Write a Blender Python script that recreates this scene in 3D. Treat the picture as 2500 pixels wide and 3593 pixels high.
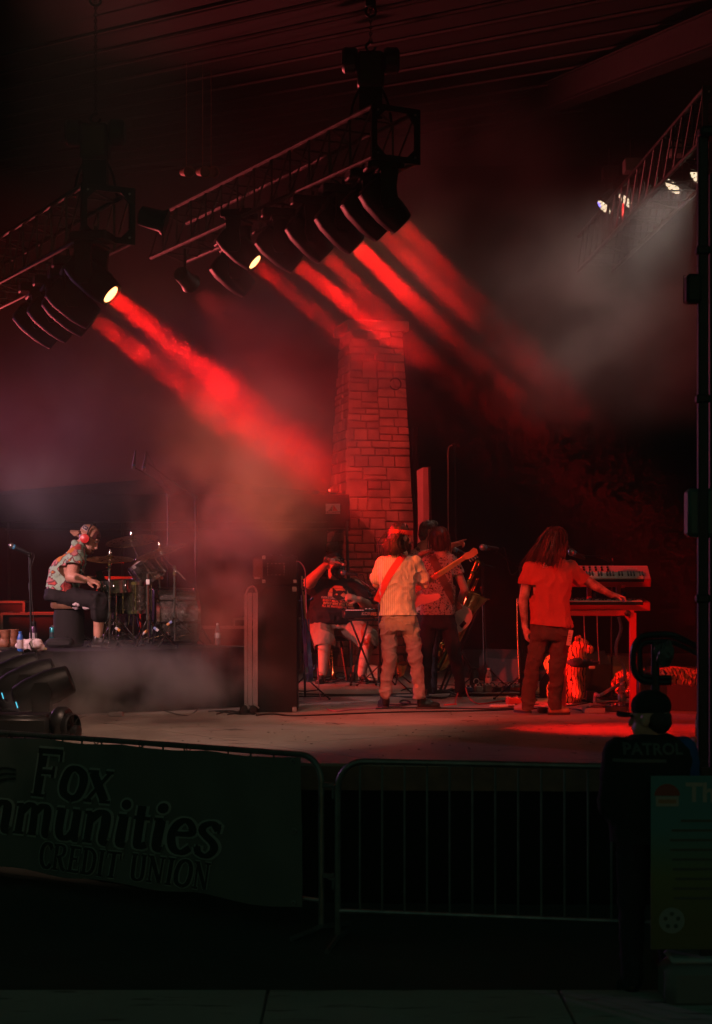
import bpy, bmesh, math, random
import numpy as np
from mathutils import Vector, Matrix, noise as mnoise

for _o in list(bpy.data.objects): bpy.data.objects.remove(_o)
SC = bpy.context.scene
COL = SC.collection
# ------------------------------------------------------------------ camera
FPX, HOR, CAMZ, STAGE = 6000.0, 2060.0, 2.145, 0.96     # focal length / horizon in photo pixels, eye height, stage floor height
cam_data = bpy.data.cameras.new('camera')
cam = bpy.data.objects.new('camera', cam_data); COL.objects.link(cam)
cam.location = (0, 0, CAMZ); cam.rotation_euler = (math.pi/2, 0, 0)
cam_data.sensor_fit = 'VERTICAL'; cam_data.sensor_height = 36.0; cam_data.sensor_width = 25.05
cam_data.lens = FPX/3593*36.0
cam_data.shift_y = (HOR-1796.5)/3593
cam_data.clip_end = 400
cam_data.dof.use_dof = True; cam_data.dof.focus_distance = 16.6; cam_data.dof.aperture_fstop = 3.6
SC.camera = cam
def V(*a): return Vector(a)
def px(x, y, d): return Vector(((x-1250)/FPX*d, d, CAMZ-(y-HOR)/FPX*d))
def fl(x, y, z=0.0):                       # point of the stage floor (raised by z) seen at photo pixel x, y
    d = FPX*(CAMZ-STAGE-z)/(y-HOR); return px(x, y, d)
# ------------------------------------------------------------------ world: a dark night sky with a faint teal skyglow
W = bpy.data.worlds.new('World'); SC.world = W; W.use_nodes = True
wn = W.node_tree; wn.nodes.clear()
_sky = wn.nodes.new('ShaderNodeTexSky'); _sky.sky_type = 'NISHITA'; _sky.sun_disc = False
_sky.sun_elevation = math.radians(4); _sky.sun_rotation = math.radians(180)
_mix = wn.nodes.new('ShaderNodeMix'); _mix.data_type = 'RGBA'; _mix.inputs[0].default_value = 0.9
_mix.inputs[7].default_value = (0.16, 0.60, 0.36, 1)
_bg = wn.nodes.new('ShaderNodeBackground'); _bg.inputs[1].default_value = 0.052
_out = wn.nodes.new('ShaderNodeOutputWorld')
wn.links.new(_sky.outputs[0], _mix.inputs[6]); wn.links.new(_mix.outputs[2], _bg.inputs[0]); wn.links.new(_bg.outputs[0], _out.inputs[0])
# ------------------------------------------------------------------ exposure and sampling
vs = SC.view_settings
vs.view_transform = 'Standard'; vs.look = 'None'; vs.exposure = 0.0; vs.gamma = 1.0; vs.use_curve_mapping = False
cy = SC.cycles
cy.use_denoising = True
try: cy.denoiser = 'OPENIMAGEDENOISE'
except Exception: pass
cy.max_bounces = 6; cy.diffuse_bounces = 2; cy.glossy_bounces = 3; cy.transmission_bounces = 6; cy.transparent_max_bounces = 12
cy.volume_bounces = 0
cy.volume_step_rate = 1.0; cy.volume_max_steps = 64
cy.use_adaptive_sampling = True; cy.adaptive_threshold = 0.03; cy.adaptive_min_samples = 16
cy.sample_clamp_indirect = 4.0; cy.caustics_reflective = False; cy.caustics_refractive = False
# ------------------------------------------------------------------ stage lamps
def aim(o, target):
    o.rotation_euler = (Vector(target)-o.location).to_track_quat('-Z', 'Y').to_euler()
def spot(name, loc, target, power, color, angle, blend=0.3, size=0.08):
    l = bpy.data.lights.new(name, 'SPOT'); l.energy = power; l.color = color
    l.spot_size = math.radians(angle); l.spot_blend = blend; l.shadow_soft_size = size
    o = bpy.data.objects.new(name, l); COL.objects.link(o); o.location = loc; aim(o, target); return o
def beam(name, loc, target, power, color, dia, spread):
    l = bpy.data.lights.new(name, 'AREA'); l.shape = 'DISK'; l.size = dia; l.energy = power; l.color = color
    l.spread = math.radians(spread)
    o = bpy.data.objects.new(name, l); COL.objects.link(o); o.location = loc; aim(o, target); return o
RED = (1.0, 0.007, 0.006); WARM = (1.0, 0.58, 0.42)
# heads whose beam shows in the haze: (photo pixel of the lens, depth, power)
BEAM_DIR = Vector((0.74, -0.20, -0.635)).normalized()
BEAM_SRC = [   # x, y, depth, power, change of direction (dx, dz, dy)
    (393, 1036, 15.45, 26, (0.0, 0.0, 0.0)), (330, 1120, 16.0, 22, (0.03, 0.06, 0.4)),
    (898, 922, 18.6, 18, (0.0, -0.02, 0.0)), (1044, 928, 17.95, 24, (0.05, 0.04, 0.35)), (1145, 896, 17.5, 14, (0.0, -0.05, 0.4)),
    (1252, 863, 17.0, 20, (0.0, -0.06, 0.4)), (1348, 818, 16.5, 12, (0.0, -0.06, 0.4)), (1412, 789, 16.2, 9, (0, -0.08, 0.4))]
for i, (x, y, d, w, t) in enumerate(BEAM_SRC):
    p = px(x, y, d); q = (BEAM_DIR+Vector((t[0], t[2], t[1]))).normalized()
    beam('beam_lamp', p+q*0.02, p+q*5, w*(0.72 if i < 2 else 0.72), RED, 0.16, 15 if i < 2 else 10)
WHITE_SRC = [(2120, 727, 21.5), (2195, 705, 20.8), (2360, 655, 19.0), (2450, 625, 18.2)]
WHITE_DIR = Vector((-0.69, -0.13, -0.71)).normalized()
for x, y, d in WHITE_SRC:
    p = px(x, y, d); spot('white_lamp', p+WHITE_DIR*0.03, p+WHITE_DIR*4, 62, (1.0, 0.84, 0.70), 90, 1.0, 0.06)
# washes from the front rig and the side booms, plus added pillar lamps
spot('red_wash_lamp', (-6.2, 8.3, 6.5), (1.15, 16.6, 1.75), 6800, (1.0, 0.022, 0.012), 20, 0.5, 0.12)
spot('amber_wash_lamp', (-6.0, 8.6, 6.6), (0.52, 16.5, 2.2), 7200, (1.0, 0.20, 0.04), 5.8, 0.5, 0.08)
spot('front_wash_lamp', (-1.6, 9.2, 6.9), (-1.5, 15.0, 0.9), 1150, WARM, 42, 0.8, 0.15)
spot('floor_wash_lamp', (5.4, 14.6, 1.75), (1.2, 15.6, 1.2), 330, RED, 50, 0.6, 0.1)
spot('pink_wash_lamp', (-7.5, 11.0, 5.0), (-2.5, 17.0, 1.9), 3200, (1.0, 0.50, 0.52), 21, 0.6, 0.12)
spot('violet_wash_lamp', (-8.5, 22.0, 4.2), (-3.6, 18.0, 3.0), 1000, (0.66, 0.24, 0.60), 40, 0.9, 0.12)
spot('back_wash_lamp', (-8.0, 27.5, 3.4), (-1.8, 21.0, 5.2), 3900, (1.0, 0.12, 0.125), 46, 1.0, 0.15)
PILLAR_FILL = px(2255, 660, 20.2)
spot('added_pillar_lamp', PILLAR_FILL+Vector((-0.10, 0.16, -0.12)), (0.15, 25.7, 2.6), 750, (1.0, 0.035, 0.028), 40, 0.8, 0.08)  # added lamp, brightens the pillar from the far truss
PILLAR_FILL2 = Vector((-2.05, 20.5, 5.85))
spot('added_pillar_lamp', PILLAR_FILL2+Vector((0.10, 0.2, -0.1)), (0.1, 25.7, 4.2), 900, (1.0, 0.05, 0.042), 46, 0.8, 0.08)  # second added lamp, brightens the pillar from the higher truss
spot('red_side_lamp', (-6.5, 18.8, 2.9), (0.2, 21.2, 1.3), 4000, (1.0, 0.024, 0.014), 24, 0.5, 0.1)
spot('front_fill_lamp', (3.4, 9.2, 6.9), (1.0, 16.6, 1.6), 200, WARM, 24, 0.7, 0.12)
# ------------------------------------------------------------------ helpers
XF = {}                                         # thing name -> its world matrix
def thing(name, label, cat, loc=(0, 0, 0), rotz=0.0, group=None):
    o = bpy.data.objects.new(name, None); COL.objects.link(o); o.empty_display_size = 0.1
    o.location = loc; o.rotation_euler = (0, 0, rotz)
    o['label'] = label; o['category'] = cat
    if group: o['group'] = group
    XF[o.name] = Matrix.Translation(Vector(loc)) @ Matrix.Rotation(rotz, 4, 'Z')
    return o
def tag(o, label, cat, group=None):
    o['label'] = label; o['category'] = cat
    if group: o['group'] = group
    return o
def struct(o): o['kind'] = 'structure'; return o
def copy_tree(o, parent=None, label=None):
    c = o.copy(); COL.objects.link(c)
    if parent: c.parent = parent
    elif o.name in XF: XF[c.name] = XF[o.name].copy()
    if label: c['label'] = label
    for ch in list(o.children): copy_tree(ch, c)
    return c
def smooth_path(pts, k=6):
    pts = [Vector(p) for p in pts]
    if len(pts) < 3 or k < 2: return pts
    out = []
    for i in range(len(pts)-1):
        a = pts[max(i-1, 0)]; b = pts[i]; c = pts[i+1]; d = pts[min(i+2, len(pts)-1)]
        for j in range(k):
            t = j/k
            out.append(0.5*((2*b)+(c-a)*t+(2*a-5*b+4*c-d)*t*t+(3*b-a-3*c+d)*t**3))
    out.append(pts[-1]); return out
class G:
    def __init__(s): s.v = []; s.f = []
    def add(s, vs, fs):
        n = len(s.v); s.v += [Vector(v) for v in vs]; s.f += [tuple(i+n for i in f) for f in fs]; return s
    def box(s, c, d, rot=None, taper=1.0):
        hx, hy, hz = d[0]/2, d[1]/2, d[2]/2; c = Vector(c)
        vs = [Vector((x*hx*(taper if z > 0 else 1), y*hy*(taper if z > 0 else 1), z*hz)) for z in (-1, 1) for y in (-1, 1) for x in (-1, 1)]
        if rot is not None: vs = [rot @ v for v in vs]
        return s.add([v+c for v in vs], [(0, 2, 3, 1), (4, 5, 7, 6), (0, 1, 5, 4), (2, 6, 7, 3), (0, 4, 6, 2), (1, 3, 7, 5)])
    def rbox(s, c, d, b=0.01, rot=None):           # box with bevelled edges
        hx, hy, hz = d[0]/2, d[1]/2, d[2]/2; c = Vector(c); b = min(b, hx*.9, hy*.9, hz*.9)
        bm = bmesh.new(); bmesh.ops.create_cube(bm, size=1.0)
        for v in bm.verts: v.co = Vector((v.co.x*d[0], v.co.y*d[1], v.co.z*d[2]))
        bmesh.ops.bevel(bm, geom=list(bm.edges), offset=b, segments=1, affect='EDGES', profile=0.5)
        bm.verts.index_update()
        vs = [(rot @ v.co if rot is not None else v.co)+c for v in bm.verts]; fs = [tuple(v.index for v in f.verts) for f in bm.faces]
        bm.free(); return s.add(vs, fs)
    def ring(s, c, ax, r, n, ref=None):
        ax = Vector(ax).normalized(); r_ = Vector((0, 0, 1)) if ref is None else Vector(ref)
        if abs(ax.dot(r_)) > 0.95: r_ = Vector((1, 0, 0))
        a = ax.cross(r_).normalized(); b = ax.cross(a)
        return [Vector(c)+a*r*math.cos(2*math.pi*i/n)+b*r*math.sin(2*math.pi*i/n) for i in range(n)]
    def loft(s, rings, caps=True):
        n = len(rings[0]); vs = [v for r in rings for v in r]; fs = []
        for k in range(len(rings)-1):
            for i in range(n):
                j = (i+1) % n; fs.append((k*n+i, k*n+j, (k+1)*n+j, (k+1)*n+i))
        if caps: fs += [tuple(range(n-1, -1, -1)), tuple((len(rings)-1)*n+i for i in range(n))]
        return s.add(vs, fs)
    def cyl(s, p, q, r, r2=None, n=10, caps=True):
        p, q = Vector(p), Vector(q); r2 = r if r2 is None else r2
        return s.loft([s.ring(p, q-p, r, n), s.ring(q, q-p, r2, n)], caps)
    def tube(s, pts, r, n=6, k=6):
        pts = smooth_path(pts, k); rings = []
        a0 = None
        for i, p in enumerate(pts):
            t = (pts[min(i+1, len(pts)-1)]-pts[max(i-1, 0)])
            if t.length < 1e-9: t = Vector((0, 0, 1))
            t.normalize()
            if a0 is None:
                ref = Vector((0, 0, 1)) if abs(t.z) < 0.9 else Vector((1, 0, 0)); a0 = t.cross(ref).normalized()
            a0 = (a0-t*a0.dot(t)); a0 = a0.normalized() if a0.length > 1e-6 else t.orthogonal().normalized()
            b = t.cross(a0); rr = r[min(int(i/max(k, 1)), len(r)-1)] if isinstance(r, (list, tuple)) else r
            if isinstance(r, (list, tuple)):
                f = i/(len(pts)-1)*(len(r)-1); i0 = min(int(f), len(r)-2); rr = r[i0]+(r[i0+1]-r[i0])*(f-i0)
            rings.append([p+a0*rr*math.cos(2*math.pi*j/n)+b*rr*math.sin(2*math.pi*j/n) for j in range(n)])
        return s.loft(rings)
    def lathe(s, prof, p, ax=(0, 0, 1), n=16):       # prof: (radius, height along axis)
        p = Vector(p); ax = Vector(ax).normalized()
        return s.loft([s.ring(p+ax*h, ax, max(r, 1e-4), n) for r, h in prof])
    def ell(s, c, r, rot=None, nu=14, nv=8):
        c = Vector(c); vs = []; fs = []
        for j in range(nv+1):
            th = math.pi*j/nv
            for i in range(nu):
                ph = 2*math.pi*i/nu
                v = Vector((r[0]*math.sin(th)*math.cos(ph), r[1]*math.sin(th)*math.sin(ph), r[2]*math.cos(th)))
                vs.append((rot @ v if rot is not None else v)+c)
        for j in range(nv):
            for i in range(nu):
                k = (i+1) % nu; fs.append((j*nu+i, (j+1)*nu+i, (j+1)*nu+k, j*nu+k))
        return s.add(vs, fs)
    def cap(s, p, q, r, r2=None, n=14):              # tapered capsule
        p, q = Vector(p), Vector(q); r2 = r if r2 is None else r2; ax = (q-p)
        if ax.length < 1e-6: ax = Vector((0, 0, 1e-3))
        ax = ax.normalized(); rg = []
        for t in (-90, -60, -30, 0): rg.append(s.ring(p+ax*r*math.sin(math.radians(t)), ax, max(r*math.cos(math.radians(t)), 1e-3), n))
        for t in (0, 30, 60, 90): rg.append(s.ring(q+ax*r2*math.sin(math.radians(t)), ax, max(r2*math.cos(math.radians(t)), 1e-3), n))
        return s.loft(rg)
    def ngon(s, pts, thick, nrm):                    # flat outline with thickness
        nrm = Vector(nrm).normalized()*thick/2; pts = [Vector(p) for p in pts]; n = len(pts)
        vs = [p+nrm for p in pts]+[p-nrm for p in pts]
        fs = [tuple(range(n)), tuple(range(2*n-1, n-1, -1))]+[(i, (i+1) % n, (i+1) % n+n, i+n)[::-1] for i in range(n)]
        return s.add(vs, fs)
    def torus(s, c, ax, R, r, n=20, m=6, a0=0, a1=360):
        pts = s.ring(c, ax, R, n)
        if a1-a0 >= 360: pts = pts+[pts[0]]
        else:
            ax = Vector(ax).normalized()
            pts = [Vector(c)+(Matrix.Rotation(math.radians(a0+(a1-a0)*i/n), 3, ax) @ (pts[0]-Vector(c))) for i in range(n+1)]
        return s.tube(pts, r, m, 1)
    def mesh(s, name, smooth=True):
        me = bpy.data.meshes.new(name); me.from_pydata([tuple(v) for v in s.v], [], s.f); me.update()
        bm = bmesh.new(); bm.from_mesh(me); bmesh.ops.recalc_face_normals(bm, faces=bm.faces); bm.to_mesh(me); bm.free()
        if smooth:
            for p in me.polygons: p.use_smooth = True
            try: me.set_sharp_from_angle(angle=math.radians(38))
            except Exception: pass
        return me
    def build(s, name, mt, parent=None, world=True, smooth=True):
        if parent is not None and world:
            root = parent; mx = None
            while root is not None:
                if root.name in XF: mx = XF[root.name]; break
                root = root.parent
            if mx is not None:
                inv = mx.inverted(); s.v = [inv @ v for v in s.v]
        me = s.mesh(name, smooth)
        if mt is not None: me.materials.append(mt)
        o = bpy.data.objects.new(name, me); COL.objects.link(o)
        if parent is not None: o.parent = parent
        return o
# ------------------------------------------------------------------ materials
MATS = {}
def mat(name, col, rough=0.6, metal=0.0, var=0.0, vscale=8.0, bump=0.0, bscale=40.0, emit=None, estr=0.0, alpha=None, trans=0.0, spec=0.5, col2=None, coat=0.0):
    if name in MATS: return MATS[name]
    m = bpy.data.materials.new(name); m.use_nodes = True; nt = m.node_tree; b = nt.nodes['Principled BSDF']; L = nt.links
    b.inputs['Base Color'].default_value = (*col, 1); b.inputs['Roughness'].default_value = rough; b.inputs['Metallic'].default_value = metal
    b.inputs['Specular IOR Level'].default_value = spec
    if coat: b.inputs['Coat Weight'].default_value = coat
    if trans: b.inputs['Transmission Weight'].default_value = trans; b.inputs['IOR'].default_value = 1.33
    if emit: b.inputs['Emission Color'].default_value = (*emit, 1); b.inputs['Emission Strength'].default_value = estr
    if var or bump:
        tc = nt.nodes.new('ShaderNodeTexCoord')
    if var:
        nz = nt.nodes.new('ShaderNodeTexNoise'); nz.inputs['Scale'].default_value = vscale; nz.inputs['Detail'].default_value = 5
        L.new(tc.outputs['Object'], nz.inputs['Vector'])
        cr = nt.nodes.new('ShaderNodeValToRGB'); c2 = col2 or tuple(c*(1-var) for c in col)
        cr.color_ramp.elements[0].position = 0.35; cr.color_ramp.elements[1].position = 0.68
        cr.color_ramp.elements[0].color = (*c2, 1); cr.color_ramp.elements[1].color = (*tuple(min(1, c*(1+var*.4)) for c in col), 1)
        L.new(nz.outputs[0], cr.inputs[0]); L.new(cr.outputs[0], b.inputs['Base Color'])
        mr = nt.nodes.new('ShaderNodeMapRange'); mr.inputs[3].default_value = max(rough-0.12, 0.03); mr.inputs[4].default_value = min(rough+0.12, 1)
        L.new(nz.outputs[0], mr.inputs[0]); L.new(mr.outputs[0], b.inputs['Roughness'])
    if bump:
        n2 = nt.nodes.new('ShaderNodeTexNoise'); n2.inputs['Scale'].default_value = bscale; n2.inputs['Detail'].default_value = 4
        L.new(tc.outputs['Object'], n2.inputs['Vector'])
        bp = nt.nodes.new('ShaderNodeBump'); bp.inputs['Strength'].default_value = bump; bp.inputs['Distance'].default_value = 0.01
        L.new(n2.outputs[0], bp.inputs['Height']); L.new(bp.outputs[0], b.inputs['Normal'])
    MATS[name] = m; return m
BLACK = mat('black_plastic', (0.014, 0.014, 0.015), 0.42, var=0.2, vscale=14)
DARKM = mat('dark_metal', (0.03, 0.03, 0.032), 0.38, 0.6, var=0.3, vscale=10)
CHROME = mat('chrome', (0.62, 0.60, 0.58), 0.16, 1.0)
STEEL = mat('galvanised_steel', (0.34, 0.36, 0.36), 0.42, 0.85, var=0.35, vscale=12)
ALU = mat('truss_aluminium', (0.16, 0.155, 0.15), 0.45, 0.8, var=0.3, vscale=9)
RUBBER = mat('black_rubber', (0.012, 0.012, 0.012), 0.7, var=0.2)
BRASS = mat('brass', (0.72, 0.42, 0.14), 0.2, 1.0, var=0.2, vscale=20)
CYMBAL = mat('cymbal_bronze', (0.45, 0.27, 0.10), 0.3, 1.0, var=0.25, vscale=30)
WOOD = mat('wood', (0.36, 0.18, 0.08), 0.45, var=0.35, vscale=6)
SKIN = mat('skin', (0.52, 0.30, 0.22), 0.5, var=0.12, vscale=18, bump=0.08, bscale=90)
SKIN2 = mat('ruddy_skin', (0.55, 0.29, 0.21), 0.48, var=0.15, vscale=14)
HAIR = mat('dark_brown_hair', (0.022, 0.011, 0.007), 0.5, var=0.5, vscale=60, bump=0.5, bscale=120)
WHITEP = mat('white_plastic', (0.75, 0.74, 0.72), 0.4)
# ------------------------------------------------------------------ ground, path, stage, roof
random.seed(5)
def clip_poly(poly, p, n):                          # keep the side where (q-p).n >= 0
    out = []
    for i in range(len(poly)):
        a, b = poly[i], poly[(i+1) % len(poly)]; da = (a-p).dot(n); db = (b-p).dot(n)
        if da >= 0: out.append(a)
        if (da >= 0) != (db >= 0): out.append(a+(b-a)*(da/(da-db)))
    return out
def floor_mat(name, col, col2, rough, scale, spots=True):
    m = bpy.data.materials.new(name); m.use_nodes = True; nt = m.node_tree; b = nt.nodes['Principled BSDF']; L = nt.links
    geo = nt.nodes.new('ShaderNodeNewGeometry')
    n1 = nt.nodes.new('ShaderNodeTexNoise'); n1.inputs['Scale'].default_value = scale; n1.inputs['Detail'].default_value = 7; n1.inputs['Roughness'].default_value = 0.62
    L.new(geo.outputs['Position'], n1.inputs['Vector'])
    cr = nt.nodes.new('ShaderNodeValToRGB'); cr.color_ramp.elements[0].position = 0.34; cr.color_ramp.elements[1].position = 0.7
    cr.color_ramp.elements[0].color = (*col2, 1); cr.color_ramp.elements[1].color = (*col, 1); L.new(n1.outputs[0], cr.inputs[0])
    src = cr.outputs[0]
    if spots:                                       # scuffs and dropped specks
        n2 = nt.nodes.new('ShaderNodeTexNoise'); n2.inputs['Scale'].default_value = 9.0; n2.inputs['Detail'].default_value = 3
        mp = nt.nodes.new('ShaderNodeMapping'); mp.inputs['Scale'].default_value = (0.35, 1.7, 1); mp.inputs['Rotation'].default_value = (0, 0, 0.5)
        L.new(geo.outputs['Position'], mp.inputs[0]); L.new(mp.outputs[0], n2.inputs['Vector'])
        r2 = nt.nodes.new('ShaderNodeValToRGB'); r2.color_ramp.elements[0].position = 0.30; r2.color_ramp.elements[1].position = 0.40
        r2.color_ramp.elements[0].color = (0.28, 0.26, 0.25, 1); r2.color_ramp.elements[1].color = (1, 1, 1, 1); L.new(n2.outputs[0], r2.inputs[0])
        mx = nt.nodes.new('ShaderNodeMix'); mx.data_type = 'RGBA'; mx.blend_type = 'MULTIPLY'; mx.inputs[0].default_value = 0.8
        L.new(src, mx.inputs[6]); L.new(r2.outputs[0], mx.inputs[7]); src = mx.outputs[2]
    L.new(src, b.inputs['Base Color'])
    mr = nt.nodes.new('ShaderNodeMapRange'); mr.inputs[3].default_value = rough-0.15; mr.inputs[4].default_value = rough+0.15
    L.new(n1.outputs[0], mr.inputs[0]); L.new(mr.outputs[0], b.inputs['Roughness'])
    bp = nt.nodes.new('ShaderNodeBump'); bp.inputs['Strength'].default_value = 0.25; bp.inputs['Distance'].default_value = 0.01
    n3 = nt.nodes.new('ShaderNodeTexNoise'); n3.inputs['Scale'].default_value = scale*30; L.new(geo.outputs['Position'], n3.inputs['Vector'])
    L.new(n3.outputs[0], bp.inputs['Height']); L.new(bp.outputs[0], b.inputs['Normal'])
    return m
GROUND_M = floor_mat('dark_turf', (0.055, 0.062, 0.05), (0.03, 0.035, 0.028), 0.9, 1.6, False)
PATH_M = floor_mat('concrete_path', (0.40, 0.38, 0.35), (0.30, 0.29, 0.27), 0.8, 1.1)
STAGE_M = floor_mat('stage_concrete', (0.42, 0.37, 0.32), (0.25, 0.215, 0.185), 0.46, 0.8)
CURTAIN_M = mat('black_curtain', (0.007, 0.0065, 0.0065), 0.95, spec=0.1)
g = G(); g.box((0, 40, -0.25), (300, 300, 0.5)); struct(g.build('ground', GROUND_M))
g = G(); g.box((0, 3.4, 0.004), (40, 11.1, 0.02)); path = struct(g.build('path', mat('path_joint', (0.28, 0.27, 0.25), 0.9)))
for i in range(-5, 6):                              # cast slabs of the path, only the last row shows
    for j in range(2):
        g = G(); g.rbox((i*1.52+0.3, 8.2-j*1.52, 0.022), (1.508, 1.508, 0.03), 0.006); g.build('slab', PATH_M, path)

STAGE_OUT = [V(-11, 18.5), V(-5.5, 15.2), V(-3.2, 13.5), V(-1.5, 12.0), V(-0.3, 11.5), V(1.5, 11.42), V(3.5, 11.55), V(11, 14), V(11, 31.5), V(-11, 31.5)]
g = G(); g.ngon([V(p.x, p.y, STAGE-0.10) for p in STAGE_OUT], 0.16, (0, 0, 1))
stage = struct(g.build('stage', mat('stage_edge', (0.20, 0.12, 0.08), 0.6, var=0.3)))
ca, sa = math.cos(math.radians(36)), math.sin(math.radians(36))
for iu in range(-7, 10):
    for iv in range(0, 12):
        w = 3.3; U = V(ca, sa); N2 = V(-sa, ca); o = U*(iu*w+0.4)+N2*(iv*w+0.9)
        poly = list(STAGE_OUT)
        for p, n in ((o, U), (o+U*w, -U), (o, N2), (o+N2*w, -N2)):
            poly = clip_poly(poly, p, n)
            if len(poly) < 3: break
        if len(poly) < 3: continue
        c = sum(poly, V(0, 0))/len(poly)
        poly = [p+(c-p).normalized()*min(0.006, (c-p).length*.1) for p in poly]
        g = G(); g.ngon([V(p.x, p.y, STAGE-0.012) for p in poly], 0.024, (0, 0, 1)); g.build('floor_panel', STAGE_M, stage, smooth=False)
pts = [p*1.0 for p in STAGE_OUT]; cen = V(0, 21)
for i in range(0, 7):                               # recessed black skirt under the edge
    a = pts[i]+(cen-pts[i]).normalized()*0.12; b = pts[i+1]+(cen-pts[i+1]).normalized()*0.12
    n = max(2, int((b-a).length/0.09)); row = []
    for k in range(n+1):
        q = a.lerp(b, k/n); nn = (b-a).orthogonal().normalized(); q = q+nn*(0.016*math.sin(k*1.9)+0.008*math.sin(k*0.7))
        row.append(q)
    g = G(); vs = []; fs = []
    for k, q in enumerate(row): vs += [V(q.x, q.y, 0.0), V(q.x, q.y, STAGE-0.19)]
    for k in range(n): fs.append((2*k, 2*k+2, 2*k+3, 2*k+1))
    g.add(vs, fs); g.build('skirt', CURTAIN_M, stage)
# back drape, and side drapes added to block the sky
def drape(name, a, b, z0, z1, amp=0.07, pitch=0.11):
    a, b = V(*a), V(*b); n = int((b-a).length/pitch); nn = (b-a).orthogonal().normalized(); g = G(); vs = []; fs = []
    for k in range(n+1):
        q = a.lerp(b, k/n)+nn*(amp*math.sin(k*1.7)+amp*.5*math.sin(k*0.61)); vs += [V(q.x, q.y, z0), V(q.x, q.y, z1)]
    for k in range(n): fs.append((2*k, 2*k+2, 2*k+3, 2*k+1))
    g.add(vs, fs); return g.build(name, CURTAIN_M)
struct(drape('backdrop', (-14, 30.5), (14, 30.5), STAGE, 12.4, .03, .22))
for s in (-1, 1): struct(drape('added_side_drape', (s*10.8, 30.4), (s*10.8, 17.0), STAGE, 12.4))  # out of view, added to keep sky light off the stage
# roof: a sheet sloping up to the back with exposed ribs
def roof_z(y): return CAMZ+4.0+0.11*y
g = G(); g.add([V(-16, 9, roof_z(9)+.16), V(16, 9, roof_z(9)+.16), V(16, 31.5, roof_z(31.5)+.16), V(-16, 31.5, roof_z(31.5)+.16),
                V(-16, 9, roof_z(9)+.3), V(16, 9, roof_z(9)+.3), V(16, 31.5, roof_z(31.5)+.3), V(-16, 31.5, roof_z(31.5)+.3)],
               [(0, 1, 2, 3), (7, 6, 5, 4), (0, 4, 5, 1), (1, 5, 6, 2), (2, 6, 7, 3), (3, 7, 4, 0)])
roof = struct(g.build('roof', mat('roof_deck', (0.006, 0.006, 0.0055), 0.75, var=0.3, vscale=2)))
RIB_M = mat('roof_rib', (0.065, 0.058, 0.05), 0.5, 0.2, var=0.3)
for y in (195, 258, 313, 364, 411, 454, 497, 532, 565, 599, 626, 652, 676):
    d = FPX*4.0/(1400-y); p = px(0, y, d); dr = V(-1.058, 1.0, 0.11)
    t1 = min(9.5, d-9.3); g = G(); up = V(0, 0, .09)
    a = p+dr*1.6; b = p-dr*t1
    g.cyl(a, b, 0.022, n=6); g.build('rib', RIB_M, roof)
for k, (xa, ya, da, xb, yb, db, h) in enumerate([(1560, 490, 29.0, 2640, 60, 15.0, 0.30), (1500, 260, 29.0, 2100, -60, 19.0, 0.05)]):
    a = px(xa, ya, da); b = px(xb, yb, db); m_ = (a+b)/2; ax = (b-a)
    q = ax.to_track_quat('X', 'Z').to_matrix(); g = G()
    g.box(m_, (ax.length, 0.16, h), rot=q)
    if h > .1:
        g.box(m_+q @ V(0, 0, h/2+.008), (ax.length, 0.26, 0.016), rot=q); g.box(m_-q @ V(0, 0, h/2+.008), (ax.length, 0.26, 0.016), rot=q)
    struct(g.build('roof_beam', mat('beam_paint', (0.012, 0.012, 0.011), 0.6, var=0.2)))

# ------------------------------------------------------------------ stone pillar
PZ = 26.2; base = V((1302-1250)/FPX*PZ, PZ, STAGE); th = math.radians(13)
pil = thing('stone_pillar', 'tapering pillar of squared stone blocks with a flat cap behind the band', 'pillar', base, th)
PH, WB, WT = 5.05, 1.30, 0.80
def stone_mat(i):
    c = [(0.40, 0.33, 0.27), (0.34, 0.28, 0.235), (0.45, 0.37, 0.29), (0.30, 0.25, 0.22), (0.38, 0.29, 0.23)][i]
    return mat('stone_%d' % i, c, 0.85, var=0.25, vscale=5, bump=0.55, bscale=16)
SM = [stone_mat(i) for i in range(5)]
g = G(); n = 4
for k in range(n): pass
r0, r1 = WB/2-0.022, WT/2-0.022
g.add([V(-r0, -r0, 0), V(r0, -r0, 0), V(r0, r0, 0), V(-r0, r0, 0), V(-r1, -r1, PH), V(r1, -r1, PH), V(r1, r1, PH), V(-r1, r1, PH)],
      [(3, 2, 1, 0), (4, 5, 6, 7), (0, 1, 5, 4), (1, 2, 6, 5), (2, 3, 7, 6), (3, 0, 4, 7)])
g.build('mortar_core', mat('mortar', (0.27, 0.23, 0.20), 0.95, var=0.2), pil, world=False)
rs = random.Random(21)
def split(u0, v0, u1, v1, out, depth=0, k=1.0):
    w, h = u1-u0, v1-v0
    if depth > 2 and w < 0.50 and h < 0.27 and (w*h < 0.026*k or rs.random() < 0.34): out.append((u0, v0, u1, v1)); return
    if (w < 0.16 and h < 0.15) or w*h < 0.013*k: out.append((u0, v0, u1, v1)); return
    if h > 0.5 or (h > w*0.55 and h > 0.13) or (h > 0.18 and rs.random() < .5):
        c = v0+h*rs.uniform(0.36, 0.64); split(u0, v0, u1, c, out, depth+1, k); split(u0, c, u1, v1, out, depth+1, k)
    elif w > 0.18:
        c = u0+w*rs.uniform(0.33, 0.67); split(u0, v0, c, v1, out, depth+1, k); split(c, v0, u1, v1, out, depth+1, k)
    else: out.append((u0, v0, u1, v1))
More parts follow.
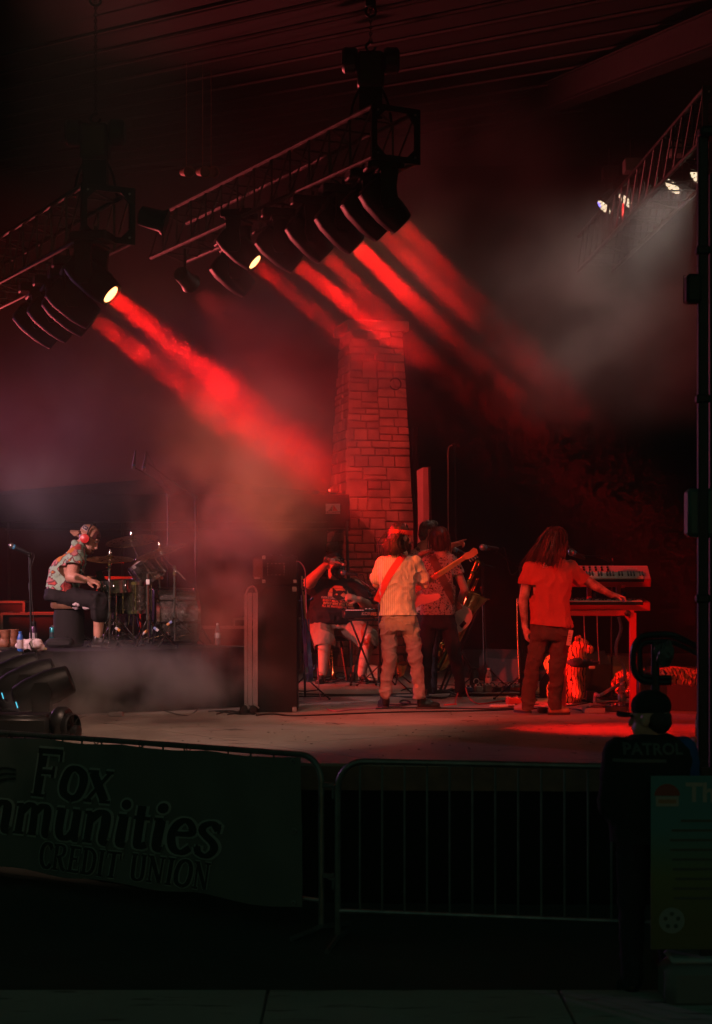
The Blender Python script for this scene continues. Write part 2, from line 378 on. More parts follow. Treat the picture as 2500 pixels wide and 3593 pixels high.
def stones_on(face):
    out = []; split(-0.5*WB, 0, 0.5*WB, PH, out, 0, 2.3 if face == 0 else 5.0)
    for (u0, v0, u1, v1) in out:
        gap = 0.0055; dz = rs.uniform(0.0, 0.03)
        def P(u, v, o):
            hw = (WB+(WT-WB)*v/PH)/2; x = u/(WB/2)*(hw-(0.0 if abs(u) > WB/2-.01 else 0)); y = -hw-o+0.012
            q = V(x, y, v)
            return q if face == 0 else V(y, -x, v)
        jit = lambda: rs.uniform(-0.006, 0.006)
        a0, a1, b0, b1 = u0+gap, u1-gap, v0+gap, v1-gap
        if a1-a0 < .03 or b1-b0 < .03: continue
        co = [(a0+jit(), b0+jit()), (a1+jit(), b0+jit()), (a1+jit(), b1+jit()), (a0+jit(), b1+jit())]
        cx, cz = (a0+a1)/2, (b0+b1)/2
        g = G(); back = [P(u, v, -0.05) for u, v in co]; mid = [P(u, v, dz-0.006) for u, v in co]
        ins = lambda u, v: (u+(0.012 if u < cx else -0.012), v+(0.012 if v < cz else -0.012))
        fr = [P(*ins(u, v), dz+0.008+jit()*.6) for u, v in co]; mc = P(cx, cz, dz+0.012)
        vs = back+mid+fr+[mc]; fs = [(3, 2, 1, 0)]
        for r in (0, 4):
            for i in range(4): j = (i+1) % 4; fs.append((r+i, r+j, r+4+j, r+4+i))
        for i in range(4): fs.append((8+i, 8+(i+1) % 4, 12))
        g.add(vs, fs); g.build('stone', SM[rs.choice((0, 0, 1, 1, 2, 3, 4))], pil, world=False, smooth=False)
stones_on(0); stones_on(1)
g = G(); g.rbox((0, 0, PH+0.075), (WT+0.16, WT+0.16, 0.15), 0.012); g.build('cap_stone', mat('cap_stone', (0.42, 0.36, 0.31), 0.8, var=0.2, vscale=4, bump=0.3, bscale=12), pil, world=False)
g = G(); c = px(1388, 1347, 25.55); g.torus(c, (0.2, -1, 0), 0.085, 0.010, 22, 6, 20, 335)
tag(g.build('cable_loop', RUBBER), 'coil of black cable hung on the stone pillar', 'cable')
# ------------------------------------------------------------------ trusses, hoists, moving heads
TD = V(-0.476, 0.879, 0.0)
def truss(label, end, direction, length, size=0.52, group='lighting trusses', cm=ALU):
    """end: centre of the near end face"""
    t = thing('lighting_truss', label, 'truss', end, 0, group)
    a = direction.normalized(); s = a.cross(V(0, 0, 1)).normalized(); u = V(0, 0, 1); h = size/2-0.025
    C = lambda i, j, k: Vector(end)+a*k+s*h*i+u*h*j
    for i in (-1, 1):
        for j in (-1, 1):
            g = G(); g.cyl(C(i, j, 0.03), C(i, j, length), 0.024, n=8); g.build('chord', cm, t)
    nb = int(length/0.42); st = length/nb
    for k in range(nb):
        for i in (-1, 1):                            # side lacing
            g = G(); g.cyl(C(i, -1, k*st+.05), C(i, 1, k*st+.05), 0.011, n=6); g.build('strut', cm, t)
            g = G(); g.cyl(C(i, 1, k*st+.05), C(i, -1, (k+1)*st+.05), 0.011, n=6); g.build('brace', cm, t)
        for j in (-1, 1):
            g = G(); g.cyl(C(-1, j, k*st+.05), C(1, j, k*st+.05), 0.011, n=6); g.build('strut', cm, t)
            if k % 2 == 0: g = G(); g.cyl(C(-1, j, k*st+.05), C(1, j, (k+1)*st+.05), 0.011, n=6); g.build('brace', cm, t)
    # end plate: square frame with an octagonal opening
    S = size/2; o = 0.205; q = 0.10
    outer = [(-S, -S), (0, -S), (S, -S), (S, 0), (S, S), (0, S), (-S, S), (-S, 0)]
    inn = [(-q-.02, -o), (q+.02, -o), (o, -q-.02), (o, q+.02), (q+.02, o), (-q-.02, o), (-o, q+.02), (-o, -q-.02)]
    vs = []
    for off in (0, 0.03):
        vs += [Vector(end)+a*off+s*x+u*z for x, z in outer]+[Vector(end)+a*off+s*x+u*z for x, z in inn]
    order_o = [0, 2, 4, 6]; fs = []
    def face(ids): fs.append(tuple(ids)); fs.append(tuple(i+16 for i in reversed(ids)))
    face([0, 1, 2, 10, 9, 8, 15]); face([2, 3, 4, 12, 11, 10]); face([4, 5, 6, 14, 13, 12]); face([6, 7, 0, 15, 14])
    for i in range(8): fs.append((i, i+16, (i+1) % 8+16, (i+1) % 8)); fs.append((8+i, 8+(i+1) % 8, 24+(i+1) % 8, 24+i))
    g = G(); g.add(vs, fs); ep = g.build('end_plate', DARKM, t, smooth=False)
    for x, z in ((-.2, -.2), (.2, -.2), (-.2, .2), (.2, .2)):
        g = G(); p = Vector(end)+s*x+u*z; g.cyl(p-a*.012, p+a*.004, 0.011, n=6); g.build('bolt', STEEL, ep)
    return t
LT_END, RT_END = px(382, 750, 15.6), px(1392, 470, 16.0)
truss('near lighting truss carrying five black moving heads over the drums', LT_END, TD, 7.0)
truss('higher lighting truss ending above the stone pillar with six moving heads', RT_END, TD, 5.6)
def hoist(label, truss_pt, top_z, sc=1.0):
    t = thing('chain_hoist', label, 'hoist', truss_pt, 0, 'chain hoists over the trusses'); p = Vector(truss_pt)
    g = G(); g.rbox(p+V(0, 0, .47), (0.26, 0.24, 0.34), 0.03); b = g.build('motor_body', BLACK, t)
    for sx in (-1, 1):
        g = G(); g.lathe([(0.02, 0), (0.105, 0.005), (0.125, 0.03), (0.125, 0.13), (0.10, 0.155), (0.02, 0.16)], p+V(sx*0.12, 0, .57), (sx, 0, 0), 16); g.build('motor_drum', BLACK, t)
    g = G(); g.box(p+V(0, 0, .18), (0.22, 0.16, 0.30)); g.build('chain_bag', mat('black_canvas', (0.015, 0.015, 0.015), 0.9), t)
    for sx in (-1, 1):
        g = G(); g.tube([p+V(sx*.07, 0, .36), p+V(sx*.16, 0, .18), p+V(sx*.2, 0, -.02)], 0.014, 6); g.build('sling', BLACK, t)
    g = G(); g.torus(p+V(0, 0, .70), (0, 1, 0), 0.045, 0.013, 14, 6, 0, 300); g.build('hook', DARKM, t)
    zz = p.z+.74; n = 0
    g = G()
    while zz < top_z:
        g.torus((p.x, p.y, zz), (0, 1, 0) if n % 2 else (1, 0, 0), 0.014, 0.005, 8, 4); zz += 0.030; n += 1
    g.build('chain', DARKM, t)
    g = G(); g.rbox((p.x, p.y, top_z+.04), (.10, .10, .14), .02); g.torus((p.x, p.y, top_z-.06), (0, 1, 0), .05, .014, 14, 6); g.build('upper_hook', DARKM, t)
hoist('chain hoist above the near truss over the drums', LT_END+TD*0.35+V(-.0, 0, .25), roof_z(15.6)-.2)
hoist('chain hoist above the higher truss by the stone pillar', RT_END+TD*0.5+V(0, 0, .25), roof_z(16.3)-.2)
HEAD_M = mat('moving_head_shell', (0.012, 0.012, 0.013), 0.5, var=0.25, vscale=7, spec=0.25)
TRIM_M = mat('moving_head_trim', (0.03, 0.027, 0.032), 0.75)
LENS_ON = mat('lit_lens', (0.9, 0.6, 0.4), 0.2, emit=(1.0, 0.40, 0.14), estr=5.0)
LENS_OFF = mat('dark_lens', (0.02, 0.02, 0.025), 0.08, coat=1.0)
def head_shell(c, ax, side, L=0.48, w=0.15, hh=0.138):
    """lofted octagonal barrel along ax"""
    ax = ax.normalized(); side = side.normalized(); up = side.cross(ax).normalized(); g = G(); rings = []
    for t, k, kz in ((-0.52, .55, .5), (-0.47, .85, .8), (-0.25, 1.0, 1.0), (0.15, 1.0, 1.05), (0.36, .92, .97), (0.5, .80, .86)):
        r = []
        for i in range(16):
            an = 2*math.pi*(i+.5)/16; x = math.cos(an); z = math.sin(an)
            m_ = max(abs(x), abs(z))**0.45; r.append(c+ax*L*t+side*w*k*x/m_+up*hh*kz*z/m_)
        rings.append(r)
    return g.loft(rings)
def moving_head(label, c, ax, top_z, lit, group, upright=False, name='moving_head', lens=True):
    """c: centre of the head; ax: where it points; the base is above (hung) or below (standing)"""
    c = Vector(c); ax = ax.normalized(); sgn = -1 if upright else 1
    side = V(0, 1, 0)-ax*ax.y if True else None; side = ax.cross(V(0, 0, 1)).normalized()
    basez = c.z+sgn*0.33
    t = thing(name, label, 'stage light', (c.x, c.y, min(c.z, basez)), 0, group)
    b = head_shell(c, ax, side).build('head', HEAD_M, t)
    up = side.cross(ax).normalized()
    g = G(); e = c+ax*0.243
    g.lathe([(0.118, -0.03), (0.122, 0.0), (0.105, 0.012), (0.098, -0.004)], e, ax, 20); g.build('bezel', HEAD_M, b)
    g = G(); g.lathe([(0.0001, 0.003), (0.05, 0.006), (0.092, 0.0), (0.092, -0.01)], e-ax*.004, ax, 20); g.build('lens', LENS_ON if lit else LENS_OFF, b)
    for s_ in (-1, 1):                               # side trims along the barrel
        g = G(); g.rbox(c+side*s_*0.0-up*0.138*sgn*-1-ax*0.03, (0.30, 0.11, 0.012), 0.004, rot=Matrix((ax, side, up)).transposed())
    g.build('trim', TRIM_M, b)
    for s_ in (-1, 1):
        q = c+side*s_*0.185; top = V(q.x, q.y, basez-sgn*0.05)
        g = G(); rings = []
        pts = [q-V(0, 0, sgn*0.07), q, q.lerp(top, .5), top]
        for p_, wd in zip(pts, (0.05, 0.085, 0.07, 0.085)):
            hx = ax.copy(); hx.z = 0; hx = hx.normalized() if hx.length > .1 else V(1, 0, 0)
            rings.append([p_+hx*wd+side*.02, p_-hx*wd+side*.02, p_-hx*wd-side*.02, p_+hx*wd-side*.02])
        g.loft(rings); g.build('yoke_arm', HEAD_M, t)
    g = G(); g.rbox(V(c.x, c.y, basez-sgn*.03), (0.20, 0.38, 0.05), .015, rot=Matrix.Rotation(math.atan2(side.y, side.x)-math.pi/2, 3, 'Z')); g.build('yoke_base', HEAD_M, t)
    g = G(); g.rbox(V(c.x, c.y, basez+sgn*.04), (0.36, 0.24, 0.09), .015, rot=Matrix.Rotation(math.atan2(side.y, side.x)-math.pi/2, 3, 'Z')); bs = g.build('base', HEAD_M, t)
    if not upright:
        for s_ in (-.11, .11):
            g = G(); p = V(c.x+s_*TD.x, c.y+s_*TD.y, basez+.08); g.box((p+V(0, 0, max((top_z-p.z)/2, .02))), (0.03, 0.05, max(top_z-p.z, .04))); g.build('clamp', DARKM, t)
    return t
BDIR = [BEAM_DIR]*len(BEAM_SRC)
for i, (x, y, d, w, t_) in enumerate(BEAM_SRC):
    q = (BEAM_DIR+Vector((t_[0], t_[2] if len(t_) > 2 else 0, t_[1]))).normalized(); p = px(x, y, d)
    tz = (LT_END.z if i < 2 else RT_END.z)-0.24
    nth = ('first', 'second')[i] if i < 2 else ('sixth', 'fifth', 'fourth', 'third', 'second', 'first')[i-2]
    moving_head(('moving head %s from the end plate of the near truss, throwing a red beam' if i < 2 else 'moving head %s from the end plate of the higher truss, throwing a red beam') % nth,
                p-q*0.252, q, tz, True, 'moving heads on the near truss' if i < 2 else 'moving heads on the higher truss')
AWAY = V(0.76, 0.25, -0.60)
for k in range(3):                                   # unlit heads further along the near truss
    p = LT_END+TD*(1.22+0.47*k); moving_head('unlit moving head %s from the end plate of the near truss' % ('third', 'fourth', 'fifth')[k], V(p.x+.02, p.y, p.z-0.72), AWAY, LT_END.z-.24, False, 'unlit moving heads on the near truss')
for k in range(1):
    p = RT_END+TD*(3.75+0.55*k); moving_head('unlit moving head %s from the end plate of the higher truss' % ('seventh', 'eighth', 'ninth')[k], V(p.x, p.y, p.z-0.72), AWAY, RT_END.z-.24, False, 'unlit moving heads on the higher truss')
p = LT_END+V(0.36, 0.2, 0.0)
g = G(); g.lathe([(0.05, -.12), (0.09, -.10), (0.10, 0.10), (0.13, 0.14), (0.12, 0.15)], p, (0.9, 0, -0.25), 14); o = tag(g.build('par_can', BLACK), 'black par can hung outside the end of the near truss', 'stage light')
# far truss on the other side with white lamps
RT3 = px(2560, 395, 16.5); D3 = (px(2140, 530, 22.5)-RT3).normalized(); D3 = V(D3.x, D3.y, 0).normalized()
truss('dark lighting truss carrying white lamps beyond the black mast', RT3, D3, 7.0, cm=DARKM)
WLENS = mat('white_led_cells', (0.8, 0.75, 0.65), 0.3, emit=(1.0, 0.80, 0.52), estr=1.3)
BLENS = mat('blue_led_cell', (0.2, 0.2, 0.8), 0.3, emit=(0.25, 0.2, 1.0), estr=3.0)
PANEL_M = mat('grey_yoke_panel', (0.32, 0.28, 0.28), 0.5)
for i, (x, y, d) in enumerate(WHITE_SRC):
    p = px(x, y, d); ax = WHITE_DIR
    t = thing('led_wash_light', ('wash light with two blue cells among its white ones on the far truss', 'wash light beside the one with blue cells on the far truss', 'wash light between its neighbour and the mast on the far truss', 'wash light half hidden behind the black mast')[i], 'stage light', p, 0, 'white wash lights on the far truss')
    side = ax.cross(V(0, 0, 1)).normalized(); up = side.cross(ax)
    g = G(); g.lathe([(0.03, -.26), (0.09, -.25), (0.12, -.14), (0.13, -.03), (0.125, 0.0), (0.10, -.005)], p, ax, 18); h = g.build('head', HEAD_M, t)
    cells = [(0, 0)]+[(0.045*math.cos(a), 0.045*math.sin(a)) for a in [k*math.pi/3 for k in range(6)]]+[(0.088*math.cos(a), 0.088*math.sin(a)) for a in [k*math.pi/6 for k in range(12)]]
    for k, (u_, v_) in enumerate(cells):
        g = G(); g.lathe([(0.0001, .008), (0.012, .006), (0.0195, 0), (0.0195, -.006)], p+side*u_+up*v_+ax*.0, ax, 8); g.build('led_cell', BLENS if (i == 0 and k in (8, 9)) else WLENS, h)
    for s_ in (-1, 1):
        g = G(); q = p-ax*.12+side*s_*.15; g.box(q+V(0, 0, .12), (.05, .03, .36)); g.build('yoke_arm', HEAD_M, t)
    g = G(); g.rbox(p-ax*.12+V(0, 0, .34), (.20, .22, .16), .01); g.build('base', PANEL_M if i else HEAD_M, t)
    g = G(); g.box(p-ax*.12+V(0, 0, .34+.08+.12), (.04, .05, .26)); g.build('clamp', DARKM, t)
for x, y, d in ((712, 603, 20.5), (742, 603, 20.8), (655, 603, 20.3)):
    p = px(x, y, d); g = G(); g.lathe([(0.02, -.1), (0.05, -.09), (0.06, 0.06), (0.075, 0.08), (0.06, 0.075), (.05, .03)], p, (0.5, -0.8, -0.2), 12)
    g.cyl(p, V(p.x, p.y, roof_z(p.y)), .006, n=5)
    tag(g.build('pendant_lamp', mat('lamp_shell', (0.35, 0.2, 0.16), 0.5)), 'small pale lamp hanging from the roof between the two trusses', 'lamp', 'lamps hanging from the roof')
for p, tgt, lb in ((PILLAR_FILL, V(0.15, 25.7, 2.6), 'added par can on the far truss to brighten the stone pillar'), (PILLAR_FILL2, V(0.1, 25.7, 4.2), 'added par can deep on the higher truss to brighten the stone pillar')):  # housings made up to carry the added pillar lamps
    ax = (tgt-p).normalized(); t = thing('par_can', lb, 'stage light', p)
    g = G(); g.lathe([(0.03, -.24), (0.09, -.22), (0.10, -.02), (0.125, 0.05), (0.12, 0.06), (0.095, -.015)], p+ax*.1, ax, 16); g.build('can', BLACK, t)
    g = G(); g.lathe([(.001, .0), (.085, -.004), (.085, -.012)], p+ax*.09, ax, 16); g.build('lens', mat('added_lamp_lens', (.3, .02, .02), .2, emit=(1, .05, .03), estr=3), t)
    g = G(); g.box(p+V(0, 0, .2), (.03, .04, .3)); g.build('clamp', DARKM, t)
# ------------------------------------------------------------------ people
from mathutils.bvhtree import BVHTree
def blob(g, name, mt, parent, voxel=0.010, smooth=5, folds=None, cuts=(), shrink=None):
    """one continuous surface: union of the shapes in g by voxel remesh, smoothed, optional cloth folds and straight cuts"""
    me = bpy.data.meshes.new(name); me.from_pydata([tuple(v) for v in g.v], [], g.f); me.update()
    bm = bmesh.new(); bm.from_mesh(me); bmesh.ops.recalc_face_normals(bm, faces=bm.faces); bm.to_mesh(me); bm.free()
    tmp = bpy.data.objects.new('tmp_blob', me); COL.objects.link(tmp)
    md = tmp.modifiers.new('r', 'REMESH'); md.mode = 'VOXEL'; md.voxel_size = voxel; md.adaptivity = 0.0
    if smooth:
        ms = tmp.modifiers.new('s', 'SMOOTH'); ms.factor = 0.5; ms.iterations = smooth
    dg = bpy.context.evaluated_depsgraph_get(); out = bpy.data.meshes.new_from_object(tmp.evaluated_get(dg))
    bpy.data.objects.remove(tmp); bpy.data.meshes.remove(me)
    bm = bmesh.new(); bm.from_mesh(out)
    for ct in cuts:
        p, n = ct[0], ct[1]
        if len(ct) > 2:                              # local cut: only near p
            fs_ = [f for f in bm.faces if (f.calc_center_median()-Vector(p)).length < ct[2]]
            geom = fs_+list({e for f in fs_ for e in f.edges})+list({v for f in fs_ for v in f.verts})
        else: geom = list(bm.verts)+list(bm.edges)+list(bm.faces)
        bmesh.ops.bisect_plane(bm, geom=geom, plane_co=Vector(p), plane_no=Vector(n), clear_outer=True)
    if folds:
        amp, fx, fz, sd = folds; bm.normal_update()
        for v in bm.verts:
            c = v.co
            q = Vector((c.x+.05*mnoise.noise(c*9+Vector((sd, 0, 0))), c.y, c.z+.07*mnoise.noise(c*5+Vector((0, sd, 0)))))
            n1 = mnoise.noise(Vector((q.x*fx+sd, q.y*fx, q.z*fz))); n2 = mnoise.noise(Vector((q.x*fx*2.6, q.y*fx*2.6+sd, q.z*fz*2.4+q.x*6)))
            w = max(0, 1-2.6*abs(n1))**1.6*0.75+max(0, 1-2.6*abs(n2))**1.6*0.35-0.4   # thin raised creases
            v.co = c+v.normal*amp*w
    bm.normal_update()
    o_ = G(); o_.v = [v.co.copy() for v in bm.verts]; bm.verts.index_update(); o_.f = [tuple(v.index for v in f.verts) for f in bm.faces]; bm.free()
    bpy.data.meshes.remove(out)
    BV = BVHTree.FromPolygons([tuple(v) for v in o_.v], o_.f)
    ob = o_.build(name, mt, parent); 
    return ob, BV
def lay(g, bvh, dirn=(0, 1, 0), off=0.004, back=1.5):
    """drop the vertices of g onto the surface along dirn"""
    d = Vector(dirn).normalized(); out = []
    for v in g.v:
        h = bvh.ray_cast(v-d*back, d); out.append((h[0]-d*off) if h[0] is not None else v)
    g.v = out; return g
def strap_on(pts, width, bvh, off=0.006, n=26, dirn=(0, 1, 0), thick=0.004):
    pts = [Vector(p) for p in pts]; P = smooth_path(pts, max(2, n//(len(pts)-1))); g = G(); vs = []
    for i, p in enumerate(P):
        t = (P[min(i+1, len(P)-1)]-P[max(i-1, 0)]).normalized(); s = t.cross(Vector(dirn)).normalized()
        for k in (-1, -.33, .33, 1): vs.append(p+s*width/2*k)
    fs = []
    for i in range(len(P)-1):
        for k in range(3): fs.append((i*4+k, i*4+k+1, i*4+5+k, i*4+4+k))
    g.add(vs, fs); lay(g, bvh, dirn, off)
    nv = len(g.v); d = Vector(dirn).normalized()*thick; vs = [v+d for v in g.v]; g.v += vs
    g.f += [tuple(i+nv for i in reversed(f)) for f in g.f]
    return g
def frame(fwd, up=(0, 0, 1)):
    f = Vector(fwd).normalized(); r = f.cross(Vector(up)).normalized(); u = r.cross(f); return r, f, u
def head_shapes(g, c, fwd, up, k=1.0, neck=None, nr=0.056):
    r, f, u = frame(fwd, up); R = Matrix((r, f, u)).transposed(); P = lambda x, y, z: Vector(c)+(r*x+f*y+u*z)*k
    g.ell(P(0, -.005, .03), (.077*k, .097*k, .100*k), R); g.ell(P(0, .028, -.055), (.060*k, .068*k, .068*k), R)
    g.ell(P(0, .055, -.088), (.032*k, .034*k, .026*k), R)            # chin
    g.cap(P(0, .088, .022), P(0, .110, -.026), .010*k, .014*k, 8)   # nose
    g.ell(P(0, .080, .045), (.05*k, .018*k, .012*k), R)              # brow
    g.ell(P(0, .090, -.055), (.024*k, .012*k, .009*k), R)            # lips
    for s in (-1, 1): g.ell(P(s*.079, -.008, -.008), (.012*k, .024*k, .034*k), R)
    if neck is not None: g.cap(P(0, -.02, -.05), neck, nr, nr*1.08)
    return P, R
def face_bits(parent, P, R, k=1.0):
    for s in (-1, 1):
        g = G(); g.ell(P(s*.032, .082, .022), (.014*k, .009*k, .008*k), R, 8, 6); g.build('eye', mat('eye', (0.5, 0.48, 0.45), 0.15), parent)
    g = G(); g.ell(P(0, .100, -.055), (.022*k, .005*k, .003*k), R, 8, 6); g.build('mouth', mat('mouth', (0.25, 0.09, 0.08), 0.5), parent)
def hand(g, w, d, n, k=1.0, curl=0.5, thumb=1, spread=0.10, curls=None):
    """palm from wrist w along d, palm faces n; five fingers bent by curl radians per joint"""
    d = Vector(d).normalized(); n = Vector(n); n = (n-d*n.dot(d)).normalized(); s = d.cross(n).normalized(); w = Vector(w)
    R = Matrix((s, d, n)).transposed()
    g.cap(w-d*.02, w+d*.02, .027*k, .030*k); g.ell(w+d*.055*k, (.040*k, .052*k, .019*k), R)
    lens = (.070, .078, .073, .056)
    for i in range(4):
        o = (i-1.5)*.020*k*thumb*-1; c_ = curls[i] if curls else curl
        p = w+d*.092*k+s*o; dr = (d+s*(i-1.5)*spread*thumb*-1).normalized(); a = 0.3*c_
        g.cap(w+d*.05*k+s*o*.8, p, .011*k, .0105*k, 8)
        for seg, fr in enumerate((.45, .31, .24)):
            q = p+(dr*math.cos(a)+n*math.sin(a))*lens[i]*fr*k; g.cap(p, q, (.0100-.0007*seg)*k, (.0093-.0007*seg)*k, 8); p = q; a += c_
    b = w+d*.028*k+s*thumb*.026*k; td = (d*.75+s*thumb*.55+n*.45).normalized()
    q = b+td*.042*k; g.cap(b, q, .0145*k, .0118*k, 8)
    td2 = (d*.9+s*thumb*.1+n*.5).normalized(); g.cap(q, q+td2*.032*k, .0115*k, .0095*k, 8)
def sections(g, secs, n=20):
    """elliptic sections: (centre, right half-vector, forward half-vector)"""
    rings = []
    for c, a, b in secs:
        ring = []
        for i in range(n):
            t = 2*math.pi*i/n; x, y = math.cos(t), math.sin(t); m_ = (abs(x)**2.4+abs(y)**2.4)**(1/2.4)
            ring.append(Vector(c)+Vector(a)*x/m_+Vector(b)*y/m_)
        rings.append(ring)
    return g.loft(rings)
def shoe(parent, heel, toe, mt, sole, h=0.09, w=0.048, shaft=None, name='shoe'):
    """heel, toe: points on the floor"""
    heel, toe = Vector(heel), Vector(toe); d = (toe-heel); L = d.length; d.normalize(); s = d.cross(V(0, 0, 1))
    g = G(); z = V(0, 0, 1)
    g.cap(heel+d*.045+z*.05, heel+d*.05+z*h, .042, .040); g.cap(heel+d*.05+z*.045, heel+d*L*.55+z*.048, .040, w*.92)
    g.ell(heel+d*(L*.70)+z*.038, (L*.30, w, .038), Matrix((d, s, z)).transposed()); g.cap(heel+d*.06+z*.08, heel+d*L*.6+z*.06, .036, .03)
    if shaft: g.cap(heel+d*.05+z*h, heel+d*.055+z*shaft, .046, .054)
    cuts = [((0, 0, heel.z+.012), (0, 0, -1))]
    if shaft: cuts.append(((0, 0, heel.z+shaft-.005), (0, 0, 1)))
    b, _ = blob(g, name, mt, parent, 0.008, 4, cuts=cuts)
    g = G(); pts = []
    for i in range(24):
        t = 2*math.pi*i/24; x = math.cos(t); y = math.sin(t); ww = w*(1.0 if x > 0 else .86)
        pts.append(heel+d*(L/2+x*(L/2+.006))+s*y*(ww+.005)+z*.011)
    g.ngon(pts, 0.022, (0, 0, 1)); g.build('sole', sole, b)
    return b
# ---- cloth materials
def cloth(name, kind, c1, c2, c3=None, scale=20.0, rough=0.85):
    if name in MATS: return MATS[name]
    m = bpy.data.materials.new(name); m.use_nodes = True; nt = m.node_tree; b = nt.nodes['Principled BSDF']; L = nt.links; MATS[name] = m
    b.inputs['Roughness'].default_value = rough; b.inputs['Specular IOR Level'].default_value = 0.25
    tc = nt.nodes.new('ShaderNodeTexCoord'); src = tc.outputs['Object']
    def mix(f, a, b_):
        n = nt.nodes.new('ShaderNodeMix'); n.data_type = 'RGBA'
        (L.new(f, n.inputs[0]) if not isinstance(f, float) else None)
        for i, v in ((6, a), (7, b_)):
            if isinstance(v, tuple): n.inputs[i].default_value = (*v, 1)
            else: L.new(v, n.inputs[i])
        return n.outputs[2]
    def ramp(o, p0, p1):
        n = nt.nodes.new('ShaderNodeMapRange'); n.inputs[1].default_value = p0; n.inputs[2].default_value = p1; L.new(o, n.inputs[0]); return n.outputs[0]
    if kind == 'stripe':
        w = nt.nodes.new('ShaderNodeTexWave'); w.inputs['Scale'].default_value = scale; w.inputs['Distortion'].default_value = 0.8; w.inputs['Detail Scale'].default_value = .6; L.new(src, w.inputs[0])
        col = mix(ramp(w.outputs[1], .62, .8), c1, c2)
    elif kind == 'floral':
        v = nt.nodes.new('ShaderNodeTexVoronoi'); v.inputs['Scale'].default_value = scale; L.new(src, v.inputs['Vector'])
        col = mix(ramp(v.outputs[0], .30, .42), c2, c1)
        v2 = nt.nodes.new('ShaderNodeTexVoronoi'); v2.inputs['Scale'].default_value = scale*.33; L.new(src, v2.inputs['Vector'])
        col = mix(ramp(v2.outputs[0], .22, .15), col, c3)
        n = nt.nodes.new('ShaderNodeTexNoise'); n.inputs['Scale'].default_value = scale*2.2; L.new(src, n.inputs[0]); col = mix(ramp(n.outputs[0], .56, .66), col, c2)
    elif kind == 'shapes':                            # bold geometric print
        v = nt.nodes.new('ShaderNodeTexVoronoi'); v.inputs['Scale'].default_value = scale; v.distance = 'MANHATTAN'; v.inputs['Randomness'].default_value = 1; L.new(src, v.inputs['Vector'])
        sp = nt.nodes.new('ShaderNodeSeparateColor'); L.new(v.outputs['Color'], sp.inputs[0])
        cr = nt.nodes.new('ShaderNodeValToRGB'); cr.color_ramp.interpolation = 'CONSTANT'; L.new(sp.outputs[0], cr.inputs[0])
        els = cr.color_ramp.elements; els[0].color = (*c2, 1); els[1].position = .30; els[1].color = (*c3, 1)
        for p, c in ((.48, (0.55, 0.22, 0.06)), (.60, c1), (.84, (0.50, 0.20, 0.20))): e = els.new(p); e.color = (*c, 1)
        inside = ramp(v.outputs[0], .86, .83); edge = ramp(v.outputs[0], .70, .74)
        col = mix(inside, c1, mix(edge, cr.outputs[0], (0.16, 0.05, 0.06)))
    elif kind == 'tiger':
        w = nt.nodes.new('ShaderNodeTexWave'); w.inputs['Scale'].default_value = scale; w.inputs['Distortion'].default_value = 7.0; w.inputs['Detail'].default_value = 2; w.inputs['Detail Scale'].default_value = 1.2
        L.new(src, w.inputs[0]); col = mix(ramp(w.outputs[1], .17, .11), c1, c2)
    else:
        n = nt.nodes.new('ShaderNodeTexNoise'); n.inputs['Scale'].default_value = scale; n.inputs['Detail'].default_value = 6; L.new(src, n.inputs[0]); col = mix(ramp(n.outputs[0], .35, .7), c1, c2)
    L.new(col, b.inputs['Base Color'])
    n = nt.nodes.new('ShaderNodeTexNoise'); n.inputs['Scale'].default_value = 26; n.inputs['Detail'].default_value = 3; L.new(src, n.inputs[0])
    bp = nt.nodes.new('ShaderNodeBump'); bp.inputs['Strength'].default_value = 0.35; bp.inputs['Distance'].default_value = 0.012; L.new(n.outputs[0], bp.inputs['Height']); L.new(bp.outputs[0], b.inputs['Normal'])
    return m
STRIPE = cloth('striped_shirt', 'stripe', (0.60, 0.53, 0.43), (0.46, 0.39, 0.31), scale=16)
FLORAL = cloth('flower_print_shirt', 'floral', (0.40, 0.27, 0.24), (0.08, 0.04, 0.04), (0.03, 0.02, 0.02), scale=46)
FLORAL2 = cloth('leaf_print_shirt', 'floral', (0.45, 0.36, 0.32), (0.07, 0.05, 0.05), (0.05, 0.03, 0.03), scale=26)
SHAPES = cloth('geometric_print_shirt', 'shapes', (0.30, 0.46, 0.36), (0.50, 0.09, 0.08), (0.02, 0.12, 0.15), scale=9)
TEE_BLACK = cloth('black_tee', 'plain', (0.022, 0.022, 0.024), (0.014, 0.014, 0.015), scale=9)
TEE_RED = cloth('red_tee', 'plain', (0.42, 0.085, 0.06), (0.36, 0.07, 0.05), scale=5)
KHAKI = cloth('khaki_trousers', 'plain', (0.30, 0.25, 0.21), (0.23, 0.19, 0.16), scale=5)
BROWNP = cloth('brown_trousers', 'plain', (0.085, 0.06, 0.045), (0.06, 0.043, 0.032), scale=6)
JEANS = cloth('dark_jeans', 'plain', (0.026, 0.026, 0.034), (0.018, 0.018, 0.024), scale=7)
SHORTS = cloth('tan_shorts', 'plain', (0.34, 0.22, 0.16), (0.28, 0.18, 0.135), scale=6)
DARKPANTS = cloth('black_shorts', 'plain', (0.02, 0.018, 0.02), (0.014, 0.013, 0.014), scale=7)
REDBAND = cloth('red_band', 'plain', (0.62, 0.06, 0.05), (0.55, 0.05, 0.04), scale=6)
LEATHER = mat('black_leather', (0.018, 0.017, 0.016), 0.3, var=0.3, vscale=8, bump=0.2, bscale=30)
STRAPM = mat('brown_strap', (0.14, 0.045, 0.03), 0.55, var=0.2)
TAN = mat('tan_shoe', (0.40, 0.22, 0.11), 0.6, var=0.2)
SOLE = mat('dark_sole', (0.03, 0.026, 0.022), 0.8)
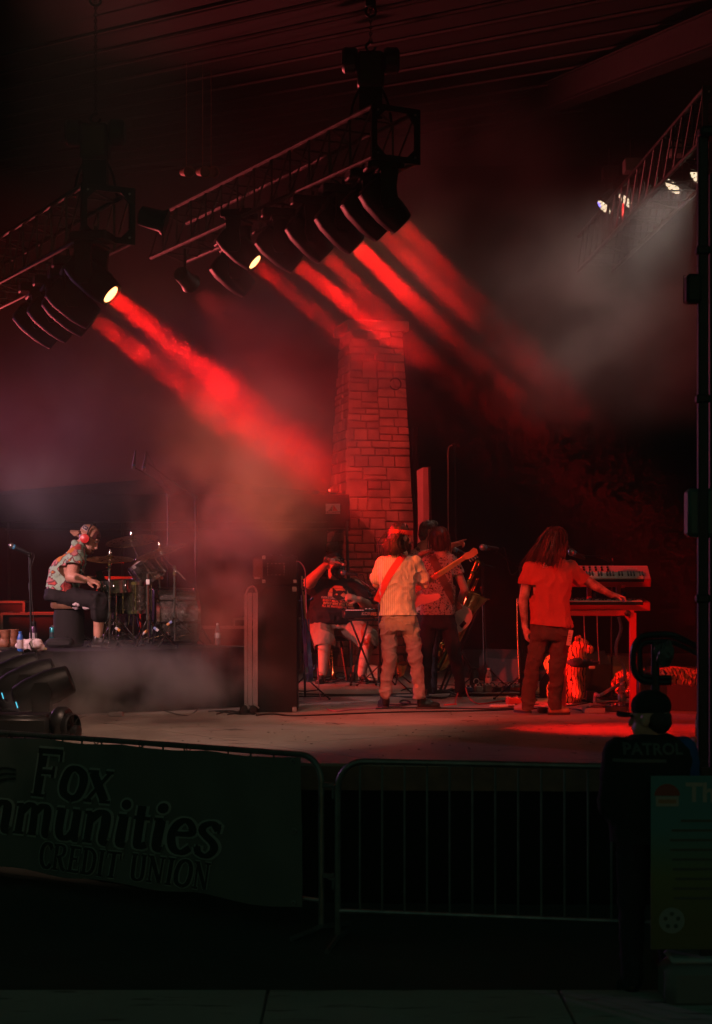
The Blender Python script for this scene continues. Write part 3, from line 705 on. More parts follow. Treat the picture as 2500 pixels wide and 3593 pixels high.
def hair_strands(parent, name, anchors, n, r, mt, seed=1, k=5):
    """locks: each anchor is a list of points; n tapered locks jittered round it, joined as one head of hair"""
    rr = random.Random(seed); g = G()
    for pts, wid in anchors:
        for i in range(n):
            o = V(rr.gauss(0, wid), rr.gauss(0, wid), rr.gauss(0, wid*.4)); P = []
            for j, p in enumerate(pts):
                P.append(Vector(p)+o*(0.5+0.6*j/len(pts))+V(rr.gauss(0, .006), rr.gauss(0, .006), 0))
            g.tube(P, [r, r*1.2, r*.9, r*.25], 5, k)
    return g.build(name, mt, parent)

# ============ man with the red headband (bass)
d0 = 16.53; A = lambda x, y, dd=0.0: px(x, y, d0+dd)
man = thing('person', 'man with red headband and striped shirt playing a pale bass guitar', 'person', fl(1403, 2490))
g = G(); hc = A(1408, 1886); P, R = head_shapes(g, hc, (0.80, 0.58, -0.06), (0.05, 0, 1), 1.03, neck=A(1402, 1945, .0))
g.cap(A(1402, 1945), A(1400, 2000), .08, .12); g.cap(A(1340, 1975), A(1462, 1972), .06, .06)
sec_t = [(A(1398, 1960), V(.12, 0, 0), V(0, .07, 0)), (A(1398, 2000), V(.17, 0, 0), V(0, .10, 0)), (A(1400, 2080), V(.15, 0, 0), V(0, .095, 0)), (A(1402, 2160), V(.15, 0, 0), V(0, .095, 0))]
sections(g, sec_t)
eR, wR = A(1492, 2054, .06), A(1483, 2003, .26); g.cap(A(1466, 1975), eR, .048, .042); g.cap(eR, wR, .043, .030); hand(g, wR, (-0.15, 0.5, 1.0), (-.8, .2, 0), 1.0, 1.0, 1)
eL, wL = A(1322, 2050, .06), A(1362, 2088, .30); g.cap(A(1333, 1978), eL, .048, .042); g.cap(eL, wL, .042, .03); hand(g, wL, (0.9, 0.5, -0.2), (0, -.5, -.6), 1.0, .6, -1)
g.cap(A(1366, 2180), A(1368, 2308, -.02), .08, .055); g.cap(A(1368, 2308, -.02), A(1356, 2440, .02), .05, .04); g.cap(A(1440, 2180), A(1456, 2308, -.03), .08, .055); g.cap(A(1456, 2308, -.03), A(1472, 2440), .05, .04)
body, _ = blob(g, 'body', SKIN, man, .0085, 2); face_bits(man, P, R)
g = G()
sections(g, [(A(1400, 1940), V(.055, 0, 0), V(0, .055, 0)), (A(1399, 1955), V(.155, 0, 0), V(0, .085, 0)), (A(1398, 1975), V(.208, 0, 0), V(0, .115, 0)), (A(1396, 2015, -.01), V(.198, .01, 0), V(0, .135, 0)),
             (A(1396, 2070, -.01), V(.172, 0, 0), V(0, .128, 0)), (A(1397, 2120), V(.172, 0, 0), V(0, .125, 0)), (A(1398, 2168), V(.186, 0, 0), V(0, .135, 0))])
g.cap(A(1345, 1975), A(1322, 2030, .04), .072, .070); g.cap(A(1455, 1972), A(1484, 2036, .05), .072, .068)
q = (A(1484, 2036, .05)-A(1455, 1972)).normalized()
shirt, bv = blob(g, 'shirt', STRIPE, man, .011, 5, folds=(.018, 8, 6, 2.0), cuts=[(A(1398, 2158), (0.02, 0, -1))])
strap_on([A(1425, 1938), A(1400, 1968), A(1365, 2020), A(1338, 2075), A(1322, 2110)], .065, bv, .006).build('guitar_strap', REDBAND, man)
g = G(); g.rbox(A(1400, 1938, -.05), (.17, .06, .035), .012); 
col_, _ = blob(g.cap(A(1384, 1943, -.03), A(1422, 1943, -.03), .03, .03), 'collar', STRIPE, man, .009, 3)
g = G(); cr = A(1403, 2232)
sections(g, [(A(1399, 2150), V(.168, 0, 0), V(0, .118, 0)), (A(1401, 2190), V(.176, 0, 0), V(0, .135, 0)), (A(1402, 2215), V(.17, 0, 0), V(0, .13, 0))])
for h_, k_, an, ft in ((A(1364, 2195), A(1369, 2308, -.03), A(1354, 2400, .01), A(1352, 2432, .01)), (A(1440, 2195), A(1458, 2308, -.04), A(1470, 2405), A(1472, 2442))):
    g.cap(h_, k_, .090, .069); g.cap(k_, an, .067, .055); g.cap(an, ft, .056, .060)
pants, bvp = blob(g, 'trousers', KHAKI, man, .011, 5, folds=(.020, 6, 9, 5.0), cuts=[(A(1354, 2452), (0, 0, -1))])
for sx in (1374, 1434):
    g = G(); c = A(sx, 2205, -.3); vs = [c+V(x, 0, z) for z in (.055, .02, -.03, -.065) for x in (-.055, -.02, .02, .055)]
    g.add(vs, [(r*4+k, r*4+k+1, r*4+5+k, r*4+4+k) for r in range(3) for k in range(3)]); lay(g, bvp, off=.004); g.build('back_pocket', KHAKI, pants)
shoe(man, fl(1358, 2484)+V(0, -.02, 0), fl(1344, 2484)+V(-.02, .24, 0), LEATHER, SOLE, .12, .047, .2, 'boot')
shoe(man, fl(1462, 2488), fl(1547, 2488)+V(0, .03, 0), LEATHER, SOLE, .12, .047, .2, 'boot')
g = G(); r_, f_, u_ = frame((0.80, 0.58, -0.06), (0.05, 0, 1)); HP = lambda x, y, z: hc+r_*x+f_*y+u_*z
g.ell(HP(0, -.02, .055), (.092, .108, .092), R); g.ell(HP(0, -.065, -.02), (.092, .075, .10), R); g.ell(HP(.02, -.05, -.10), (.088, .07, .06), R); g.ell(HP(0, -.085, -.13), (.07, .05, .05), R)
g.ell(HP(.055, .005, -.05), (.035, .045, .08), R); g.ell(HP(.055, -.02, -.115), (.04, .05, .05), R)
hair, _ = blob(g, 'hair', HAIR, man, .009, 2, folds=(.016, 22, 9, 1.0))
hair_strands(hair, 'hair_locks', [([HP(x, -.07, .03), HP(x*1.15, -.12, -.05), HP(x*1.2+.01, -.115, -.12), HP(x*1.2, -.12+abs(x)*.5, -.185)], .016) for x in (-.07, -.035, 0, .035, .07, .085)], 6, .006, HAIR, 3)
hair_strands(hair, 'loose_strands', [([HP(x, -.06, .06), HP(x*1.2, -.125, -.04), HP(x*1.35+.01, -.13, -.12), HP(x*1.5, -.13+abs(x)*.5, -.20)], .028) for x in (-.08, -.04, 0, .04, .08)], 14, .0026, HAIR, 31)
g = G(); g.ell(HP(0, .075, -.085), (.055, .045, .055), R); g.ell(HP(0, .085, -.125), (.035, .035, .035), R); blob(g, 'beard', HAIR, man, .008, 2, folds=(.008, 30, 20, 4.0))
g = G(); up2 = (u_+f_*0.10-r_*0.0).normalized(); rr = []
for z_, ex in ((-.022, .0), (-.02, .004), (.02, .004), (.022, 0)):
    rr.append([HP(0, -.008, .048)+up2*z_+r_*(.097+ex)*math.cos(t)+f_*(.117+ex)*math.sin(t) for t in [2*math.pi*i/32 for i in range(32)]])
g.loft(rr, caps=False); g.build('headband', REDBAND, man)

# ============ man in the flower-print shirt (guitar strap)
d0 = 18.2; B = lambda x, y, dd=0.0: px(x, y, d0+dd)
man = thing('person', 'man in flower print shirt and dark jeans seen from behind with a brown guitar strap', 'person', fl(1545, 2450))
g = G(); hc = B(1546, 1893); P, R = head_shapes(g, hc, (0.18, 0.97, -0.03), (0, 0, 1), 1.02, neck=B(1552, 1948))
g.cap(B(1552, 1948), B(1548, 2000), .09, .12); g.cap(B(1495, 1975), B(1592, 1975), .06, .06); sections(g, [(B(1545, 1970), V(.14, 0, 0), V(0, .08, 0)), (B(1540, 2160), V(.15, 0, 0), V(0, .10, 0))])
e1, w1 = B(1631, 2068, .02), B(1612, 2108, .27); g.cap(B(1597, 1985), e1, .05, .044); g.cap(e1, w1, .043, .03); hand(g, w1, (-.6, .8, -.2), (0, -.4, -.8), 1, .6, 1)
e2, w2 = B(1470, 2060, .12), B(1480, 2010, .36); g.cap(B(1492, 1985), e2, .05, .044); g.cap(e2, w2, .043, .03); hand(g, w2, (.1, .6, .9), (.8, 0, 0), 1, .9, -1)
for k_ in ((1508, 2180, 1496, 2285, 1496, 2410), (1572, 2180, 1594, 2290, 1612, 2410)):
    g.cap(B(k_[0], k_[1]), B(k_[2], k_[3], -.02), .08, .055); g.cap(B(k_[2], k_[3], -.02), B(k_[4], k_[5]), .05, .042)
body, _ = blob(g, 'body', SKIN, man, .009, 2); face_bits(man, P, R)
g = G(); sections(g, [(B(1551, 1937), V(.058, 0, 0), V(0, .06, 0)), (B(1549, 1950), V(.14, 0, 0), V(0, .085, 0)), (B(1546, 1968), V(.195, 0, 0), V(0, .115, 0)), (B(1543, 2010), V(.192, 0, 0), V(0, .13, 0)), (B(1540, 2075), V(.178, 0, 0), V(0, .125, 0)), (B(1537, 2130), V(.186, 0, 0), V(0, .13, 0)), (B(1537, 2166), V(.196, 0, 0), V(0, .14, 0))])
g.cap(B(1590, 1975), B(1610, 2020), .072, .07); g.cap(B(1502, 1975), B(1482, 2020, .06), .072, .07)
shirt, bv = blob(g, 'shirt', FLORAL, man, .012, 5, folds=(.015, 7, 5, 8.0), cuts=[(B(1540, 2157), (0, 0, -1)), (B(1611, 2014), (.25, 0, -1), .13)])
blob(G().cap(B(1535, 1936, -.02), B(1569, 1936, -.02), .026, .026), 'collar', FLORAL, man, .009, 2)
strap_on([B(1510, 1942), B(1530, 1985), B(1562, 2050), B(1592, 2105), B(1612, 2140)], .085, bv, .006).build('guitar_strap', STRAPM, man)
g = G(); sections(g, [(B(1538, 2145), V(.172, 0, 0), V(0, .115, 0)), (B(1539, 2185), V(.182, 0, 0), V(0, .13, 0)), (B(1540, 2205), V(.176, 0, 0), V(0, .125, 0))])
for h_, k_, an, ft in ((B(1505, 2195), B(1496, 2285, -.03), B(1495, 2390), B(1497, 2425)), (B(1574, 2195), B(1596, 2290, -.04), B(1612, 2385), B(1616, 2420))):
    g.cap(h_, k_, .094, .072); g.cap(k_, an, .070, .058); g.cap(an, ft, .058, .06)
blob(g, 'jeans', JEANS, man, .012, 4, folds=(.011, 6, 9, 3.0), cuts=[(B(1540, 2432), (0, 0, -1))])
shoe(man, fl(1500, 2446), fl(1488, 2446)+V(-.03, .24, 0), LEATHER, SOLE, .11, .047, .17, 'boot'); shoe(man, fl(1612, 2446), fl(1632, 2446)+V(.06, .24, 0), LEATHER, SOLE, .11, .047, .17, 'boot')
r_, f_, u_ = frame((0.18, 0.97, -0.03)); HP = lambda x, y, z: hc+r_*x+f_*y+u_*z
g = G(); g.ell(HP(0, -.015, .045), (.098, .112, .095), R); g.ell(HP(0, -.035, -.03), (.095, .085, .105), R); g.ell(HP(0, -.05, -.075), (.08, .06, .06), R)
hair, _ = blob(g, 'hair', mat('brown_hair', (0.055, 0.028, 0.016), 0.42, var=0.5, vscale=50, bump=0.5, bscale=90), man, .009, 3, folds=(.006, 30, 6, 2.0))
hair_strands(hair, 'hair_locks', [([HP(x*.3, -.05, .13), HP(x*.9, -.11+abs(x)*.5, .07), HP(x*1.05, -.125+abs(x)*.6, -.02), HP(x, -.105+abs(x)*.6, -.125)], .010) for x in (-.095, -.07, -.04, -.01, .02, .05, .08, .098)], 6, .005, MATS['brown_hair'], 9)
hair_strands(hair, 'loose_strands', [([HP(x*.3, -.05, .135), HP(x*.95, -.115+abs(x)*.5, .07), HP(x*1.1, -.13+abs(x)*.6, -.03), HP(x*1.12, -.11+abs(x)*.6, -.14)], .016) for x in (-.1, -.06, -.02, .03, .07, .1)], 12, .0024, MATS['brown_hair'], 33)

# ============ man with glasses, pointing
d0 = 18.95; E = lambda x, y, dd=0.0: px(x, y, d0+dd)
man = thing('person', 'man with glasses and leaf print shirt pointing over his bandmate', 'person', fl(1500, 2436))
g = G(); hc = E(1507, 1873); P, R = head_shapes(g, hc, (0.90, 0.30, -0.12), (0.05, 0, 1), 1.05, neck=E(1490, 1925))
g.cap(E(1490, 1925), E(1492, 1990), .09, .13); sections(g, [(E(1490, 1950), V(.15, 0, 0), V(0, .10, 0)), (E(1495, 2150), V(.15, 0, 0), V(0, .11, 0))])
e1, w1 = E(1560, 1985, .12), E(1583, 1915, -.04); g.cap(E(1535, 1965), e1, .05, .042); g.cap(e1, w1, .042, .03); hand(g, w1, (.85, -.1, .25), (.1, -.5, -.8), 1.15, 1.1, -1, curls=(0.08, 1.0, 1.2, 1.2))
e2, w2 = E(1452, 2010, -.1), E(1483, 1942, -.55); g.cap(E(1460, 1955), e2, .05, .042); g.cap(e2, w2, .042, .031); hand(g, w2, (.9, -.1, .35), (0, .3, -1), 1.1, .25, 1)
for x in (1478, 1515): g.cap(E(x, 2160), E(x, 2290), .08, .06); g.cap(E(x, 2290), E(x, 2420), .05, .045)
blob(g, 'body', SKIN2, man, .0085, 2); face_bits(man, P, R, 1.05)
g = G(); sections(g, [(E(1490, 1915), V(.065, 0, 0), V(0, .065, 0)), (E(1490, 1932), V(.15, 0, 0), V(0, .09, 0)), (E(1492, 1950), V(.20, 0, 0), V(0, .12, 0)), (E(1494, 2010), V(.2, 0, 0), V(0, .14, 0)), (E(1496, 2150), V(.2, 0, 0), V(0, .15, 0))])
g.cap(E(1460, 1952), E(1452, 1995, -.06), .075, .075); g.cap(E(1530, 1955), E(1552, 1985, .08), .075, .072)
blob(g, 'shirt', FLORAL2, man, .012, 4, folds=(.008, 7, 6, 4.0)); blob(G().cap(E(1474, 1912), E(1508, 1914), .03, .03), 'collar', TEE_BLACK, man, .01, 2)
g = G(); sections(g, [(E(1496, 2140), V(.18, 0, 0), V(0, .13, 0)), (E(1496, 2190), V(.18, 0, 0), V(0, .13, 0))])
for x in (1477, 1516): g.cap(E(x, 2190), E(x, 2300), .092, .075); g.cap(E(x, 2300), E(x, 2418), .072, .062)
blob(g, 'trousers', JEANS, man, .013, 4, folds=(.01, 5, 12, 9.0)); 
for x in (1477, 1516): shoe(man, fl(x, 2434), fl(x+10, 2434)+V(0, .25, 0), LEATHER, SOLE)
r_, f_, u_ = frame((0.90, 0.30, -0.12), (.05, 0, 1)); HP = lambda x, y, z: hc+r_*x+f_*y+u_*z
g = G(); g.ell(HP(0, -.02, .07), (.086, .104, .075), R); g.ell(HP(0, -.07, .0), (.082, .055, .09), R); g.ell(HP(0, .035, .118), (.06, .05, .035), R)
blob(g, 'hair', mat('greying_hair', (0.10, 0.075, 0.06), 0.5, var=0.5, vscale=70, bump=.5, bscale=120), man, .008, 2, folds=(.012, 34, 24, 6.0))
g = G(); g.ell(HP(0, .05, -.085), (.062, .06, .045), R); blob(g, 'beard', MATS['greying_hair'], man, .008, 1, folds=(.005, 40, 40, 3))
g = G()
for s in (-1, 1): g.torus(HP(s*.036, .105, .02), f_, .026, .0045, 16, 5); g.tube([HP(s*.06, .10, .025), HP(s*.085, .04, .022), HP(s*.088, -.01, .015)], .004, 5, 2)
g.tube([HP(-.012, .112, .024), HP(.012, .112, .024)], .004, 5, 1); g.build('glasses', BLACK, man)

# ============ long-haired keyboard player
d0 = 15.85; K = lambda x, y, dd=0.0: px(x, y, d0+dd)
man = thing('person', 'long haired man in red tee reaching across to a red keyboard', 'person', fl(1915, 2508))
g = G(); hc = K(1957, 1900); P, R = head_shapes(g, hc, (0.62, 0.76, -0.12), (0.04, 0, 1), 1.04, neck=K(1940, 1960))
g.cap(K(1940, 1960), K(1935, 2010), .10, .13); sections(g, [(K(1930, 1990), V(.16, 0, 0), V(0, .09, 0)), (K(1932, 2200), V(.15, 0, 0), V(0, .10, 0))])
e1, w1 = K(1836, 2112, .03), K(1843, 2192, .06); g.cap(K(1858, 2000), e1, .052, .045); g.cap(e1, w1, .046, .030); hand(g, w1, (0.10, 0.05, -1), (.9, .2, 0), 1.12, .55, 1)
e2, w2 = K(2093, 2058, .10), K(2143, 2086, .22); g.cap(K(2005, 2000), e2, .052, .046); g.cap(e2, w2, .044, .029); hand(g, w2, (.85, .35, -.15), (0, 0, -1), 1.08, .7, -1)
for k_ in ((1898, 2220, 1870, 2330, 1856, 2475), (1965, 2220, 1953, 2340, 1950, 2475)): g.cap(K(k_[0], k_[1]), K(k_[2], k_[3], -.02), .08, .055); g.cap(K(k_[2], k_[3], -.02), K(k_[4], k_[5]), .05, .042)
body, _ = blob(g, 'body', mat('tattooed_skin', (0.50, 0.28, 0.20), 0.5, var=0.55, vscale=13, col2=(0.22, 0.11, 0.09)), man, .0085, 2); face_bits(man, P, R)
g = G(); sections(g, [(K(1942, 1955), V(.07, 0, 0), V(0, .07, 0)), (K(1938, 1972), V(.165, 0, 0), V(0, .095, 0)), (K(1930, 1995), V(.218, 0, -.01), V(0, .125, 0)), (K(1928, 2040), V(.205, 0, 0), V(0, .14, 0)), (K(1930, 2110), V(.186, 0, 0), V(0, .135, 0)), (K(1932, 2160), V(.19, 0, 0), V(0, .14, 0)), (K(1934, 2205), V(.203, 0, .01), V(0, .15, 0))])
g.cap(K(1862, 1998), K(1845, 2042, .02), .080, .078); g.cap(K(2000, 1995), K(2044, 2038, .06), .080, .080)
shirt, bv = blob(g, 'tee_shirt', TEE_RED, man, .012, 5, folds=(.020, 6, 3.5, 1.5), cuts=[(K(1932, 2196), (-.10, 0, -1)), (K(1844, 2050), (-.1, 0, -1), .13), (K(2052, 2046), (.75, .2, -.6), .13)])
def badge_on(pts, mt, name, parent): pass
g = G(); g.torus(K(1922, 1976, -.3), (0, 1, 0), .022, .0028, 18, 4); lay(g, bv, off=.002); g.box(K(1922, 1989, -.3), (.05, .002, .008)); lay(g, bv, off=.003); g.build('shirt_print', mat('faded_print', (0.62, 0.40, 0.34), 0.8), shirt)
g = G(); sections(g, [(K(1932, 2185), V(.176, 0, 0), V(0, .125, 0)), (K(1932, 2225), V(.184, 0, 0), V(0, .14, 0)), (K(1933, 2245), V(.178, 0, 0), V(0, .13, 0))])
for h_, k_, an, ft in ((K(1895, 2235), K(1871, 2335, -.04), K(1856, 2440, .0), K(1853, 2482)), (K(1968, 2235), K(1953, 2345, -.05), K(1949, 2440), K(1950, 2484))):
    g.cap(h_, k_, .092, .074); g.cap(k_, an, .072, .065); g.cap(an, ft, .065, .062)
pants, bvp = blob(g, 'trousers', BROWNP, man, .012, 5, folds=(.020, 6, 9, 7.0), cuts=[(K(1855, 2490), (0, 0, -1))])
shoe(man, fl(1862, 2503), fl(1838, 2503)+V(-.06, .22, 0), TAN, SOLE); shoe(man, fl(1925, 2509), fl(2003, 2509)+V(0, .08, 0), TAN, SOLE)
r_, f_, u_ = frame((0.62, 0.76, -0.12), (.04, 0, 1)); HP = lambda x, y, z: hc+r_*x+f_*y+u_*z
HAIR2 = mat('long_brown_hair', (0.045, 0.022, 0.014), 0.4, var=0.55, vscale=40, bump=0.5, bscale=90)
g = G(); g.ell(HP(0, -.015, .05), (.096, .112, .088), R); g.ell(HP(-.01, -.06, -.04), (.10, .08, .11), R); g.ell(HP(-.02, -.085, -.13), (.115, .065, .10), R); g.ell(HP(-.04, -.095, -.19), (.11, .05, .07), R); g.ell(HP(.075, .0, -.06), (.03, .05, .11), R)
hair, _ = blob(g, 'hair', HAIR2, man, .010, 3, folds=(.010, 26, 5, 2.0))
hair_strands(hair, 'hair_locks', [([HP(x*.4, -.06, .12), HP(x, -.13+abs(x)*.5, .03), HP(x*1.3-.01, -.15+abs(x)*.3, -.10), HP(x*1.55-.05, -.15+abs(x)*.2, -.235-.03*math.sin(x*90))], .014) for x in (-.11, -.085, -.06, -.03, 0, .03, .06, .09)], 7, .006, HAIR2, 5)
hair_strands(hair, 'loose_strands', [([HP(x*.4, -.06, .125), HP(x*1.05, -.135+abs(x)*.5, .02), HP(x*1.4-.01, -.155+abs(x)*.3, -.11), HP(x*1.75-.05, -.155+abs(x)*.2, -.26)], .026) for x in (-.12, -.08, -.04, 0, .04, .08, .11)], 14, .0026, HAIR2, 35)
t_ = G(); c = K(2000, 2238, -.19); t_.rbox(c, (.042, .006, .145), .003, rot=Matrix.Rotation(.18, 3, 'Y')); bd = t_.build('badge', mat('badge_card', (0.55, 0.36, 0.28), 0.5), man)
g = G(); g.tube([K(2003, 2195, -.12), K(2004, 2210, -.18), c+V(.012, 0, .07)], .004, 5, 3); g.build('badge_clip', DARKM, bd)
for i in range(4):
    g = G(); g.box(c+V(-.004+.004*i*.6, -.0045, .035-.022*i), (.022-.004*(i % 2), .002, .006)); g.build('badge_line', mat('badge_ink', (0.12, 0.07, 0.06), 0.6), bd)

# ============ large seated man drinking
d0 = 21.5; S = lambda x, y, dd=0.0: px(x, y, d0+dd)
man = thing('person', 'large seated man in black tee and tan shorts drinking from a clear bottle', 'person', fl(1190, 2385))
g = G(); hc = S(1176, 1985, .0); P, R = head_shapes(g, hc, (0.42, -0.80, 0.42), (-.15, .45, 1), 1.28, neck=S(1180, 2045, .05), nr=.085)
sections(g, [(S(1180, 2035, .05), V(.12, 0, 0), V(0, .1, 0)), (S(1180, 2060, .05), V(.25, 0, 0), V(0, .15, 0)), (S(1172, 2120), V(.25, 0, 0), V(0, .2, 0)), (S(1168, 2175), V(.27, 0, 0), V(0, .22, 0))])
e1, w1 = S(1085, 2044, -.18), S(1140, 1986, -.27); g.cap(S(1122, 2055), e1, .090, .080); g.cap(e1, w1, .078, .046); hand(g, w1, (.75, -.1, .55), (.4, .1, -.5), 1.35, .75, 1)
e2, w2 = S(1284, 2122, -.10), S(1262, 2104, -.40); g.cap(S(1248, 2055), e2, .085, .078); g.cap(e2, w2, .072, .046); hand(g, w2, (-.8, -.3, .25), (0, .6, -.6), 1.35, 1.15, 1)
kL, kR = S(1140, 2248, -.50), S(1295, 2240, -.50); aL, aR = S(1134, 2362, -.42), S(1270, 2362, -.35)
g.cap(S(1130, 2195), kL, .13, .10); g.cap(kL, aL, .088, .055); g.cap(S(1225, 2195), kR, .13, .10); g.cap(kR, aR, .09, .055)
body, _ = blob(g, 'body', SKIN2, man, .010, 2); face_bits(man, P, R, 1.28)
g = G(); sections(g, [(S(1181, 2030, .05), V(.10, 0, 0), V(0, .09, 0)), (S(1181, 2042, .05), V(.22, 0, 0), V(0, .13, 0)), (S(1180, 2062, .03), V(.285, 0, 0), V(0, .18, 0)), (S(1174, 2100), V(.30, 0, 0), V(0, .25, 0)), (S(1170, 2145, -.05), V(.315, 0, 0), V(0, .31, 0)), (S(1168, 2182, -.03), V(.30, 0, 0), V(0, .29, 0)), (S(1168, 2198), V(.28, 0, 0), V(0, .25, 0))])
g.cap(S(1128, 2058), S(1102, 2062, -.08), .125, .120); g.cap(S(1238, 2062), S(1276, 2098, -.05), .12, .12)
shirt, bv = blob(g, 'tee_shirt', TEE_BLACK, man, .014, 5, folds=(.020, 5, 5, 3.5), cuts=[(S(1168, 2188), (0, 0, -1))])
g = G(); sections(g, [(S(1170, 2175), V(.28, 0, 0), V(0, .24, 0)), (S(1172, 2205, -.05), V(.29, 0, 0), V(0, .25, 0))])
for hp, kn in ((S(1128, 2200, -.05), S(1139, 2246, -.48)), (S(1225, 2198, -.05), S(1292, 2238, -.46))): g.cap(hp, kn, .15, .135); g.cap(kn, kn+V(0, .02, -.05), .135, .14)
blob(g, 'shorts', SHORTS, man, .013, 5, folds=(.016, 5, 5, 6.0), cuts=[(S(1140, 2268, -.5), (0, -.35, -1))])
for a_, tx in ((aL, -.06), (aR, .05)): shoe(man, V(a_.x, a_.y+.06, STAGE), V(a_.x+tx, a_.y-.24, STAGE), LEATHER, SOLE, .09, .052)
r_, f_, u_ = frame((0.42, -0.80, 0.42), (-.15, .45, 1)); HP = lambda x, y, z: hc+(r_*x+f_*y+u_*z)*1.28
g = G(); g.ell(HP(0, .045, -.075), (.074*1.28, .07*1.28, .062*1.28), R); g.ell(HP(0, .07, -.125), (.055*1.28, .05*1.28, .05*1.28), R); blob(g, 'beard', HAIR, man, .010, 2, folds=(.012, 28, 20, 3.0))
g = G(); g.ell(HP(0, -.012, .062), (.088*1.28, .104*1.28, .082*1.28), R); blob(g, 'cap', TEE_BLACK, man, .010, 3, cuts=[(HP(0, 0, .048), tuple(-u_))])
g = G(); pts = [HP(.075*math.cos(t), -.06-.14*max(0, math.sin(t))**.7, .045) for t in [math.pi*i/12 for i in range(13)]]; g.ngon(pts, .012, u_); g.build('cap_brim', TEE_BLACK, man)
SH = mat('sunglass_lens', (0.02, 0.012, 0.012), 0.12, coat=1.0)
g = G()
for s in (-1, 1): g.ell(HP(s*.034, .098, .022), (.028*1.28, .010, .022*1.28), R, 12, 8); g.tube([HP(s*.06, .09, .026), HP(s*.086, .03, .024), HP(s*.085, -.01, .018)], .006, 5, 2)
g.tube([HP(-.012, .106, .028), HP(.012, .106, .028)], .006, 5, 1); g.build('sunglasses', SH, man)
# print on the tee: four lines of lettering under a cat's head on sunset bands
def text_g(txt, size, bold=0.0, shear=0.0, spacing=1.0, align='CENTER'):
    cu = bpy.data.curves.new('txt', 'FONT'); cu.body = txt; cu.size = size; cu.offset = bold; cu.shear = shear; cu.space_character = spacing; cu.align_x = align; cu.resolution_u = 3
    ob = bpy.data.objects.new('txt', cu); COL.objects.link(ob); dg = bpy.context.evaluated_depsgraph_get()
    me = bpy.data.meshes.new_from_object(ob.evaluated_get(dg)); g = G(); g.v = [v.co.copy() for v in me.vertices]; g.f = [tuple(p.vertices) for p in me.polygons]
    bpy.data.objects.remove(ob); bpy.data.meshes.remove(me); bpy.data.curves.remove(cu); return g
def place(g, o, right, up): g.v = [Vector(o)+Vector(right)*v.x+Vector(up)*v.y for v in g.v]; return g
PR = [mat('print_tan', (0.55, 0.33, 0.22), 0.8), mat('print_red', (0.62, 0.16, 0.09), 0.8), mat('print_orange', (0.66, 0.28, 0.12), 0.8), mat('print_grey', (0.34, 0.33, 0.31), 0.8)]
for i, (tx, mt) in enumerate((('EVERY SNACK YOU MAKE', PR[3]), ('EVERY MEAL YOU BAKE', PR[1]), ('EVERY BITE YOU TAKE', PR[2]), ("I'LL BE WATCHING YOU", PR[1]))):
    g = place(text_g(tx, .036, .0012), S(1186, 2104+i*10, -.6), (1, 0, -.08), (.08, 0, 1)); lay(g, bv, off=.004); g.build('print_line', mt, shirt)
for i, (z0, z1, w0, w1, mt) in enumerate(((.165, .20, .05, .09, PR[1]), (.115, .16, .10, .125, PR[2]), (.065, .11, .13, .135, PR[0]), (.03, .06, .135, .135, PR[3]))):
    g = G(); o = S(1188, 2104, -.6); n = 8; vs = []
    for z, w in ((z0, max(w0, w1) if i else w1), (z1, min(w0, w1) if i else w0)):
        vs += [o+V(-w+2*w*k/n, 0, z-.03-.08*(-w+2*w*k/n)) for k in range(n+1)]
    g.add(vs, [(k, k+1, n+2+k, n+1+k) for k in range(n)]); lay(g, bv, off=.003); g.build('print_band', mt, shirt)
g = G(); o = S(1192, 2094, -.6); n = 20; ring = []
for k in range(n):
    t = 2*math.pi*k/n; ring.append(o+V(.095*math.cos(t), 0, .058*math.sin(t)+.02))
g.add([o+V(0, 0, .02)]+ring, [(0, 1+k, 1+(k+1) % n) for k in range(n)])
for s in (-1, 1): g.add([o+V(s*.03, 0, .065), o+V(s*.088, 0, .03), o+V(s*.092, 0, .115), o+V(s*.06, 0, .075)], [(0, 1, 2), (0, 1, 3)])
lay(g, bv, off=.007); g.build('print_cat', mat('print_black', (0.015, 0.014, 0.014), 0.8), shirt)
for s in (-1, 1):
    g = G(); q = o+V(s*.038, 0, .028); g.add([q]+[q+V(.015*math.cos(2*math.pi*k/10), 0, .011*math.sin(2*math.pi*k/10)) for k in range(10)], [(0, 1+k, 1+(k+1) % 10) for k in range(10)]); lay(g, bv, off=.010); g.build('print_eye', PR[2], shirt)
# bottle in his raised hand
def bottle(name, label, base, ax=(0, 0, 1), k=1.0, tint=(0.75, 0.78, 0.78), group=None, water=True):
    base = Vector(base); t = thing(name, label, 'bottle', base, 0, group); ax = Vector(ax).normalized()
    gm = mat('clear_bottle', (0.92, 0.94, 0.94), 0.06, trans=0.92); 
    g = G(); prof = [(0.001, 0.0), (.028, 0), (.033, .01)]+[(.033-.002*(i % 2), .02+.011*i) for i in range(11)]+[(.031, .15), (.024, .175), (.0135, .195), (.0135, .212)]
    g.lathe([(r*k, h*k) for r, h in prof], base, ax, 16); b = g.build('body', gm, t)
    g = G(); g.lathe([(r*k, h*k) for r, h in ((.0145, .205), (.0155, .207), (.0155, .222), (.001, .224))], base, ax, 14); g.build('cap', WHITEP, t)
    g = G(); g.lathe([(r*k, h*k) for r, h in ((.0338, .072), (.0342, .074), (.0342, .122), (.0338, .124))], base, ax, 16); g.build('label_band', mat('bottle_label', (0.45, 0.42, 0.40), 0.5, var=.4, vscale=50), t)
    return t
bottle('bottle', 'clear drink bottle tipped in the seated man’s hand'.replace('’s', ''), S(1137, 1962, -.32), (0.92, .0, -.25), 1.15)

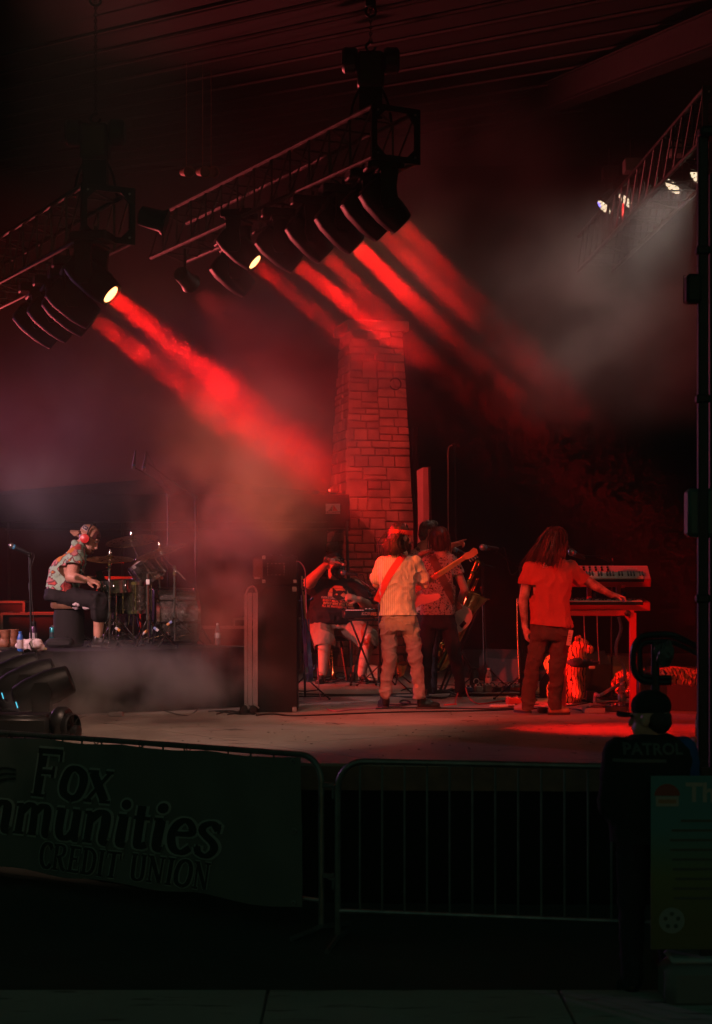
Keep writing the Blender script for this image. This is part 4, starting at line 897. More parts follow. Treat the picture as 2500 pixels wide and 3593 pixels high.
# ============ drummer
d0 = 16.9; D = lambda x, y, dd=0.0: px(x, y, d0+dd)
man = thing('person', 'drummer in geometric print shirt, backward cap and red ear defenders hunched over his kit', 'person', D(240, 2265))
g = G(); hc = D(310, 1894); P, R = head_shapes(g, hc, (0.82, -0.10, -0.52), (0.5, 0, .85), 1.06, neck=D(270, 1925, .02), nr=.062)
sections(g, [(D(262, 1925), V(.07, 0, .08), V(0, .14, 0)), (D(235, 1985), V(.16, 0, .05), V(0, .17, 0)), (D(220, 2080), V(.16, 0, 0), V(0, .17, 0))])
e1, w1 = D(250, 2024, -.26), D(300, 2036, -.36); g.cap(D(268, 1955, -.16), e1, .068, .062); g.cap(e1, w1, .058, .036); hand(g, w1, (.95, -.05, -.15), (.1, .3, -.9), 1.12, .95, -1)
e2, w2 = D(285, 2035, .28), D(345, 2035, .20); g.cap(D(262, 1955, .16), e2, .062, .055); g.cap(e2, w2, .05, .034); hand(g, w2, (.95, -.05, -.1), (0, -.3, -.9), 1.05, .95, 1)
kL, kR = D(352, 2108, -.22), D(356, 2112, .25); g.cap(D(225, 2092, -.08), kL, .095, .07); g.cap(kL, D(345, 2232, -.2), .065, .045); g.cap(D(225, 2092, .1), kR, .095, .07); g.cap(kR, D(365, 2225, .25), .065, .045)
body, _ = blob(g, 'body', SKIN2, man, .009, 2); face_bits(man, P, R, 1.06)
g = G(); sections(g, [(D(272, 1912), V(.05, 0, .05), V(0, .08, 0)), (D(264, 1926), V(.10, 0, .07), V(0, .15, 0)), (D(250, 1948), V(.155, 0, .06), V(0, .205, 0)), (D(238, 1985), V(.175, 0, .04), V(0, .22, 0)), (D(228, 2030), V(.17, 0, .01), V(0, .215, 0)), (D(220, 2066), V(.165, 0, -.01), V(0, .22, 0)), (D(218, 2088), V(.16, 0, -.02), V(0, .22, 0))])
g.cap(D(268, 1950, -.15), D(262, 1975, -.24), .088, .092); g.cap(D(265, 1950, .15), D(272, 1985, .24), .085, .085)
shirt, bv = blob(g, 'shirt', SHAPES, man, .011, 5, folds=(.016, 7, 7, 11.0), cuts=[(D(218, 2070), (-.22, 0, -1)), (D(261, 1984, -.25), (-.1, -.35, -.9), .15)])
blob(G().cap(D(262, 1905, -.05), D(284, 1922, -.06), .035, .03), 'collar', SHAPES, man, .009, 2)
g = G(); sections(g, [(D(214, 2064), V(.15, 0, 0), V(0, .20, 0)), (D(216, 2100), V(.17, 0, 0), V(0, .21, 0)), (D(220, 2108), V(.16, 0, 0), V(0, .2, 0))])
for h_, k_ in ((D(225, 2092, -.1), kL), (D(225, 2092, .1), kR)): g.cap(h_, k_, .108, .088); g.cap(k_, k_+V(-.01, 0, -.14), .088, .085)
blob(g, 'shorts', DARKPANTS, man, .012, 4, folds=(.011, 6, 6, 2.0))
RZ = STAGE+0.6
for x, dd in ((345, -.2), (365, .25)): q = D(x, 2232, dd); shoe(man, V(q.x-.06, q.y, RZ+.0), V(q.x+.22, q.y-.02, RZ+.0), LEATHER, SOLE)
r_, f_, u_ = frame((0.82, -0.10, -0.52), (.5, 0, .85)); HP = lambda x, y, z: hc+(r_*x+f_*y+u_*z)*1.06
CAPM = cloth('trucker_cap', 'plain', (0.36, 0.20, 0.13), (0.30, 0.16, 0.11), scale=8); CAPN = mat('cap_mesh', (0.10, 0.025, 0.025), 0.8)
g = G(); g.ell(HP(0, -.012, .058), (.092, .112, .088), R); blob(g, 'cap_crown', CAPM, man, .008, 3, cuts=[(HP(0, 0, .035), tuple(-u_)), (HP(0, .035, 0), tuple(f_))])
g = G(); g.ell(HP(0, -.010, .057), (.090, .110, .086), R); blob(g, 'cap_mesh', CAPN, man, .008, 3, cuts=[(HP(0, 0, .035), tuple(-u_)), (HP(0, .035, 0), tuple(-f_))])
g = G(); rows = []
for j in range(5):
    a_ = j/4; rows.append([HP(.082*math.cos(t)*(1-.12*a_), -.085-.085*a_*max(.25, math.sin(t))-(.02 if 0 < i < 12 else 0)*1, .034-.05*a_-.02*abs(math.cos(t))) for i, t in enumerate([math.pi*i/12 for i in range(13)])])
vs = [p for r in rows for p in r]; fs = [(j*13+i, j*13+i+1, j*13+14+i, j*13+13+i) for j in range(4) for i in range(12)]
nv = len(vs); vs += [p+u_*.006 for p in vs]; fs += [tuple(k+nv for k in reversed(f)) for f in fs]
g.add(vs, fs); g.build('cap_visor', CAPM, man)
g = G(); c = HP(.075, -.045, .105); pn = (r_*.9-f_*.1+u_*.45).normalized(); s1 = f_.cross(pn).normalized(); Rp = Matrix((f_, s1, pn)).transposed(); g.rbox(HP(.072, -.062, .083), (.062, .05, .012), .004, rot=Rp); pt_ = g.build('cap_patch', mat('cap_patch_white', (0.55, 0.52, 0.5), 0.7), man)
g = G(); g.rbox(HP(.072, -.062, .083)+pn*.004, (.052, .04, .012), .004, rot=Rp); g.build('patch_field', mat('cap_patch_navy', (0.03, 0.035, 0.07), 0.7), pt_)
g = G(); q = HP(.072, -.062, .083)+pn*.012; g.tube([q-f_*.016-s1*.004, q-f_*.004+s1*.008, q+f_*.006-s1*.002, q+f_*.018+s1*.006], [.003, .006, .006, .002], 5, 3); g.build('patch_emblem', MATS['cap_patch_white'], pt_)
g = G(); EM = mat('red_ear_cup', (0.60, 0.03, 0.03), 0.35)
for s in (-1, 1):
    g = G(); c = HP(s*.082, -.005, .0); g.lathe([(.02, -.025), (.045, -.022), (.05, .0), (.044, .018), (.02, .026)], c+r_*s*.012, r_*s, 18); g.build('ear_cup', EM, man)
g = G(); g.tube([HP(.098, -.005, .03), HP(.10, -.02, .09), HP(.05, -.03, .15), HP(-.05, -.03, .15), HP(-.10, -.02, .09), HP(-.098, -.005, .03)], .008, 6, 5); g.build('ear_defender_band', BLACK, man)
g = G(); g.ell(HP(0, .05, -.08), (.062, .062, .05), R); blob(g, 'beard', mat('reddish_beard', (0.14, 0.06, 0.035), .6), man, .008, 1, folds=(.006, 34, 30, 3))
for k, (w_, tip) in enumerate(((w1+V(.08, -.01, -.01), D(352, 2060, -.42)), (w2+V(.08, -.02, 0), D(410, 2046, .12)))):
    g = G(); d_ = (tip-w_).normalized(); g.tube([w_-d_*.09, w_, tip-d_*.02, tip], [.008, .008, .006, .004], 6, 2); tag(g.build('drumstick', WOOD), ('wooden drumstick in the drummer near hand', 'wooden drumstick in the drummer far hand')[k], 'drumstick')
# ------------------------------------------------------------------ drum riser and kit
CARPET = mat('black_carpet', (0.014, 0.013, 0.014), 0.95, var=0.3, vscale=30, spec=0.15)
def rpt(x, y, z=0.6):                                # point on a plane z above the stage
    return fl(x, y, z)
F0, F1 = rpt(75, 2287), rpt(885, 2268); F0.z = F1.z = RZ
U_ = (F1-F0).normalized(); W_ = V(-U_.y, U_.x, 0); RL = (F1-F0).length; RD = 2.6
ris = thing('drum_riser', 'black skirted drum riser with an aluminium edge', 'riser', V(F0.x, F0.y, STAGE))
Q = lambda a, b, z=0.0: F0+U_*a+W_*b+V(0, 0, z)
g = G(); g.ngon([Q(.02, .02, -.02), Q(RL-.02, .02, -.02), Q(RL-.02, RD-.02, -.02), Q(.02, RD-.02, -.02)], .03, (0, 0, 1)); g.build('deck', CARPET, ris)
EDGE = mat('riser_edge', (0.42, 0.33, 0.27), 0.45, 0.5, var=0.3)
for a, b in ((Q(0, 0), Q(RL, 0)), (Q(RL, 0), Q(RL, RD)), (Q(RL, RD), Q(0, RD)), (Q(0, RD), Q(0, 0))):
    m_ = (a+b)/2; d_ = b-a; R_ = Matrix.Rotation(math.atan2(d_.y, d_.x), 3, 'Z'); fr_ = abs((a-Q(0, 0)).length) < .01
    g = G(); g.rbox(m_+V(0, 0, -.055), (d_.length-.03, .03, .10), .004, rot=R_); g.build('edge_rail', CARPET if (a-Q(0, 0)).length < .01 else EDGE, ris)
g = G(); g.rbox(Q(0, 0, -.06)+V(0, 0, 0), (.05, .05, .13), .006); g.build('corner_bracket', STEEL, ris)
for a, b in ((.06, .06), (RL-.06, .06), (RL-.06, RD-.06), (.06, RD-.06)):
    g = G(); p = Q(a, b); g.cyl(V(p.x, p.y, STAGE), V(p.x, p.y, RZ-.04), .025); g.build('leg', ALU, ris)
n = 60; g = G(); vs = []; fs = []
for k in range(n+1):
    q = Q(.03+(RL-.05)*k/n, -.018+.010*math.sin(k*1.3)+.006*math.sin(k*.47)); vs += [V(q.x, q.y, STAGE+.01), V(q.x, q.y, RZ-.02)]
for k in range(n): fs.append((2*k, 2*k+2, 2*k+3, 2*k+1))
g.add(vs, fs); g.build('skirt', CURTAIN_M, ris)
d0 = 16.9
def Dz(x, y, dd=0.0): return px(x, y, d0+dd)
def on_riser(x, dd): p = px(x, 2200, d0+dd); return V(p.x, p.y, RZ)
SPARK = {}
def sparkle(name, col):
    m = mat(name, col, 0.22, 0.55, coat=1.0); nt = m.node_tree; b = nt.nodes['Principled BSDF']
    tc = nt.nodes.new('ShaderNodeTexCoord'); v = nt.nodes.new('ShaderNodeTexVoronoi'); v.inputs['Scale'].default_value = 260; nt.links.new(tc.outputs['Object'], v.inputs['Vector'])
    cr = nt.nodes.new('ShaderNodeValToRGB'); cr.color_ramp.elements[0].position = .2; cr.color_ramp.elements[0].color = (*[c*.25 for c in col], 1); cr.color_ramp.elements[1].color = (*[min(1, c*3) for c in col], 1)
    sp = nt.nodes.new('ShaderNodeSeparateColor'); nt.links.new(v.outputs['Color'], sp.inputs[0]); nt.links.new(sp.outputs[0], cr.inputs[0]); nt.links.new(cr.outputs[0], b.inputs['Base Color'])
    nm = nt.nodes.new('ShaderNodeBump'); nm.inputs['Strength'].default_value = .6; nm.inputs['Distance'].default_value = .004; nt.links.new(sp.outputs[1], nm.inputs['Height']); nt.links.new(nm.outputs[0], b.inputs['Normal'])
    return m
SP_BLACK, SP_PURPLE = sparkle('black_sparkle', (0.10, 0.09, 0.08)), sparkle('purple_sparkle', (0.30, 0.15, 0.32))
SKINH = mat('drum_head', (0.62, 0.55, 0.48), 0.5)
def drum(name, label, c, ax, R, L, shell, lugs=8, legs=None, head_col=None):
    c = Vector(c); ax = Vector(ax).normalized(); t = thing(name, label, 'drum', (c.x, c.y, RZ)); a, b = c-ax*L/2, c+ax*L/2
    g = G(); g.loft([g.ring(a, ax, R, 28), g.ring(b, ax, R, 28)]); g.build('shell', shell, t)
    for e, s in ((a, -1), (b, 1)):
        g = G(); g.lathe([(R+.004, -.02), (R+.012, -.018), (R+.012, .012), (R+.006, .014), (R+.0, .002)], e, ax*s, 28); g.build('hoop', CHROME, t)
        g = G(); g.lathe([(.001, .004), (R-.002, .003), (R-.002, -.002)], e, ax*s, 28); g.build('drum_head', head_col or SKINH, t)
    o = ax.orthogonal().normalized()
    for k in range(lugs):
        r_ = Matrix.Rotation(2*math.pi*k/lugs+.2, 3, ax) @ o; p = c+r_*(R+.012)
        g = G(); g.rbox(p, (.022, .022, .045), .006, rot=ax.to_track_quat('Z', 'Y').to_matrix()); lg = g.build('lug', CHROME, t)
        g = G(); g.cyl(c+r_*(R+.014)-ax*(L/2+.01), c+r_*(R+.014)+ax*(L/2+.01), .0045, n=5); g.build('tension_rod', CHROME, lg)
    if legs:
        for k in range(3):
            r_ = Matrix.Rotation(2*math.pi*k/3+.6, 3, V(0, 0, 1)) @ V(1, 0, 0); p = c+r_*(R+.03)
            g = G(); g.tube([p+V(0, 0, .06), V(p.x, p.y, RZ+.10), V(p.x, p.y, RZ+.03)+r_*.02, V(p.x, p.y, RZ)+r_*.06], .007, 6, 4); g.build('leg', CHROME, t)
    return t
cb = on_riser(610, .35)
drum('bass_drum', 'black sparkle bass drum lying on the riser', V(cb.x, cb.y, RZ+.29), (1, .30, 0), .275, .42, SP_BLACK, 8, head_col=mat('dark_drum_head', (.03, .028, .028), .4))
c = Dz(472, 2097, .1); drum('floor_tom', 'black sparkle floor tom on three chrome legs', c, (0, 0, 1), .155, .29, SP_BLACK, 8, True)
c = Dz(412, 2125, .28); drum('floor_tom', 'tall purple sparkle floor tom behind the hi-hat stand', c, (.04, 0, 1), .15, .36, SP_PURPLE, 8, True)
c = Dz(408, 2057, .0); drum('snare_drum', 'shallow chrome snare drum under the sticks', c, (-.05, -.04, 1), .172, .10, CHROME, 10)
g = G(); p = V(c.x, c.y, RZ); 
sn = thing('snare_stand', 'chrome tripod stand under the snare drum', 'stand', p)
def tripod(t, p, top, spread=.26, r=.008, mt=CHROME, hub=.30, rot=.4, foot=True):
    g = G(); g.cyl(V(p.x, p.y, p.z+.05), top, r*1.25, n=8); g.build('pole', mt, t)
    for k in range(3):
        a_ = rot+2*math.pi*k/3; d_ = V(math.cos(a_), math.sin(a_), 0)
        g = G(); e = p+d_*spread+V(0, 0, .012); g.tube([p+V(0, 0, hub), p.lerp(e, .55)+V(0, 0, hub*.42), e], r*.85, 6, 3); lg = g.build('leg', mt, t)
        g = G(); g.cyl(p+V(0, 0, .08), p.lerp(e, .55)+V(0, 0, hub*.40), r*.6, n=5); g.build('brace', mt, lg)
        if foot: g = G(); g.ell(e, (.016, .016, .012), None, 8, 6); g.build('rubber_foot', RUBBER, lg)
    g = G(); g.cyl(p+V(0, 0, hub-.02), p+V(0, 0, hub+.03), r*2.2, n=8); g.build('collar', mt, t)
tripod(sn, p, V(p.x, p.y, c.z-.07))
g = G()
for k in range(3):
    a_ = 2*math.pi*k/3; d_ = V(math.cos(a_), math.sin(a_), 0); g.tube([V(p.x, p.y, c.z-.09), V(p.x, p.y, c.z-.085)+d_*.12, V(p.x, p.y, c.z-.03)+d_*.185], .007, 5, 3)
g.build('basket', CHROME, sn)
c = Dz(520, 1997, .15); drum('rack_tom', 'black sparkle rack tom tilted toward the drummer', c, (-.55, -.15, .80), .155, .21, SP_BLACK, 8)
tm = thing('tom_mount', 'chrome post holding the tilted rack tom over the bass drum', 'mount', on_riser(560, .3))
g = G(); q = on_riser(560, .3); g.tube([V(q.x, q.y, RZ+.55), V(q.x, q.y, RZ+.70), c+V(.12, .03, -.05)], .011, 8, 4); g.build('post', CHROME, tm)
g = G(); g.rbox(c+V(.14, .03, -.04), (.05, .05, .06), .01); g.build('clamp', CHROME, tm)
def cymbal_stand(label, foot, joint, c, nrm, R, boom_tail=None, rot=.4, hats=False):
    t = thing('hi_hat_stand' if hats else 'cymbal_stand', label, 'cymbal stand', foot); c = Vector(c); n = Vector(nrm).normalized()
    tripod(t, Vector(foot), Vector(joint), .30, .009, CHROME, .30, rot)
    if boom_tail is not None:
        g = G(); g.cyl(boom_tail, c-n*.06, .007, n=6); g.build('boom', CHROME, t)
    else:
        g = G(); g.cyl(joint, c+n*.05, .006, n=6); g.build('rod', CHROME, t)
    g = G(); g.rbox(Vector(joint), (.04, .04, .06), .012); g.build('tilter', CHROME, t)
    g = G(); g.lathe([(.008, .0), (.02, .005), (.02, .035), (.012, .05), (.005, .07)], c+n*.012, n, 10); g.build('wing_nut', CHROME, t)
    for k in ((0, 1) if hats else (0,)):
        g = G(); s = -1 if k else 1; o = c-n*(.035*k)
        prof = [(.004, .026), (.022, .024), (.040, .010), (.046, .003), (R*.6, -.006), (R, -.018), (R, -.0205), (R*.6, -.0085), (.046, .0005), (.02, .02), (.004, .022)]
        g.lathe([(r, h*s) for r, h in prof], o, n, 32); cy_ = g.build('cymbal', CYMBAL, t)
    for k in range(2):
        g = G(); f = Vector(foot); z = f.z+.45+.3*k; g.cyl(V(f.x, f.y, z), V(f.x, f.y, z+.05), .015, n=8); cl = g.build('clamp', CHROME, t)
        g = G(); g.cyl(V(f.x-.03, f.y-.012, z+.025), V(f.x+.015, f.y-.012, z+.025), .006, n=6); g.build('wing_screw', CHROME, cl)
    if hats:
        g = G(); f = Vector(foot); g.rbox(f+V(.05, -.16, .03), (.08, .24, .015), .005, rot=Matrix.Rotation(.25, 3, 'X')); g.build('pedal', DARKM, t)
    return t
cymbal_stand('chrome hi-hat stand with a closed pair of cymbals beside the drummer', on_riser(385, -.25), Dz(385, 1978, -.25), Dz(387, 1957, -.25), (.03, -.16, 1), .23, hats=True)
cymbal_stand('boom stand with a broad crash cymbal lying almost level', on_riser(480, .45), Dz(482, 1965, .45), Dz(464, 1892, .40), (-.10, -.26, 1), .27, Dz(500, 1990, .45), .9)
cymbal_stand('boom stand with a ride cymbal tilted up away from the drummer', on_riser(614, .0), Dz(613, 2012, .0), Dz(565, 1930, .05), (-.30, -.20, 1), .27, Dz(651, 2034, .0), .1)
st = thing('drum_hardware_stand', 'plain chrome stand with a flat top bar before the floor tom', 'stand', on_riser(520, -.35)); p = on_riser(520, -.35)
tripod(st, p, Dz(518, 2012, -.35), .27, .010, CHROME, .28, .2); g = G(); g.cyl(Dz(495, 2010, -.35), Dz(552, 2008, -.35), .008, n=6); g.build('top_bar', CHROME, st)
g = G(); g.rbox(Dz(520, 2042, -.39), (.035, .01, .05), .004); g.build('paper_tag', WHITEP, st)
TAPE = [mat('tape_white', (0.6, 0.58, 0.6), .5), mat('tape_orange', (0.6, 0.25, 0.06), .5), mat('tape_blue', (0.2, 0.3, 0.6), .5)]
for i, (x, y, dd, a_) in enumerate(((410, 2205, -.3, .6), (592, 2190, -.1, -.7), (545, 2205, -.4, .55), (505, 2222, -.4, -.5))):
    for j in range(2):
        g = G(); c = Dz(x+(7 if a_ > 0 else 8)*j, y+(5 if a_ > 0 else -6)*j, dd); g.cyl(c-V(.012, 0, -.009*(1 if a_ > 0 else -1)), c+V(.012, 0, -.009*(1 if a_ > 0 else -1)), .014, n=8); g.build('tape_mark', TAPE[(i+j) % 3], st)
g = G(); c = Dz(348, 2022, .1); g.loft([[c+V(x*.03, y*.02, .05) for x, y in ((-1, -1), (1, -1), (1, 1), (-1, 1))], [c+V(x*.045+.03, y*.032, -.07) for x, y in ((-1, -1), (1, -1), (1, 1), (-1, 1))]]); cbw = thing('cowbell', 'dark cowbell clamped near the hi-hat', 'cowbell', c); g.build('bell', DARKM, cbw)
g = G(); g.cyl(c+V(0, 0, .05), Dz(384, 2000, -.2), .007, n=6); g.build('clamp_arm', CHROME, cbw)
# pedal cluster before the bass drum
bp = thing('bass_pedal', 'chrome double pedal at the foot of the bass drum', 'pedal', on_riser(470, .3)); q = on_riser(480, .2)
g = G(); g.rbox(q+V(0, 0, .05), (.28, .09, .02), .005, rot=Matrix.Rotation(-.22, 3, 'Y')); g.build('footboard', CHROME, bp)
g = G(); g.tube([q+V(.16, -.06, 0), q+V(.16, -.06, .2), q+V(.16, .06, .2), q+V(.16, .06, 0)], .009, 6, 2); g.build('frame', CHROME, bp)
g = G(); g.cyl(q+V(.16, 0, .2), q+V(.21, 0, .38), .006); g.ell(q+V(.215, 0, .39), (.025, .025, .035), None, 8, 6); g.build('beater', DARKM, bp)
# throne
stl = thing('drum_stool', 'low drum stool with a worn tan round seat and black base', 'stool', on_riser(243, .0)); p = on_riser(243, .0); sz = Dz(240, 2106).z
g = G(); g.lathe([(.02, -.085), (.165, -.082), (.18, -.06), (.18, -.02), (.165, -.002), (.02, .004)], V(p.x, p.y, sz), (0, 0, 1), 28); g.build('seat', mat('worn_tan_vinyl', (0.22, 0.12, 0.07), .5, var=.3), stl)
g = G(); g.lathe([(.13, 0), (.15, .02), (.155, .30), (.14, sz-RZ-.085)], p, (0, 0, 1), 20); g.build('base_cover', mat('black_cloth', (0.013, 0.012, 0.013), .95), stl)
for k in range(3):
    g = G(); a_ = .5+2.1*k; d_ = V(math.cos(a_), math.sin(a_), 0); g.cyl(V(p.x, p.y, RZ+.12)+d_*.12, V(p.x, p.y, RZ+.01)+d_*.30, .012, n=6); g.build('leg', CHROME, stl)
# ---- cloth lumps
def crumple(name, label, c, r, mt, seed, cat='towel', flat=None, amp=.03):
    g = G(); rr = random.Random(seed); c = Vector(c)
    for k in range(7): g.ell(c+V(rr.uniform(-1, 1)*r[0]*.5, rr.uniform(-1, 1)*r[1]*.5, rr.uniform(-.3, .6)*r[2]*.6), (r[0]*rr.uniform(.4, .6), r[1]*rr.uniform(.4, .6), r[2]*rr.uniform(.4, .7)))
    o, _ = blob(g, name, mt, None, .008, 3, folds=(amp, 11, 11, seed), cuts=[(c+V(0, 0, -r[2]*.62), (0, 0, -1))] if flat is None else [((0, 0, flat), (0, 0, -1))])
    return tag(o, label, cat)
TOWEL = cloth('white_towel', 'plain', (0.66, 0.58, 0.60), (0.58, 0.50, 0.53), scale=14)
crumple('towel', 'pale towel draped over the drum stool', Dz(290, 2122, -.17), (.135, .06, .075), TOWEL, 3, amp=.018)
c = rpt(100, 2286); crumple('towel', 'white towel dropped on the riser edge by the blue bottle', c+V(0, .05, .05), (.13, .09, .085), TOWEL, 8, flat=RZ-.004, amp=.02)
c = rpt(136, 2284); crumple('cloth_glove', 'yellowish work glove lying beside the white towel', c+V(0, .06, .015), (.085, .05, .035), mat('glove', (0.5, 0.42, 0.25), .9), 9, 'glove', flat=RZ-.004, amp=.012)
# boots left on the riser
for k, (x, dx) in enumerate(((18, 0), (46, 0))):
    h_ = rpt(x+22, 2279-3*k); h_.z = RZ; t = thing('boot', ('brown laced boot standing on the riser corner', 'second brown laced boot behind the blue bottle')[k], 'boot', h_, 0, 'boots on the riser')
    shoe(t, h_, h_+V(-.26, -.02, 0), mat('brown_leather', (0.24, 0.10, 0.055), .5, var=.35, vscale=14), SOLE, .12, .05, .19, 'upper')
    for j in range(4): g = G(); g.cyl(h_+V(-.10-.012*j, -.035, .17-.025*j), h_+V(-.10-.012*j, .035, .17-.025*j), .004, n=5); g.build('lace', TAN, t)
def can(name, label, base, prof, mt, cat='bottle', cap=None, labelc=None, n=18):
    base = Vector(base); t = thing(name, label, cat, base); g = G(); g.lathe(prof, base, (0, 0, 1), n); g.build('body', mt, t)
    if cap: g = G(); g.lathe(cap[0], base, (0, 0, 1), n); g.build('cap', cap[1], t)
    if labelc: g = G(); r_, z0, z1 = labelc[0]; g.lathe([(r_, z0), (r_+.001, z0+.001), (r_+.001, z1-.001), (r_, z1)], base, (0, 0, 1), n); g.build('label', labelc[1], t)
    return t
LW = mat('pale_label', (0.55, 0.5, 0.55), .5, var=.3, vscale=60)
c = rpt(68, 2288); can('spray_bottle', 'slim blue bottle with a pale label on the riser edge', V(c.x, c.y+.05, RZ), [(.001, 0), (.026, .001), (.028, .01), (.028, .12), (.02, .15), (.014, .165), (.014, .18), (.001, .181)], mat('blue_plastic', (0.03, 0.14, 0.55), .35), cap=([(.015, .165), (.015, .185), (.001, .186)], MATS['blue_plastic']), labelc=((.0285, .03, .11), LW))
c = rpt(118, 2266); can('thermos', 'purple steel flask with a loop handle behind the towel', V(c.x, c.y, RZ), [(.001, 0), (.036, .001), (.037, .01), (.037, .17), (.026, .20), (.001, .201)], mat('purple_steel', (0.10, 0.05, 0.12), .3, .5), 'flask', cap=([(.027, .195), (.03, .2), (.03, .24), (.001, .245)], BLACK), labelc=((.0375, .04, .13), LW))
c = rpt(186, 2268); can('drink_can', 'teal drink can beside the open box', V(c.x, c.y, RZ+.07), [(.001, 0), (.028, .001), (.032, .01), (.032, .11), (.027, .12), (.024, .122), (.001, .12)], mat('teal_can', (0.02, 0.22, 0.24), .3, .6), 'can', labelc=((.0325, .02, .07), mat('dark_can_print', (0.02, 0.04, 0.05), .4)))
c = rpt(212, 2272); cr_ = thing('equipment_bag', 'black bag with small things sticking out on the riser', 'bag', V(c.x, c.y, RZ))
g = G(); g.rbox(V(c.x, c.y, RZ+.045), (.26, .16, .09), .03); g.build('bag_body', mat('black_nylon', (0.012, 0.012, 0.013), .8), cr_)
c = rpt(214, 2256); bx = thing('clear_box', 'clear plastic box holding red packets', 'box', V(c.x, c.y, RZ+.0)); CL = mat('clear_plastic', (0.85, 0.85, 0.85), .1, trans=.9)
for q, s_ in (((0, -.06, .13), (.18, .004, .11)), ((0, .06, .13), (.18, .004, .11)), ((-.09, 0, .13), (.004, .116, .11)), ((.09, 0, .13), (.004, .116, .11))): g = G(); g.box(V(c.x, c.y, RZ)+V(*q), s_); g.build('panel', CL, bx)
g = G(); g.box(V(c.x, c.y, RZ+.036), (.18, .12, .07)); g.build('tray', BLACK, bx)
for k in range(3): g = G(); g.rbox(V(c.x-.05+.05*k, c.y, RZ+.12), (.07, .03, .085), .008, rot=Matrix.Rotation(.4*k-.4, 3, 'Y')); g.build('packet', mat('red_packet', (0.5, 0.07, 0.05), .5, var=.3, vscale=30), bx)
g = G(); c = rpt(215, 2258); g.cyl(V(c.x-.07, c.y-.03, RZ+.17), V(c.x+.07, c.y-.03, RZ+.30), .012, .010, 8); tag(g.build('marker_pen', mat('red_marker', (0.5, 0.04, 0.05), .4)), 'red marker leaning out of the clear box', 'pen')
bottle('water_bottle', 'clear water bottle standing alone at the riser end behind the amplifier', V(rpt(763, 2265).x, rpt(763, 2265).y+.05, RZ), k=1.0)
# ---- microphone stands
MICM = mat('mic_grille', (0.35, 0.34, 0.33), .35, .9); MICB = mat('mic_body', (0.03, 0.03, 0.035), .4, .3)
def mic(t, tip, tail, k=1.0, ring=True):
    tip, tail = Vector(tip), Vector(tail); d_ = (tail-tip).normalized()
    g = G(); g.ell(tip+d_*.02*k, (.026*k, .026*k, .028*k), None, 14, 8); mh = g.build('mic_grille', MICM, t)
    g = G(); g.lathe([(.022*k, 0), (.024*k, .004), (.024*k, .018), (.022*k, .02)], tip+d_*.036*k, d_, 14); g.build('mic_ring', mat('blue_ring', (0.05, 0.25, 0.4), .4), mh)
    g = G(); g.lathe([(.022*k, 0), (.019*k, .05), (.013*k, .14), (.012*k, .15)], tip+d_*.055*k, d_, 14); g.build('mic_body', MICB, t)
    return tip+d_*.2*k
def mic_stand(label, foot, top, pts=None, micp=None, base='tripod', k=1.0, cable=True, name='microphone_stand', spread=.28):
    foot, top = Vector(foot), Vector(top); t = thing(name, label, 'microphone stand', foot)
    if base == 'tripod': tripod(t, foot, top, spread, .009, DARKM, .26, foot.x*3)
    else:
        g = G(); g.lathe([(.001, 0), (.13, .0), (.135, .01), (.12, .022), (.03, .03), (.014, .06)], foot, (0, 0, 1), 24); g.build('base', DARKM, t)
        g = G(); g.cyl(foot+V(0, 0, .03), top, .010, n=8); g.build('pole', DARKM, t)
    mid = foot.lerp(top, .62); g = G(); g.cyl(mid, mid+(top-foot).normalized()*.07, .016, n=8); g.build('clutch', BLACK, t)
    if pts: g = G(); g.tube([Vector(p) for p in pts], .007, 6, 1); g.build('boom', DARKM, t); g = G(); g.rbox(top, (.035, .035, .05), .01); g.build('boom_clamp', BLACK, t)
    if micp:
        e = mic(t, micp[0], micp[1], k)
        if cable: g = G(); m2 = e.lerp(top, .5)+V(0, 0, -.16); g.tube([e, e+(Vector(micp[1])-Vector(micp[0])).normalized()*.05, m2, top+V(.015, -.015, -.05), foot.lerp(top, .5)+V(.02, -.02, 0), foot+V(.05, -.03, .06)], .004, 5, 5); g.build('cable', RUBBER, t)
    return t
q = px(111, 2260, 16.0); mic_stand('straight stand with a blue ringed microphone beside the drummer', V(q.x, q.y, RZ), px(104, 1945, 16.0), [px(104, 1940, 16.0), px(85, 1932, 15.98)], (px(34, 1912, 15.95), px(90, 1936, 15.98)), 'round')
q = px(592, 2262, 17.9); mic_stand('tall stand with a thin upright overhead microphone above the drums', V(q.x, q.y, RZ), px(590, 1738, 17.9), [px(590, 1735, 17.9), px(540, 1680, 17.7), px(470, 1640, 17.5)], (px(469, 1645, 17.5), px(474, 1600, 17.5)), k=.75, cable=False)
q = px(690, 2262, 18.2); mic_stand('tall boom stand reaching over the cymbals from the bass drum side', V(q.x, q.y, RZ), px(687, 1745, 18.2), [px(705, 1758, 18.2), px(687, 1745, 18.2), px(600, 1685, 18.0), px(518, 1624, 17.9)], (px(504, 1652, 17.9), px(512, 1600, 17.9)), k=.75)
